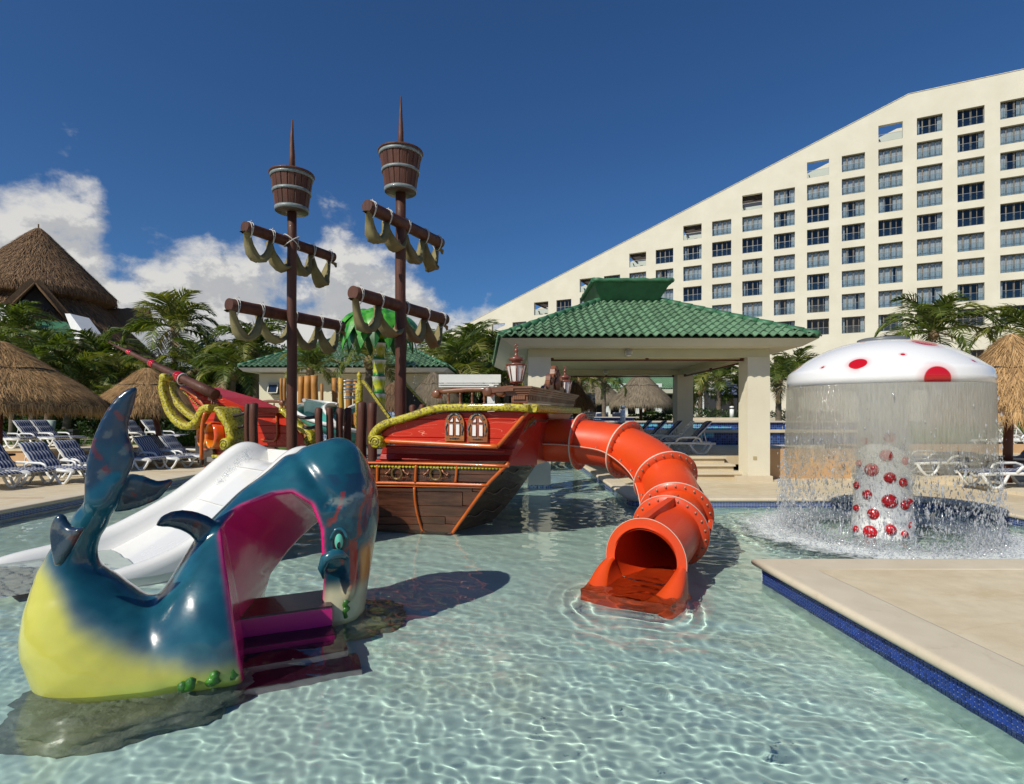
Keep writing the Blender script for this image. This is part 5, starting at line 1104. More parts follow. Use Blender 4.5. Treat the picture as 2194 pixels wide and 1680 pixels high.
# ------------------------------------------------------------------ green and white spiral slide with log tower behind the ship
teal_m = M('teal_fibreglass', (.06, .33, .27), .3, (.05, .29, .24), 2, coat=.4)
ss_ = thing('spiral_slide', P(730, 940, 12.2), 'white lipped teal spiral slide behind the ship posts', 'slide')
def trough(pts, r, lipw, mat_, name):
    pts = catmull(pts, 6); n = len(pts); rows = []
    for i, p in enumerate(pts):
        tg = (pts[min(i+1, n-1)]-pts[max(i-1, 0)]).normalized(); x = tg.cross(UP).normalized(); rows.append([p+x*math.cos(a)*r+UP*math.sin(a)*r*.85 for a in [PI+PI*k/10 for k in range(11)]])
    mb = MB(); mb.sheet(rows, True); t_ = part(name, mb, mat_, ss_)
    for s_ in (0, -1): mb = MB(); mb.tube([rw_[s_] for rw_ in rows], lipw, 8, flat=1.3); part('lip', mb, white_plastic, t_)
def PP(u, v, Y): return P(u, v, Y)
trough([PP(700, 868, 12.9), PP(672, 868, 12.4), (PP(664, 880, 11.9)), PP(690, 900, 11.5), PP(735, 918, 11.5), PP(790, 935, 11.9), PP(830, 960, 12.6)], .30, .035, teal_m, 'chute')
trough([PP(745, 868, 13.2), PP(722, 878, 12.9), PP(716, 892, 12.7), PP(735, 925, 12.6), PP(770, 950, 12.6)], .30, .035, teal_m, 'chute')
mb = MB(); rows = []
for i in range(14):
    f_ = i/13; a = R(200-170*f_); c_ = PP(688, 880, 12.5); rows.append([c_+Vector((math.cos(a)*.36, math.sin(a)*.36, z)) for z in (-.1, .1, .23-.10*f_*f_)])
mb.sheet(rows, True); part('entry_hood', mb, white_plastic, ss_); mb = MB(); mb.tube([r[2] for r in rows], .04, 8); part('lip', mb, white_plastic, ss_)
mb = MB(); c_ = P(660, 900, 13.8); mb.bb(c_.x-.35, c_.x+2.4, 13.8, 15.4, -.4, P(0, 883, 13.8).z); tw = solo('mosaic_tower_base', mb, tile_mix, (c_.x, 13.8, -.4), 'blue mosaic base of the log tower behind the ship', 'tower', rx=True)
log_m = M('orange_stained_log', (.42, .19, .035), .6, (.30, .12, .02), 6, .6, 24, st=(1, 1, .14), bdist=.008, col3=(.52, .26, .05), scale3=2); brightness_by_object(log_m, .18)
log_y = M('yellow_stained_log', (.52, .30, .02), .55, (.42, .21, .02), 6, .5, 24, st=(1, 1, .14), bdist=.008)
i = 0
lnames = ['tall orange log at the left end of the tower fence', 'second orange log of the tower fence, half behind the left mast', 'orange log just right of the left mast', 'orange log, second right of the left mast', 'widest orange log, carrying a small yellow handle', 'short orange log at the right end of the first log fence', 'reddish orange log holding the grey guard rails', 'smooth yellow log in front of the grey guard rails', 'orange log behind the grey guard rails, left one', 'narrow orange log behind the grey guard rails, right one', 'short orange log behind the green newel']
for (x0, x1, yt), nm in zip(((960, 988, 600), (992, 1026, 600), (1145, 1202, 582), (1207, 1278, 575), (1280, 1350, 570), (1372, 1402, 655), (1492, 1550, 597), (1562, 1615, 602), (1640, 1705, 610), (1715, 1762, 615), (1812, 1845, 625)), lnames):
    Y = 13.2 if x0 < 1400 else (12.6 if x0 == 1562 else 13.6); p = P(400+(x0+x1)/9.6, 685.7+yt/4.8, Y); r = (x1-x0)/4.8/F*Y/2; mb = MB()
    mb.tube([(p.x+.01*math.sin(k+x0), p.y, lerp(1.0 if x0 != 1562 else .3, p.z, k/7)) for k in range(8)], [r*(1+.03*math.sin(k*2.2+x0)) for k in range(8)], 14); solo('tower_log', mb, log_y if x0 == 1562 else log_m, (p.x, p.y, 1.0), nm, 'log', 'upright logs of the slide tower')
gr = thing('guard_rails', P(745, 830, 13.4), 'bent grey steel guard rails between the tower logs', 'railing')
for v in (816, 823.5, 832, 838.5, 849, 852): mb = MB(); mb.tube([P(727, v, 13.3), P(745, v+.5, 13.1), P(764, v+1, 13.5), P(760, v-1, 13.9)], .022, 7); part('rail', mb, M('grey_steel', (.45, .45, .44), .35, metal=.5) if 'grey_steel' not in MAT else MAT['grey_steel'], gr)
# newel and stair stringers
nw = P(770, 830, 11.5); mb = MB(); mb.lathe((nw.x, nw.y, .9), [(.085, 0), (.085, nw.z-.9+.05), (.07, nw.z-.9+.08), (.035, nw.z-.9+.10), (.055, nw.z-.9+.14), (.035, nw.z-.9+.18), (.05, nw.z-.9+.22), (.055, nw.z-.9+.26), (.03, nw.z-.9+.31), (0, nw.z-.9+.33)], 14); solo('newel_post', mb, yellow_g, (nw.x, nw.y, .9), 'carved yellow green newel post with ball finial', 'post')
for (a, b, Y, nm) in (((778, 815), (835, 895), 11.2, 'sloping dark plank stair side with green edge behind the thick posts'), ((866, 818), (912, 868), 12.2, 'sloping dark plank stair side with green edge right of the taller mast')):
    A, B = P(*a, Y), P(*b, Y); st_ = thing('stair_side', B, nm, 'stair side'); mb = MB(); mb.prism([A, B, Vector((B.x, B.y, B.z-.55)), Vector((A.x, A.y, B.z-.55))], (0, .08, 0)); part('plank_side', mb, M('stair_wood', (.07, .05, .03), .6, (.05, .035, .02), 6, .5, 20, st=(1, 1, .2)) if 'stair_wood' not in MAT else MAT['stair_wood'], st_); mb = MB(); mb.bar(A, B, .14, .05); part('edge_strip', mb, yellow_g, st_)
# ------------------------------------------------------------------ artificial palm shower
fp = P(812, 890, 11.8); fpt = thing('palm_shower', (fp.x, fp.y, 0), 'artificial palm shower with banded yellow green trunk and glossy leaves', 'fountain')
ztop = P(0, 700, 11.8).z; mb = MB(); prof_ = []; nb = 9
for k in range(nb):
    z0, z1 = lerp(.3, ztop, k/nb), lerp(.3, ztop, (k+1)/nb); prof_ += [(.155, z0), (.125, z0+.05), (.122, z0+.15), (.14, z1-.01)]
mb.lathe((fp.x, fp.y, 0), prof_, 20); tm_ = bpy.data.materials.new('banded_trunk'); tm_.use_nodes = True; t = NT(tm_.node_tree); b_ = tm_.node_tree.nodes['Principled BSDF']; tc_ = t.n('ShaderNodeTexCoord'); sp = t.n('ShaderNodeSeparateXYZ'); t.l(tc_.outputs['Object'], sp.inputs[0])
nz = t.noise(tc_.outputs['Object'], 9, 3); band = t.math('FRACT', t.math('DIVIDE', t.math('SUBTRACT', sp.outputs[2], .3), (ztop-.3)/nb)); wv = t.math('ADD', band, t.math('MULTIPLY', t.math('SUBTRACT', nz.outputs[0], .5), .35)); cr = t.n('ShaderNodeValToRGB'); t.l(wv, cr.inputs[0])
for e_, (p_, c1) in zip([cr.color_ramp.elements[0], cr.color_ramp.elements[1]]+[cr.color_ramp.elements.new(.5) for _ in range(3)], ((0, (.005, .06, .01)), (1, (.005, .07, .015)), (.16, (.03, .22, .02)), (.34, (.55, .52, .02)), (.72, (.40, .50, .02)))): e_.position = p_; e_.color = (*c1, 1)
t.l(cr.outputs[0], b_.inputs['Base Color']); b_.inputs['Roughness'].default_value = .2; b_.inputs['Coat Weight'].default_value = .5
part('trunk', mb, tm_, fpt)
gl1 = M('glossy_green_leaf', (.015, .17, .015), .38, (.09, .38, .03), 5, .6, 14, coat=.2, bdist=.01); gl2 = M('dark_glossy_green_leaf', (.006, .07, .01), .4, (.02, .14, .02), 5, coat=.2)
zc_ = P(0, 682, 11.8).z
def shower_leaf(a, ln, drop, w_, zz):
    d = Vector((math.cos(a), math.sin(a), 0)); s_ = Vector((-d.y, d.x, 0)); rows = []
    for i in range(12):
        f_ = i/11; c_ = Vector((fp.x, fp.y, zz))+d*(.12+ln*math.sin(f_*1.45))-UP*drop*(1-math.cos(f_*1.6))**1.0+UP*.16*math.sin(f_*2.2)
        ww = w_*math.sin(PI*min(1, f_*.93+.07))**.7; ser = 1+.10*(i % 2)
        rows.append([c_+s_*x*ww*ser+UP*(.06*(1-abs(x))-.0) for x in (-1, -.55, -.08, 0, .08, .55, 1)])
    mb = MB(); mb.sheet(rows, True); return mb
for k in range(20): part('leaf', shower_leaf(2*PI*k/20+.1, .78, .60+.08*math.sin(k*2), .165, zc_), gl1, fpt, fix=False)
for k in range(18): part('leaf', shower_leaf(2*PI*k/18+.3, .68, .74, .15, zc_-.10), gl2 if k % 2 else gl1, fpt, fix=False)
for k in range(10): part('leaf', shower_leaf(2*PI*k/10+.2, .46, .30, .19, zc_+.03), gl1, fpt, fix=False)
r_ = np.random.default_rng(9); cs = []
for k in range(12):
    a = 2*PI*k/12+.15; rad = .86
    for j in range(26): z = zc_-.65-(r_.random()**1.3)*1.1; cs.append((fp.x+math.cos(a)*rad+r_.normal()*.02, fp.y+math.sin(a)*rad+r_.normal()*.02, z))
o = link('dripping_water', drops_mesh('dripping_water', cs, r_.uniform(.008, .018, (len(cs), 1))*np.array([[1, 1, 2.2]]))); o['kind'] = 'stuff'

# ------------------------------------------------------------------ mushroom fountain
mx, my = 5.03, 7.6
mush = thing('mushroom_fountain', (mx, my, 0), 'white mushroom fountain with red spots shedding a curtain of water', 'fountain')
mw = M('white_gloss_shell', (.82, .82, .81), .25, (.78, .78, .77), 4, .25, 30, coat=.4, bdist=.004)
mwc = bpy.data.materials.new('white_cap_with_red_spots'); mwc.use_nodes = True; t = NT(mwc.node_tree); b_ = mwc.node_tree.nodes['Principled BSDF']; tc_ = t.n('ShaderNodeTexCoord')
mr_ = M('red_gloss_spot', (.52, .006, .012), .2, (.42, .004, .01), 8, coat=.5)
RC = 1.17; zr0 = 1.995
def capz(r):   # dome height above the rim band
    return zr0+.175+.455*(1-(r/RC)**2.45)
capspots = []
for u, v, rp in ((1709.5, 788.5, 9.5), (1762.5, 787, 3.2), (1838, 779, 16), (1934.5, 759, 4), (1981, 733, 22), (2086.5, 773, 4), (2011, 811, 25), (1848, 733, 5)):
    xr = (u-CX)/F; zr = (HY-v)/F; best = None
    for Yq in np.linspace(6.0, 8.4, 1200):
        X_ = xr*Yq; Z_ = H+zr*Yq; r = math.hypot(X_-mx, Yq-my)
        if r < RC*1.0 and Z_ >= zr0 and (Z_ <= capz(r)+.002): best = (X_, Yq, Z_); break
        if r < RC+.012 and zr0-.1 <= Z_ <= zr0+.18 : best = (X_, Yq, Z_); break
    if best: capspots.append((best, rp/F*best[1]*1.12))
col_prev = None; dmin = None
for (c_, r) in capspots:
    dd = t.vmath('DISTANCE', tc_.outputs['Object'], (c_[0]-mx, c_[1]-my, c_[2])); e = t.mr(dd.outputs['Value'], r*.93, r*1.07, 1, 0); halo = t.mr(dd.outputs['Value'], r*.95, r*1.5+.02, .38, 0); both = t.math('MAXIMUM', e, halo)
    dmin = both if dmin is None else t.math('MAXIMUM', dmin, both)
t.l(t.mix(dmin, (.82, .82, .81), (.52, .006, .012)), b_.inputs['Base Color']); b_.inputs['Roughness'].default_value = .18; b_.inputs['Coat Weight'].default_value = .5
nz = t.noise(tc_.outputs['Object'], 60, 4, .6); bp = t.n('ShaderNodeBump'); bp.inputs['Strength'].default_value = .35; bp.inputs['Distance'].default_value = .004; t.l(nz.outputs[0], bp.inputs['Height']); t.l(bp.outputs[0], b_.inputs['Normal'])
mb = MB(); mb.lathe((mx, my, 0), [(0.3, zr0+.02), (RC-.06, zr0+.04), (RC-.03, zr0-.0), (RC, zr0-.01), (RC+.005, zr0+.09), (RC*.993, zr0+.16)]+[(RC*f_, capz(RC*f_)) for f_ in (.985, .96, .92, .86, .78, .68, .56, .43, .3, .17)], 96, cap=False); part('cap', mb, mwc, mush, fix=True)
mb = MB(); mb.lathe((mx, my, 0), [(.30, capz(.3)-.02), (.30, capz(.3)+.03), (.26, capz(.3)+.045), (.22, capz(.3)+.03), (0, capz(.3)+.02)], 32); part('cap_collar', mb, M('dark_grey_collar', (.12, .13, .14), .4) if 'dark_grey_collar' not in MAT else MAT['dark_grey_collar'], mush)
stem_prof = [(.385, -.36), (.378, 0), (.36, .25), (.335, .6), (.31, .95), (.287, 1.3), (.272, 1.6), (.29, 1.85), (.36, 2.06)]
def stem_r(z): return float(np.interp(z, [q[1] for q in stem_prof], [q[0] for q in stem_prof]))
mb = MB(); mb.lathe((mx, my, 0), stem_prof, 48, cap=False); part('stem', mb, mw, mush, rx=True)
for (zu, zv, rp) in ((715, 893, 22), (866, 872, 30), (845, 982, 33), (682, 1030, 14), (960, 1015, 24), (755, 1068, 37), (868, 1117, 31), (948, 1146, 26), (668, 1163, 22), (729, 1219, 27), (867, 1259, 39), (957, 1283, 27), (666, 1301, 18), (765, 1336, 31), (745, 1446, 37), (870, 1432, 30), (995, 1408, 16), (662, 1428, 10), (955, 1460, 20), (985, 1265, 14)):
    u, v = 1600+zu/2.827, 628.6+zv/2.827; xr = (u-CX)/F; zr = (HY-v)/F; hit = None
    for Yq in np.linspace(7.15, 7.8, 700):
        X_ = xr*Yq; Z_ = H+zr*Yq
        if math.hypot(X_-mx, Yq-my) <= stem_r(Z_): hit = Vector((X_, Yq, Z_)); break
    if hit is None: 
        Yq = my; Z_ = H+zr*Yq; sg = 1 if xr*Yq > mx else -1; hit = Vector((mx+sg*stem_r(Z_), my-.02, Z_))
    nrm = Vector((hit.x-mx, hit.y-my, .04)).normalized(); r = rp/2.827/F*7.3*1.12; r = max(r, .05)
    mb = MB(); mb.lathe(hit-nrm*.012, [(r*1.02, 0), (r*.98, .018), (r*.84, .035), (r*.6, .05), (r*.3, .058), (0, .06)], 20, axis=nrm); part('red_spot', mb, mr_, mush, rx=True)
# water curtain: a thin wavy sheet that tears into strands and drops
wc_m = bpy.data.materials.new('falling_water_sheet'); wc_m.use_nodes = True; t = NT(wc_m.node_tree); wc_m.node_tree.nodes.clear(); out = t.n('ShaderNodeOutputMaterial'); tc_ = t.n('ShaderNodeTexCoord'); mp = t.n('ShaderNodeMapping'); mp.inputs['Scale'].default_value = (1, 1, .13); t.l(tc_.outputs['Object'], mp.inputs[0])
sp = t.n('ShaderNodeSeparateXYZ'); t.l(tc_.outputs['Object'], sp.inputs[0])
mp2 = t.n('ShaderNodeMapping'); mp2.inputs['Scale'].default_value = (1, 1, .55); t.l(tc_.outputs['Object'], mp2.inputs[0])
nb_ = t.noise(mp.outputs[0], 38, 5, .65); nt2 = t.noise(mp2.outputs[0], 7, 6, .68, .8)
tr_ = t.n('ShaderNodeBsdfTransparent'); tr_.inputs[0].default_value = (.93, .95, .93, 1); gls = t.n('ShaderNodeBsdfGlossy'); gls.inputs['Roughness'].default_value = .12; tl_ = t.n('ShaderNodeBsdfTranslucent'); tl_.inputs[0].default_value = (.85, .80, .68, 1); df_ = t.n('ShaderNodeBsdfDiffuse'); df_.inputs[0].default_value = (.72, .67, .54, 1)
bp = t.n('ShaderNodeBump'); bp.inputs['Strength'].default_value = .8; bp.inputs['Distance'].default_value = .02; t.l(nb_.outputs[0], bp.inputs['Height'])
for nd in (gls, df_): t.l(bp.outputs[0], nd.inputs['Normal'])
m1_ = t.n('ShaderNodeMixShader'); m1_.inputs[0].default_value = .45; t.l(df_.outputs[0], m1_.inputs[1]); t.l(gls.outputs[0], m1_.inputs[2])
m1b = t.n('ShaderNodeMixShader'); m1b.inputs[0].default_value = .25; t.l(m1_.outputs[0], m1b.inputs[1]); t.l(tl_.outputs[0], m1b.inputs[2])
film = t.math('ADD', t.mr(nb_.outputs[0], .30, .72, .22, .46), t.mr(sp.outputs[2], .9, 1.6, 0, .36))
hgt = t.mr(sp.outputs[2], .15, 1.75, 0, 1)       # 1 at the rim
tear = t.math('ADD', nt2.outputs[0], t.math('MULTIPLY', t.math('SUBTRACT', hgt, .47), .62)); hole = t.mr(tear, .44, .53, smooth=True)
dens_ = t.math('MULTIPLY', t.math('MULTIPLY', film, hole), t.mr(hgt, .0, .25, .8, 1.0))
m2_ = t.n('ShaderNodeMixShader'); t.l(dens_, m2_.inputs[0]); t.l(tr_.outputs[0], m2_.inputs[1]); t.l(m1b.outputs[0], m2_.inputs[2]); tt = t.n('ShaderNodeBsdfTransparent'); m3_ = t.n('ShaderNodeMixShader'); t.l(hole, m3_.inputs[0]); t.l(tt.outputs[0], m3_.inputs[1]); t.l(m2_.outputs[0], m3_.inputs[2]); t.l(m3_.outputs[0], out.inputs[0])
mb = MB(); rows = []; nA = 220
for i in range(40):
    f_ = i/39; z = lerp(zr0, .02, f_); rows.append([])
    for k in range(nA):
        a = 2*PI*k/nA; r = RC+.005+.035*f_+.006*math.sin(a*37+f_*5)*f_+.012*math.sin(a*11+f_*9)*f_+.02*(mnoise.noise(Vector((math.cos(a)*5, math.sin(a)*5, z*1.3)))) * f_; rows[-1].append((mx+math.cos(a)*r, my+math.sin(a)*r, z))
mb.sheet(rows, True, closed=True); cu = link('water_curtain', mesh('water_curtain', mb, wc_m, (mx, my, 0)), None, (mx, my, 0)); cu['kind'] = 'stuff'
r_ = np.random.default_rng(12); n = 15000; a = r_.random(n)*2*PI; h_ = r_.random(n)**.62; clump = .5+.5*np.sin(a*9+np.sin(a*23)*2); keep = (r_.random(n) < .35+.65*clump); a = a[keep]; h_ = 1-h_[keep]*1.0
z = zr0*h_**1.15; rad = RC+.02+.05*(1-h_)+r_.normal(0, .012, len(a))*(1+3.5*(1-h_)); cs = np.stack([mx+np.cos(a)*rad, my+np.sin(a)*rad, z], -1); zz = np.clip((1.45-z)/1.3, 0.0, 1)
pk = r_.random(len(a)) < .06+.94*zz; cs = cs[pk]; m_n = len(cs); sz = r_.gamma(2.2, .0042, (m_n, 1))+.004; sz = np.concatenate([sz, sz, sz*r_.uniform(1.4, 4.5, (m_n, 1))], 1)
o = link('water_drops', drops_mesh('water_drops', cs, sz)); o['kind'] = 'stuff'
# splashes and foam where the curtain lands, drops bouncing off the stem
n = 16000; a = r_.random(n)*2*PI; rr_ = RC+.10+r_.normal(0, .24, n); z = np.abs(r_.normal(0, .055, n))*(1+1.5*(r_.random(n) < .08)); cs = np.stack([mx+np.cos(a)*rr_, my+np.sin(a)*rr_, z+.004], -1); s1 = r_.gamma(2.0, .0055, (n, 1))+.004
n2 = 2600; a2 = r_.random(n2)*2*PI; z2_ = r_.random(n2)*1.7; r2_ = np.interp(z2_, [q[1] for q in stem_prof], [q[0] for q in stem_prof])+.01+np.abs(r_.normal(0, .02, n2)); cs2 = np.stack([mx+np.cos(a2)*r2_, my+np.sin(a2)*r2_, z2_], -1); s2 = r_.gamma(2, .004, (n2, 1))+.004
cs = np.concatenate([cs, cs2]); s1 = np.concatenate([np.concatenate([s1, s1, s1*.8], 1), np.concatenate([s2, s2, s2*1.8], 1)]); o = link('splashing_drops', drops_mesh('splashing_drops', cs, s1)); o['kind'] = 'stuff'
foam_m = bpy.data.materials.new('water_foam'); foam_m.use_nodes = True; t = NT(foam_m.node_tree); b_ = foam_m.node_tree.nodes['Principled BSDF']; out = foam_m.node_tree.nodes['Material Output']; b_.inputs['Base Color'].default_value = (.78, .82, .80, 1); b_.inputs['Roughness'].default_value = .6
tc_ = t.n('ShaderNodeTexCoord'); sp = t.n('ShaderNodeVectorMath', operation='LENGTH'); t.l(tc_.outputs['Object'], sp.inputs[0]); nz = t.noise(tc_.outputs['Object'], 6, 9, .72, 1.2); env_ = t.mr(t.math('ABSOLUTE', t.math('SUBTRACT', sp.outputs['Value'], RC+.22)), .0, .75, .66, 0.10)
al = t.mr(t.math('ADD', nz.outputs[0], env_), .80, 1.08, smooth=True); tr_ = t.n('ShaderNodeBsdfTransparent'); ms = t.n('ShaderNodeMixShader'); t.l(t.math('MULTIPLY', al, .92), ms.inputs[0]); t.l(tr_.outputs[0], ms.inputs[1]); t.l(b_.outputs[0], ms.inputs[2]); t.l(ms.outputs[0], out.inputs[0])
mb = MB(); rows = []
for i in range(26):
    r = lerp(.4, 2.2, i/25); rows.append([(mx+math.cos(2*PI*k/120)*r, my+math.sin(2*PI*k/120)*r, .016+.012*math.exp(-((r-RC-.05)/.25)**2)+.010*mnoise.noise(Vector((math.cos(2*PI*k/120)*r*5, math.sin(2*PI*k/120)*r*5, 0)))) for k in range(120)])
mb.sheet(rows, True, closed=True); o = link('foam', mesh('foam', mb, foam_m, (mx, my, 0)), None, (mx, my, 0)); o['kind'] = 'stuff'; 
# ------------------------------------------------------------------ whale: one continuous sculpted shell
import openvdb as vdb
vx = .0135; lo3 = np.array((-3.32, 2.82, -.48)); hi3 = np.array((-1.0, 5.35, 1.88)); dims = np.ceil((hi3-lo3)/vx).astype(int)
gx_, gy_, gz_ = [np.float32(lo3[i])+np.arange(dims[i], dtype=np.float32)*np.float32(vx) for i in range(3)]
X3, Y3, Z3 = np.meshgrid(gx_, gy_, gz_, indexing='ij')
def smin(a, b, k):
    h = np.clip(.5+.5*(b-a)/k, 0, 1); return b+(a-b)*h-k*h*(1-h)
def ell(X, Y, Z, c, r, rot=0.):
    x, y, z = X-c[0], Y-c[1], Z-c[2]
    if rot: cr, sr = math.cos(rot), math.sin(rot); x, y = x*cr+y*sr, -x*sr+y*cr
    k0 = np.sqrt((x/r[0])**2+(y/r[1])**2+(z/r[2])**2); k1 = np.sqrt((x/r[0]**2)**2+(y/r[1]**2)**2+(z/r[2]**2)**2)+1e-6
    return k0*(k0-1)/k1
def cone(X, Y, Z, a, b, ra, rb):
    a = np.array(a); b = np.array(b); d = b-a; t_ = np.clip(((X-a[0])*d[0]+(Y-a[1])*d[1]+(Z-a[2])*d[2])/d.dot(d), 0, 1)
    return np.sqrt((X-a[0]-d[0]*t_)**2+(Y-a[1]-d[1]*t_)**2+(Z-a[2]-d[2]*t_)**2)-(ra+(rb-ra)*t_)
def sdpoly(U, V_, poly):
    n = len(poly); d = np.full(U.shape, 1e9, np.float32); s_ = np.ones(U.shape, np.float32)
    for i in range(n):
        ax, ay = poly[i]; bx, by = poly[(i-1) % n]; ex, ey = bx-ax, by-ay; wx, wy = U-ax, V_-ay
        t_ = np.clip((wx*ex+wy*ey)/(ex*ex+ey*ey+1e-12), 0, 1); d = np.minimum(d, (wx-ex*t_)**2+(wy-ey*t_)**2)
        c1, c2, c3 = V_ >= ay, V_ < by, ex*wy > ey*wx; f_ = (c1 & c2 & c3) | (~c1 & ~c2 & ~c3); s_ = np.where(f_, -s_, s_)
    return s_*np.sqrt(d)
RF = math.atan2(.42, .907)
def body(X, Y, Z):
    d = ell(X, Y, Z, (-2.01, 3.87, .12), (.40, .50, .58), .3)
    for c, r, rot, k in (((-1.98, 4.10, .42), (.38, .44, .50), .4, .12), ((-1.86, 4.42, .66), (.42, .42, .46), .4, .16), ((-1.62, 4.66, .84), (.46, .46, .52), .4, .14), ((-1.44, 4.68, .78), (.29, .38, .64), .3, .14), ((-1.42, 4.66, .32), (.22, .27, .48), .3, .12), ((-1.46, 4.60, .0), (.22, .24, .30), .3, .10), ((-1.86, 4.62, .25), (.34, .42, .5), .4, .12)): d = smin(d, ell(X, Y, Z, c, r, rot), k)
    ch = [((-2.06, 3.76, .04), .46), ((-2.26, 3.60, -.04), .355), ((-2.44, 3.555, .01), .355), ((-2.58, 3.55, .12), .37), ((-2.675, 3.53, .27), .325), ((-2.72, 3.51, .42), .25)]
    e_ = None
    for (a, ra), (b, rb) in zip(ch[:-1], ch[1:]): c_ = cone(X, Y, Z, a, b, ra, rb); e_ = c_ if e_ is None else smin(e_, c_, .06)
    d = smin(d, e_, .12)
    tail = [((-2.72, 3.51, .42), .25), ((-2.74, 3.49, .53), .195), ((-2.745, 3.48, .62), .155), ((-2.73, 3.48, .72), .122), ((-2.70, 3.48, .81), .100), ((-2.62, 3.48, .95), .088), ((-2.54, 3.48, 1.08), .080), ((-2.47, 3.49, 1.18), .055)]
    for (a, ra), (b, rb) in zip(tail[:-1], tail[1:]): d = smin(d, cone(X, Y, Z, a, b, ra, rb), .03)
    # cheek and brow relief on the head
    for c, r in (((-1.40, 4.33, .52), (.13, .06, .10)), ((-1.34, 4.36, .80), (.05, .05, .16)), ((-1.28, 4.42, .38), (.06, .08, .22))): d = smin(d, ell(X, Y, Z, c, r, RF), .05)
    # crease across the brow
    cr = np.abs((X+1.86)*.72+(Y-4.45)*.28+(Z-1.05)*.55-.24)
    d = d+.024*np.exp(-(cr/.045)**2)*(Z > .9)
    return d
def slab(X, Y, Z, Yref, px, dirv, th, curve=0.):
    """flat blade traced in the photograph at distance Yref, lying in the plane spanned by dirv and up"""
    dx, dy = dirv; L_ = math.hypot(dx, dy); dx, dy = dx/L_, dy/L_; pts = []
    c0 = P(sum(p[0] for p in px)/len(px), 900, Yref)
    for u, v in px:
        xr = (u-CX)/F; # ray meets the vertical plane through c0 with direction dirv
        nx, ny = -dy, dx; k = c0.x*nx+c0.y*ny; Yp = k/(xr*nx+ny); pts.append(((xr*Yp-c0.x)*dx+(Yp-c0.y)*dy, H-(v-HY)/F*Yp))
    U = (X-c0.x)*dx+(Y-c0.y)*dy; D_ = -(X-c0.x)*dy+(Y-c0.y)*dx
    if curve: D_ = D_-curve*np.sin(np.clip((Z-pts[0][1])*2.4, -1.5, 1.5))
    s_ = sdpoly(U, Z, pts)+th; tt = th*np.clip(.35+(-s_+th)*6, .35, 1.25); return np.sqrt(np.maximum(s_, 0)**2+D_**2)-tt*.9 if False else np.sqrt(np.maximum(s_, 0)**2+D_**2)-np.where(s_ < 0, th*np.clip(1-s_*2.2, 1, 1.9), th)
FL1 = [(182, 1082), (178, 1040), (182, 990), (195, 940), (212, 900), (229, 871), (246, 850), (266, 834), (285, 827), (293, 829), (290, 850), (280, 885), (272, 912), (273, 930), (283, 955), (288, 982), (284, 1002), (272, 1022), (252, 1048), (235, 1080), (210, 1095)]
FL2 = [(235, 1075), (250, 1046), (262, 1022), (280, 1013), (306, 1018), (337, 1030), (369, 1025), (372, 1031), (362, 1048), (340, 1071), (318, 1081), (298, 1089), (270, 1096), (246, 1100)]
FA = [(129, 1099), (119, 1108), (112, 1126), (111, 1150), (114, 1180), (121, 1216), (132, 1212), (152, 1182), (170, 1150), (184, 1128), (170, 1130), (152, 1128), (142, 1115), (136, 1102)]
FB = [(332, 1125), (346, 1105), (368, 1095), (392, 1092), (420, 1096), (447, 1106), (470, 1122), (468, 1142), (445, 1168), (428, 1180), (420, 1160), (405, 1145), (388, 1136), (362, 1129), (340, 1129)]
def fins(X, Y, Z):
    d = slab(X, Y, Z, 3.46, FL1, (.62, .30), .026, .05)
    d = smin(d, slab(X, Y, Z, 3.66, FL2, (.85, .5), .024), .03)
    e_ = smin(slab(X, Y, Z, 3.24, FA, (.55, -.10), .03), slab(X, Y, Z, 3.82, FB, (.9, .35), .042), .02)
    return np.minimum(d, e_)
T0 = (-1.75, 4.05); qv = (.42, -.9075); ev = (.9075, .42)
midp = [(-.15, -.6), (-.17, 0), (-.24, .45), (-.31, .82), (-.20, .95), (.0, 1.03), (.15, 1.03), (.29, .93), (.355, .75), (.37, .5), (.35, .3), (.33, 0), (.33, -.6)]
farp_ = [(-.02, -.6), (-.02, .08), (.03, .25), (.16, .42), (.26, .53), (.36, .62), (.44, .68), (.54, .62), (.58, .50), (.60, .38), (.60, .2), (.60, 0), (.60, -.6)]
def tunnel(X, Y, Z):
    q_ = (X-T0[0])*qv[0]+(Y-T0[1])*qv[1]; e_ = (X-T0[0])*ev[0]+(Y-T0[1])*ev[1]; f_ = np.clip((-.10-q_)/.72, 0, 1); out_ = None
    m_ = (e_ > -.8) & (e_ < 1.1) & (Z < 1.5); U, V_, f2 = e_[m_], Z[m_], f_[m_]; n = len(midp); d = np.full(U.shape, 1e9); s_ = np.ones(U.shape)
    pu = [midp[i][0]+(farp_[i][0]-midp[i][0])*f2 for i in range(n)]; pv_ = [midp[i][1]+(farp_[i][1]-midp[i][1])*f2 for i in range(n)]
    for i in range(n):
        ax, ay, bx, by = pu[i], pv_[i], pu[i-1], pv_[i-1]; ex, ey = bx-ax, by-ay; wx, wy = U-ax, V_-ay
        t_ = np.clip((wx*ex+wy*ey)/(ex*ex+ey*ey+1e-9), 0, 1); d = np.minimum(d, (wx-ex*t_)**2+(wy-ey*t_)**2)
        c1, c2, c3 = V_ >= ay, V_ < by, ex*wy > ey*wx; ff = (c1 & c2 & c3) | (~c1 & ~c2 & ~c3); s_ = np.where(ff, -s_, s_)
    r = np.full(X.shape, .5, np.float32); r[m_] = (s_*np.sqrt(d)).astype(np.float32); return r
def smax(a, b, k): return -smin(-a, -b, k)
Bd = smin(body(X3, Y3, Z3), fins(X3, Y3, Z3), .035); Tn = tunnel(X3, Y3, Z3)
SD = smax(Bd, -Tn, .030); SD = np.clip(SD, -.08, .08).astype(np.float32)
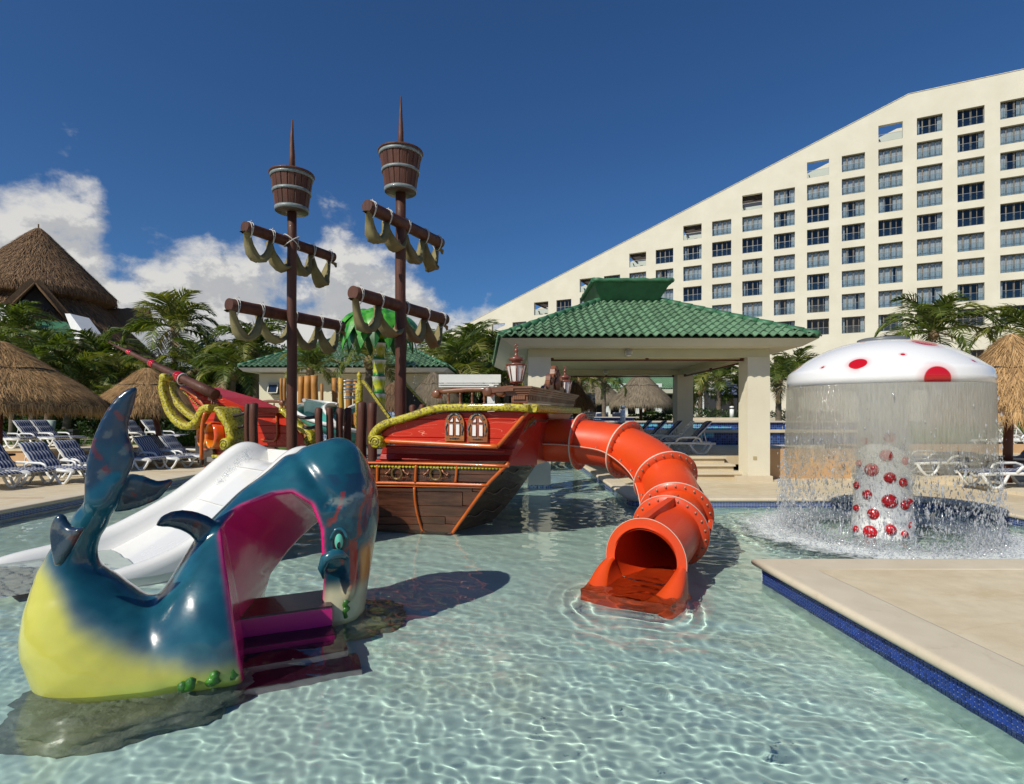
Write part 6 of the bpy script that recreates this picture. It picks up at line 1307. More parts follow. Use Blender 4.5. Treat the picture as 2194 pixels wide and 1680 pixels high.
g_ = vdb.FloatGrid(); g_.background = .08; g_.copyFromArray(SD); pts_, tri_, quad_ = g_.convertToPolygons(isovalue=0., adaptivity=0.)
VW = pts_.astype(np.float64)*vx+lo3; del X3, Y3, Z3
quad_ = np.asarray(quad_, dtype=np.int32)[:, ::-1]
# light smoothing
for _ in range(3):
    acc = np.zeros_like(VW); cnt = np.zeros(len(VW))
    for k in range(4): a_, b__ = quad_[:, k], quad_[:, (k+1) % 4]; np.add.at(acc, a_, VW[b__]); np.add.at(acc, b__, VW[a_]); np.add.at(cnt, a_, 1); np.add.at(cnt, b__, 1)
    VW = VW*.5+.5*acc/np.maximum(cnt, 1)[:, None]
x, y, z = VW.T
tn = tunnel(x, y, z); bd = body(x, y, z); fn_ = fins(x, y, z)
e_ = (x-T0[0])*ev[0]+(y-T0[1])*ev[1]; q_ = (x-T0[0])*qv[0]+(y-T0[1])*qv[1]
def sst(a, b, v): t_ = np.clip((v-a)/(b-a), 0, 1); return t_*t_*(3-2*t_)
def nz3(sc, off=0): return np.array([mnoise.fractal(Vector((a*sc+off, b*sc, c*sc)), 1., 2., 4) for a, b, c in zip(x, y, z)])
n1_ = nz3(5); n2_ = nz3(11, 7)
teal = np.array((.007, .066, .105)); teal2 = np.array((.016, .115, .155)); yel = np.array((.53, .50, .075)); pale = np.array((.45, .52, .50)); navy = np.array((.008, .022, .045)); pink = np.array((.80, .022, .20)); pinkd = np.array((.50, .010, .11)); redp = np.array((.42, .035, .02)); cream = np.array((.60, .56, .36)); org = np.array((.70, .26, .03))
colr = teal[None]*(1-.7*sst(-.4, .6, n1_))[:, None]+teal2[None]*.7*sst(-.4, .6, n1_)[:, None]
def put(c, w_):
    global colr; w_ = np.clip(w_, 0, 1)[:, None]; colr = colr*(1-w_)+c[None]*w_
bx_ = np.array([-3.2, -2.9, -2.75, -2.66, -2.56, -2.36, -2.12, -1.87, -1.5]); bz_ = np.array([.80, .74, .64, .52, .38, .22, .11, .05, .02]); zb = np.interp(x+.10*(y-3.3), bx_, bz_)+.025*n1_
isbody = (e_ < -.1)
side_ = sst(3.95, 3.6, y)
put(pale*.6, sst(.16, .0, z-zb)*.4*isbody*side_); put(yel, sst(.10, -.07, z-zb)*isbody*side_)
put(np.array((.42, .60, .12)), sst(.08, .0, z)*isbody*side_*.5*sst(-2.6, -2.1, x))
# inner dark line of the curved tail and back, dark fins with streaks
fin_w = sst(.05, .02, fn_)*sst(.015, .05, bd); put(navy*1.2, fin_w*.93); put(teal*.8, fin_w*sst(.2, .5, n1_)*.7); put(redp*.3, fin_w*sst(.55, .8, np.sin((x*5+z*2.2+.35*n1_)*7))*sst(.0, .15, n2_)*.7); put(pale*.25, fin_w*sst(.36, .44, nz3(9, 3))*.5)
# head painting
hd = sst(.36, .44, e_)*(z < 1.15); put(navy*1.8, hd*sst(-.2, .2, n1_)*.75); sw = np.sin((e_*2.2-z*1.0+.22*n1_)*13); put(redp*.8, hd*sst(.72, .9, sw)*(z > .45)*(z < 1.02)*.8); put(teal2*1.1, hd*sst(-.8, -.95, sw)*(z > .3)*(z < 1.0)*.8); put(pale*.55, hd*sst(.05, .012, np.abs(z-.92-.35*(e_-.5)+.10*n1_))*sst(.0, .1, np.abs(n2_))*.8)
put(org, hd*sst(.62, .70, e_)*sst(.62, .5, z)*(z > .12)); put(redp, hd*(np.abs(e_-.60) < .03)*(z < .62)*(z > .2)); put(cream, hd*sst(.34, .18, z)*.9); put(cream*.8, sst(.33, .37, e_)*sst(.28, .12, z)*.8)
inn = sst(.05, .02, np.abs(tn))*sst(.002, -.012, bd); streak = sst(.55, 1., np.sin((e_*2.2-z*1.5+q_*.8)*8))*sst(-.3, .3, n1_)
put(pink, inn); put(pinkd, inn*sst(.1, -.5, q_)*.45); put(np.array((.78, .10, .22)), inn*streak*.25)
me = np_mesh('whale', VW, quad_, [])
ca = me.color_attributes.new('paint', 'FLOAT_COLOR', 'POINT'); ca.data.foreach_set('color', np.concatenate([colr, np.ones((len(colr), 1))], 1).astype(np.float32).ravel())
wmat = bpy.data.materials.new('airbrushed_gelcoat'); wmat.use_nodes = True; t = NT(wmat.node_tree); b_ = wmat.node_tree.nodes['Principled BSDF']; at = t.n('ShaderNodeAttribute', attribute_name='paint'); tc_ = t.n('ShaderNodeTexCoord'); nz = t.noise(tc_.outputs['Object'], 3, 4); v_ = t.mr(nz.outputs[0], .3, .7, .88, 1.08); cb = t.n('ShaderNodeCombineXYZ'); [t.l(v_, cb.inputs[i]) for i in range(3)]
t.l(t.mix(1., at.outputs[0], cb.outputs[0], 'MULTIPLY'), b_.inputs['Base Color']); b_.inputs['Roughness'].default_value = .24; b_.inputs['Coat Weight'].default_value = .55; b_.inputs['Coat Roughness'].default_value = .05
nz2 = t.noise(tc_.outputs['Object'], 7, 3, .5); bp = t.n('ShaderNodeBump'); bp.inputs['Strength'].default_value = .25; bp.inputs['Distance'].default_value = .01; t.l(nz2.outputs[0], bp.inputs['Height']); t.l(bp.outputs[0], b_.inputs['Normal']); t.l(bp.outputs[0], b_.inputs['Coat Normal'])
me.materials.append(wmat)
wh = thing('whale', (-2, 4, 0), 'teal, yellow and pink whale sculpture with a walk-through arch', 'sculpture')
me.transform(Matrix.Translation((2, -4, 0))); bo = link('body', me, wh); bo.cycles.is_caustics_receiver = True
# eye
def hitbody(u, v, y0=3.9, y1=5.2):
    xr = (u-CX)/F; zr = (HY-v)/F
    Ys = np.linspace(y0, y1, 900); d = np.maximum(body(xr*Ys, Ys, H+zr*Ys), -tunnel(xr*Ys, Ys, H+zr*Ys)); k = np.argmax(d < 0); return Vector((xr*Ys[k], Ys[k], H+zr*Ys[k]))
c_ = hitbody(726, 1160); nr = (Vector((0, 0, H))-c_); nr.z *= .3; nr.normalize(); ex = nr.cross(UP).normalized()
def disc(mb, c, rx, rz, bul, n=20):
    rows = []
    for f_ in (0, .3, .6, .85, 1): rows.append([c+ex*math.cos(2*PI*k/n)*rx*f_+UP*math.sin(2*PI*k/n)*rz*f_+nr*bul*(1-f_*f_) for k in range(n)])
    mb.sheet(rows, True, closed=True)
for nm, rx, rz, bul, colm, off in (('eye_rim', .052, .088, .02, M('black_eyeliner', (.02, .015, .02), .3, coat=.5), .004), ('eyeball', .036, .066, .022, M('mint_green_eye', (.12, .50, .36), .15, coat=.8), .011), ('pupil', .016, .034, .018, M('eye_black', (.01, .01, .01), .1, coat=.8), .022)):
    mb = MB(); disc(mb, c_+nr*off+(ex*0-UP*.02 if nm == 'pupil' else UP*0), rx, rz, bul); part(nm, mb, colm, wh, fix=False)
mb = MB(); mb.tube([c_+ex*math.cos(a)*.06+UP*math.sin(a)*.10+nr*.01 for a in [PI*.05+PI*.9*i/10 for i in range(11)]], .014, 7); part('eyelid', mb, M('teal_lid', (.015, .10, .14), .2, coat=.7), wh)
c2 = hitbody(715, 1195); mb = MB(); mb.tube([c2+ex*-.10*1+UP*-.01, c2+ex*-.05+UP*.03+nr*.03, c2+UP*.035+nr*.045, c2+ex*.06+UP*.0+nr*.04, c2+ex*.085-UP*.07+nr*.02, c2+ex*.07-UP*.15], [.02, .035, .042, .042, .032, .012], 10); part('lip', mb, MAT['teal_lid'], wh)
# treads
tread_m = M('dark_maroon_tread', (.045, .008, .022), .35, (.02, .005, .012), 10, .5, 50, coat=.3); riser_m = M('magenta_riser', (.58, .022, .20), .28, coat=.4)
def TE(e, q, z): return Vector((T0[0]+ev[0]*e+qv[0]*q, T0[1]+ev[1]*e+qv[1]*q, z))
for i, (q0, q1, zt, zb_, el0, er0) in enumerate(((-.50, -.07, .135, -.02, -.42, .44), (-.1, .12, -.02, -.17, -.42, .44), (.1, .33, -.14, -.26, -.42, .50), (.3, .54, -.26, -.36, -.42, .56))):
    mb = MB(); mb.prism([TE(el0, q0, zt), TE(er0, q0, zt), TE(er0, q1+.004, zt), TE(el0, q1+.004, zt)], (0, 0, .014)); st_ = part('step', mb, tread_m, wh, rx=True); rm_ = riser_m if i < 2 else MAT.get('reflection_grey_riser') or M('reflection_grey_riser', (.42, .34, .38), .4)  # lower risers take a lilac grey that paints in the water's reflection
    mb = MB(); mb.prism([TE(el0, q0, zb_), TE(er0, q0, zb_), TE(er0, q1, zb_), TE(el0, q1, zb_)], (0, 0, zt-zb_)); part('riser', mb, rm_, st_, rx=True)
# weeds moulded at the foot
weed_m = M('moss_green_paint', (.05, .22, .012), .4, (.02, .09, .01), 14, .9, 25, bdist=.01, coat=.3)
for j, (u, v) in enumerate(((392, 1478), (403, 1470), (452, 1466), (460, 1455), (494, 1453), (499, 1440), (712, 1318), (722, 1328), (738, 1312), (741, 1296), (700, 1306))):
    Yw = 3.30 if u < 430 else 3.37 if u < 480 else 3.45 if u < 520 else 4.42; p = P(u, v, Yw); mb = MB(); mb.tube([p+Vector((-.012, .03, -.07)), p+Vector((0, .01, -.03)), p+Vector((.015*math.sin(j*2), 0, .01)), p+Vector((.02*math.sin(j), 0, .035)), p+Vector((.02*math.sin(j), 0, .05))], [.02, .032, .026, .03, .008], 9); part('moss_tuft', mb, weed_m, wh, rx=True)
# rock plinth under water
rock_m = M('wet_grey_rock', (.26, .28, .23), .6, (.11, .13, .11), 3, .9, 10, bdist=.03, col3=(.20, .19, .13), scale3=1.3)
def rock(name, c, r, seed, label, rz=0):
    bm_ = bmesh.new(); bmesh.ops.create_icosphere(bm_, subdivisions=5, radius=1)
    for v in bm_.verts:
        d = v.co.copy(); n_ = mnoise.fractal(d*1.6+Vector((seed, 0, 0)), 1., 2., 5); n3 = mnoise.fractal(d*5+Vector((seed, 3, 0)), 1., 2., 3); k = 1+.22*n_+.06*n3; v.co = Vector((d.x*r[0]*k, d.y*r[1]*k, d.z*r[2]*k))
    bmesh.ops.rotate(bm_, verts=bm_.verts, cent=(0, 0, 0), matrix=Matrix.Rotation(rz, 3, 'Z')); me_ = bpy.data.meshes.new(name); bm_.to_mesh(me_); bm_.free(); me_.polygons.foreach_set('use_smooth', [True]*len(me_.polygons)); me_.materials.append(rock_m)
    o = link(name, me_, None, c); tag(o, label, 'rock'); o.cycles.is_caustics_receiver = True
rock('rock_plinth', (-2.28, 3.40, -.31), (.70, .46, .24), 3, 'grey rock plinth under water below the yellow belly of the whale', .45)
rock('rock_plinth', (-1.35, 4.72, -.31), (.45, .42, .25), 9, 'rock added under water for the dark shadow at the foot of the whale head', .3)  # rock added where the dark water is mostly shadow
# ------------------------------------------------------------------ thatched palapas
straw = leafmat('straw_blade', (.20, .11, .045), (.66, .42, .19), .12, .8)
straw_d = leafmat('brown_straw_blade', (.09, .05, .025), (.36, .22, .115), .1, .9)
straw_g = leafmat('grey_straw_blade', (.20, .16, .11), (.33, .27, .19), .1, .9)
def thatchmat(name, c1, c2): return M(name, c1, .95, c2, 26, 1., 60, st=(1, 1, .14), bdist=.02, lo=.3, hi=.7)
th_1 = thatchmat('golden_thatch', (.18, .105, .045), (.08, .045, .02)); th_2 = thatchmat('brown_thatch', (.19, .12, .065), (.10, .06, .03)); th_3 = thatchmat('grey_thatch', (.26, .21, .15), (.15, .12, .08))
red_post = M('red_brown_post', (.13, .035, .018), .5, (.09, .022, .012), 4, .3, 20, st=(1, 1, .2))
black_rope = M('black_rope', (.02, .018, .015), .8)
PPROF = [(0, 1), (.06, .985), (.18, .88), (.35, .70), (.55, .49), (.72, .325), (.86, .17), (.95, .06), (1.0, -.04), (.985, -.12), (.93, -.13)]
def thatch_parts(root, x, y, z0, z1, R_, nbl, mats, seed, seam=.52, bl=.42, bw=.010, sag=.0):
    hgt = z1-z0; rr = np.random.default_rng(seed); ph = rr.random(6)*6
    def wob(a): return 1+.03*np.sin(a*3+ph[0])+.02*np.sin(a*7+ph[1])+.012*np.sin(a*19+ph[2])
    mb = MB(); n = 72; rows = []
    for (r, h) in PPROF: rows.append([(x+math.cos(a)*R_*r*wob(a), y+math.sin(a)*R_*r*wob(a), z0+hgt*h+(.02*math.sin(a*23+ph[3]) if r > .9 else 0)) for a in [2*PI*k/n for k in range(n)]])
    mb.sheet(rows, True, closed=True); part('thatch', mb, mats[0], root)
    s_ = rr.random(nbl)**.62*1.0; s_ = .03+.97*s_; a = rr.random(nbl)*2*PI; rims = rr.random(nbl) < .30; s_[rims] = rr.uniform(.93, 1.0, rims.sum())
    pr = np.array([q[0] for q in PPROF[:9]]); ph_ = np.array([q[1] for q in PPROF[:9]]); h = np.interp(s_, pr, ph_); s2 = np.clip(s_+.03, 0, 1.0); dh = np.interp(s2, pr, ph_)-h; dr = np.maximum(s2-s_, .003)
    w_ = wob(a); px = x+np.cos(a)*R_*s_*w_; py = y+np.sin(a)*R_*s_*w_; pz = z0+hgt*h+.012
    tx, ty, tz = np.cos(a)*dr*R_, np.sin(a)*dr*R_, dh*hgt; nl = np.sqrt(tx**2+ty**2+tz**2); tx, ty, tz = tx/nl, ty/nl, tz/nl
    rim = s_ > .9; tz[rim] = -1.2; tx[rim] *= .25; ty[rim] *= .25; nl = np.sqrt(tx**2+ty**2+tz**2); tx, ty, tz = tx/nl, ty/nl, tz/nl
    jx = rr.normal(0, .22, nbl); sx, sy = -np.sin(a), np.cos(a); ln = bl*rr.uniform(.4, 1.15, nbl); ln[rim] *= rr.uniform(.4, 1.1, rim.sum()); wd = bw*rr.uniform(.6, 1.5, nbl)
    nx, ny, nz = np.cos(a)*.45, np.sin(a)*.45, np.full(nbl, .75); lift = rr.uniform(.0, .20, nbl)
    b0 = np.stack([px-sx*wd, py-sy*wd, pz], -1); b1 = np.stack([px+sx*wd, py+sy*wd, pz], -1)
    tip = np.stack([px+(tx+sx*jx+nx*lift)*ln, py+(ty+sy*jx+ny*lift)*ln, pz+(tz+nz*lift)*ln], -1)
    V_ = np.stack([b0, b1, tip], 1).reshape(-1, 3)-np.array(wloc(root)); T_ = np.arange(nbl*3).reshape(-1, 3)
    o = link('straw', np_mesh('straw', V_, T_, mats[1], False), root); o['kind'] = 'stuff'
    if seam:
        hh = float(np.interp(seam, pr, ph_)); mb = MB(); mb.tube([(x+math.cos(a)*R_*seam*1.02*wob(a), y+math.sin(a)*R_*seam*1.02*wob(a), z0+hgt*hh+.03+.018*math.sin(a*8+ph[4])) for a in [2*PI*k/60 for k in range(60)]], .014*R_/1.5, 5, closed=True); part('binding_rope', mb, black_rope, root)
def palapa(x, y, ground, z0, z1, R_, label, nbl=9000, mats=(th_1, straw), pr=.085, table=True, seed=1, bw=.010, px=None, sign=None):
    t_ = thing('palapa', (x, y, ground), label, 'palapa', 'thatched palapa sunshades round the pool')
    thatch_parts(t_, x, y, z0, z1, R_, nbl, mats, seed, bw=bw)
    xx = px if px is not None else x; mb = MB(); mb.tube([(xx, y, ground), (xx+.01, y, (ground+z0)/2), (x, y, z1-.3)], pr, 12); po = part('post', mb, red_post, t_)
    if table: mb = MB(); mb.lathe((xx, y, ground+.42), [(0, 0), (.34, 0), (.34, .05), (0, .05)], 20); part('table', mb, M('dark_round_table', (.06, .03, .02), .5) if 'dark_round_table' not in MAT else MAT['dark_round_table'], t_)
    if sign:
        cu_ = bpy.data.curves.new('sign', 'FONT'); cu_.body = sign; cu_.size = .26; cu_.extrude = .004; cu_.align_x = 'CENTER'; o = bpy.data.objects.new('sign', cu_); COL.objects.link(o); o.parent = t_; o.location = (xx-x+.0, -pr-.02, 2.0-ground if y > 30 else .1+.85); o.rotation_euler = (PI/2, 0, 0); o.location.z = 1.98-ground; cu_.materials.append(white_paint)
        dg = bpy.context.evaluated_depsgraph_get(); me_ = bpy.data.meshes.new_from_object(o.evaluated_get(dg)); l_ = o.location.copy(); bpy.data.objects.remove(o); o = link('sign_number', me_, t_, l_, (PI/2, 0, 0))
    return t_
palapa(-13.3, 14.5, DZ, 1.93, 3.55, 2.35, 'large golden thatched palapa at the left end of the deck, in front of the lawn', 34000, seed=2, bw=.011)
palapa(-11.45, 17.6, DZ, 1.88, 3.12, 1.52, 'thatched palapa on a red post behind the raised tail fin', 20000, seed=3, px=-11.1, bw=.011)
palapa(10.42, 11.7, .22, 1.72, 3.32, 1.42, 'golden thatched palapa right of the mushroom fountain', 17000, seed=4, px=10.35)
palapa(-2.52, 18.0, DZ, 2.12, 3.02, .84, 'small grey thatched palapa behind the ship balustrade', 8000, (th_3, straw_g), seed=5, bw=.008, table=False)
palapa(6.43, 28.0, .9, 2.25, 3.85, 1.58, 'grey thatched palapa with number 59 seen through the pavilion', 9000, (th_3, straw_g), seed=6, bw=.014, table=False, sign='59')
palapa(5.5, 37, .9, 2.55, 4.35, 1.9, 'thatched palapa behind and left of the one with number 59', 7000, (th_3, straw_g), seed=7, bw=.016, table=False)
palapa(2.15, 19.0, DZ, 1.95, 2.75, .62, 'thatched palapa half hidden behind the carved stern crest', 5000, (th_2, straw_d), seed=8, bw=.008, table=False)
palapa(-3.6, 16.9, DZ, 1.75, 2.62, .85, 'brown thatched palapa behind the sloping stair, between palm shower and mast', 7000, (th_2, straw_d), seed=9, bw=.008, table=False)
palapa(-16.2, 24.5, .6, 2.4, 3.5, 1.5, 'small palapa far back on the lawn behind the tail fin', 6000, (th_2, straw_d), seed=10, bw=.01)
# ------------------------------------------------------------------ great thatched hall
hall = thing('thatched_hall', (-36, 44, .5), 'huge conical thatched hall roof behind the palms on the left', 'building')
hx, hy = -37.2, 44.
def bigthatch(x, y, zt, zb_, r0, r1, nm, nbl, seed, bulge=.0, mat_=th_2, a0=0, a1=2*PI):
    rr = np.random.default_rng(seed); mb = MB(); n = 120; rows = []
    for i in range(24):
        f_ = i/23; r = lerp(r0, r1, f_)+bulge*math.sin(PI*f_); z = lerp(zt, zb_, f_); rows.append([(x+math.cos(a)*r*(1+.012*math.sin(a*9+i*.7)+.006*math.sin(a*41+i)), y+math.sin(a)*r*(1+.012*math.sin(a*9+i*.7)), z+.08*math.sin(a*31+f_*4)*f_) for a in [a0+(a1-a0)*k/n for k in range(n+1)]])
    rows.append([(x+(p[0]-x)*.97, y+(p[1]-y)*.97, p[2]-.45) for p in rows[-1]]); rows.append([(x+(p[0]-x)*.86, y+(p[1]-y)*.86, p[2]-.25) for p in rows[-1]])
    mb.sheet(rows, True); part(nm, mb, mat_, hall)
    a = rr.uniform(a0, a1, nbl); f_ = rr.random(nbl)**.6; f_[:nbl//4] = rr.uniform(.97, 1, nbl//4); r = r0+(r1-r0)*f_+bulge*np.sin(PI*f_); z = zt+(zb_-zt)*f_; ln = rr.uniform(.3, .9, nbl); wd = rr.uniform(.02, .05, nbl)
    d = np.array([r1-r0, zb_-zt]); d = d/np.linalg.norm(d); px, py = x+np.cos(a)*r, y+np.sin(a)*r; sx, sy = -np.sin(a), np.cos(a); j = rr.normal(0, .2, nbl); up = rr.uniform(.02, .18, nbl); rim = f_ > .965; dz = np.where(rim, -1, d[1]); dr = np.where(rim, .15, d[0])
    V_ = np.stack([np.stack([px-sx*wd, py-sy*wd, z+.05], -1), np.stack([px+sx*wd, py+sy*wd, z+.05], -1), np.stack([px+(np.cos(a)*(dr+up)+sx*j)*ln, py+(np.sin(a)*(dr+up)+sy*j)*ln, z+.05+(dz+up*.6)*ln], -1)], 1).reshape(-1, 3)-np.array(wloc(hall))
    o = link('straw', np_mesh('straw', V_, np.arange(nbl*3).reshape(-1, 3), straw_d, False), hall); o['kind'] = 'stuff'
bigthatch(hx, hy, 16.35, 11.2, .15, 5.0, 'upper_roof', 26000, 1)
mb = MB(); mb.tube([(hx, hy, 16.2), (hx, hy, 16.7)], .05, 6); part('finial', mb, th_2, hall)
bigthatch(hx, hy, 11.4, 5.6, 3.3, 8.8, 'lower_roof', 26000, 2)
mb = MB(); A, B = Vector((hx+2.2, hy+1.5, 10.3)), P(322, 659, 50); rows = []
for i in range(15):
    c_ = A.lerp(B, i/14); rows.append([c_+Vector((-.9*k*(.38), -.9*k, -abs(k)*.8*1.0)) if False else c_+Vector((.6*k*.38, -.6*k, -abs(k)*.6+.03*math.sin(i*3+k))) for k in (-3, -2, -1, -.3, 0, .3, 1, 2, 3)])
mb.sheet(rows, True); e_n = len(rows)-1; part('wing_roof', mb, th_2, hall)
# dormer with dark opening
gd = Vector((.62, -.78, 0)).normalized(); gs = Vector((.78, .62, 0)); gb = Vector((hx, hy, 0))+gd*6.2
apx = gb+UP*10.9; mb = MB()
for sg in (-1, 1):
    q0, q1 = apx, gb+gs*sg*2.6+UP*7.4; mb.prism([q0, q1, q1-gd*5, q0-gd*5], UP*.4+gs*sg*.2)
part('dormer_roof', mb, th_2, hall)
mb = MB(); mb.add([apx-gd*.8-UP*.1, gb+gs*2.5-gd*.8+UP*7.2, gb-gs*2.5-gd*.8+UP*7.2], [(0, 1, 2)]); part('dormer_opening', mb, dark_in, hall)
mb = MB()
for sg in (-1, 1): mb.tube([apx+gd*.05, gb+gs*sg*2.6+UP*7.35+gd*.05], .08, 6)
part('barge_pole', mb, th_1, hall)
mb = MB(); mb.bb(hx-5.5, hx+5.5, hy-5.5, hy+5.5, .5, 6.2); part('wall', mb, stucco, hall)
ann = thing('tiled_annex', P(120, 720, 34), 'piece of green tiled roof with cream gable wall below the thatched hall', 'building'); a, b, c_, d = P(84, 728, 33), P(168, 728, 33), P(142, 690, 36), P(72, 684, 36); mb = MB(); mb.add([a, b, c_, d], [(0, 1, 2, 3)], False); part('roof', mb, roof_flat, ann); tile_plane(ann, (a, b, c_, d), 300, rnd)
a, b, c_, d = P(139, 672, 33.5), P(150, 672, 33.5), P(176, 708, 32), P(166, 740, 32); mb = MB(); mb.prism([a, b, c_, d], (0, 1.5, 0)); part('gable_wall', mb, white_paint, ann)
mb = MB(); mb.prism([P(0, 652, 33), P(16, 655, 33), P(22, 690, 33), P(0, 690, 33)], (0, 1.5, 0)); part('gable_wall', mb, white_paint, ann)
# ------------------------------------------------------------------ palms
def frond_mesh(seed, mat_, droop=1., nl=42, wind=.0):
    rr = random.Random(seed); mb = MB(); pts = []
    for i in range(13):
        f_ = i/12; pts.append(Vector((math.sin(f_*1.25)*.95, wind*f_*f_, .30*math.sin(f_*2.0)-.50*droop*f_**2.4)))
    mb.tube(pts, [lerp(.022, .004, i/12) for i in range(13)], 4, caps=False)
    cv = catmull(pts, 4); n = len(cv)
    for i in range(nl):
        f_ = .12+.87*(i+rr.random()*.5)/nl; k = min(int(f_*(n-1)), n-2); p = cv[k]; tg = (cv[k+1]-cv[k]).normalized(); sd_ = tg.cross(UP).normalized(); up_ = sd_.cross(tg)
        ln = .40*math.sin(PI*min(1, (f_*.86+.12)))**.75*rr.uniform(.8, 1.1)
        for sg in (-1, 1):
            if rr.random() < .06: continue
            d = (sd_*sg*.80+tg*rr.uniform(.45, .75)+up_*rr.uniform(.02, .28)).normalized(); w_ = tg*.0125+up_*.003
            m_ = p+d*ln*.5+up_*.02-UP*ln*.05; e_ = p+d*ln*1.02-UP*ln*rr.uniform(.10, .42)+Vector((0, wind*.15, 0))
            b = len(mb.v); mb.add([p-w_, p+w_, m_+w_*1.2, m_-w_*1.2, e_], [(0, 1, 2, 3), (3, 2, 4)], False)
    return mesh('frond', mb, mat_, fix=False)
FR = [frond_mesh(k, palm_leaf, .7+.2*k) for k in range(4)]; FRY = [frond_mesh(10+k, palm_leaf_y, .8+.3*k) for k in range(3)]; FRD = [frond_mesh(20+k, dead_leaf, 1.6) for k in range(2)]
trunk_m = M('grey_palm_trunk', (.20, .16, .12), .9, (.11, .085, .06), 3, 1., 14, st=(.25, .25, 3), bdist=.03)
boot_m = M('fibrous_palm_boot', (.16, .10, .05), .95, (.28, .20, .10), 14, 1., 20, bdist=.02)
def palm(u, v, Y, ground, size, label, n=16, seed=0, lean=0., yel=.25, dead=1, th_=.11, group='palm trees around the pool garden'):
    rr = random.Random(seed*7+int(u)); c_ = P(u, v, Y); base = Vector((c_.x-lean, c_.y, ground)); t_ = thing('palm_tree', base, label, 'palm tree', group)
    n_ = 14; mb = MB(); pts = [Vector((lerp(base.x, c_.x, (i/n_)**1.4), c_.y, lerp(ground, c_.z, i/n_))) for i in range(n_+1)]; mb.tube(pts, [th_*(1.35 if i == 0 else 1.12-.3*i/n_)*(1+.05*(i % 2)) for i in range(n_+1)], 10); part('trunk', mb, trunk_m, t_)
    mb = MB(); mb.lathe(c_-UP*.32, [(th_*.9, 0), (th_*1.4, .12), (th_*1.5, .3), (th_*.8, .42), (0, .46)], 10); part('crown_boot', mb, boot_m, t_)
    for k in range(n+dead):
        if k < n: el_ = R(76-rr.random()*10-112*(k/n)**1.0); me_ = rr.choice(FRY if rr.random() < yel else FR); s_ = size*rr.uniform(.85, 1.1)
        else: el_ = R(-50); me_ = rr.choice(FRD); s_ = size*.75
        az_ = k*2.399+rr.uniform(-.3, .3); o = link('frond', me_, t_); o.location = c_-base; o.rotation_euler = (rr.uniform(-.3, .3), -el_*.8, az_); o.scale = (s_, s_, s_)
    return t_
spec = [
 (375, 703, 27, .58, 2.35, 'sunlit tall coconut palm between the bowsprit and the left mast', 17, 1, .1, .45, 2),
 (35, 712, 27, .58, 2.02, 'palm at the left edge in front of the thatched hall', 16, 2, .2, .1, 1),
 (115, 773, 25, .58, 1.85, 'dark palm below the tiled annex roof', 16, 3, .3, .1, 1),
 (-10, 767, 22, .58, 1.76, 'palm at the left edge above the large palapa', 15, 4, 0, .1, 1),
 (215, 780, 26, .58, 2.11, 'palm rising above the bowsprit tip', 17, 5, -.2, .1, 1),
 (262, 813, 24, .58, 1.76, 'low palm with arching fronds above the bowsprit', 15, 6, .3, .3, 1),
 (160, 813, 23, .58, 1.76, 'broad low palm behind the large palapa', 15, 7, .4, .15, 1),
 (70, 797, 22, .58, 1.67, 'low dark palm behind the large palapa', 15, 8, 0, .1, 1),
 (318, 821, 30, .58, 1.8, 'palm behind the sunlit tall coconut palm', 15, 9, 0, .2, 1),
 (425, 790, 26, .58, 1.90, 'drooping palm right of the sunlit tall coconut palm', 15, 10, 0, .2, 1),
 (545, 752, 25, .58, 2.00, 'palm left of the small green roofed building', 17, 11, -.1, .2, 2),
 (500, 800, 24, .58, 1.70, 'short palm between the bow and the small building', 15, 12, .1, .2, 1),
 (455, 830, 27, .58, 1.90, 'low shaggy palm behind the bow', 14, 13, 0, .15, 1),
 (665, 792, 17.5, DZ, 1.05, 'small young palm in front of the small building', 14, 14, 0, .3, 0),
 (792, 770, 17.8, DZ, 1.35, 'palm beside the artificial palm shower', 13, 15, .1, .35, 1),
 (960, 770, 27, .15, 1.9, 'tall palm left of the pavilion, in front of the hotel end', 16, 16, .2, .15, 1),
 (1014, 752, 25, .15, 1.85, 'upright palm left of the pavilion roof corner', 15, 17, 0, .15, 1),
 (1052, 765, 27, .15, 1.9, 'palm with a pale upright spear beside the pavilion roof', 15, 18, 0, .3, 1),
 (985, 800, 22, .15, 1.9, 'low drooping palm behind the white pergola', 14, 19, 0, .2, 1),
 (1085, 820, 22, .15, 1.7, 'low palm behind the ship lantern', 14, 20, 0, .3, 1),
 (1240, 815, 21, .6, 1.2, 'bright green palm behind the second ship lantern', 14, 21, 0, .6, 0),
 (1294, 816, 24, .9, 1.15, 'small palm with fan crown seen through the pavilion', 14, 22, 0, .5, 0),
 (1540, 812, 30, 1.25, 1.9, 'palm seen through the pavilion, left of its near right column', 17, 23, 0, .15, 1),
 (1500, 838, 33, 1.25, 1.7, 'dark palm behind the rear right column', 14, 24, 0, .1, 1),
 (1585, 835, 32, 1.25, 1.7, 'dark palm just left of the near right column', 14, 25, 0, .1, 1),
 (1668, 815, 27, 1.25, 1.6, 'slim palm between the column and the mushroom cap', 15, 26, 0, .2, 1),
 (1705, 800, 30, 1.25, 1.8, 'palm partly behind the left edge of the mushroom cap', 15, 27, 0, .2, 1),
 (2000, 712, 24, 1.0, 2.25, 'large windblown palm above the mushroom cap', 18, 28, .1, .3, 1),
 (2215, 722, 22, 1.0, 2.1, 'palm at the right edge above the thatched palapa', 15, 29, 0, .5, 1),
 (905, 812, 24, .15, 1.5, 'low palm right of the small building', 13, 30, 0, .2, 1),
 (240, 862, 20.5, .58, 0.95, 'short bright green palm shrub between the two palapas', 16, 31, 0, .9, 0),
]
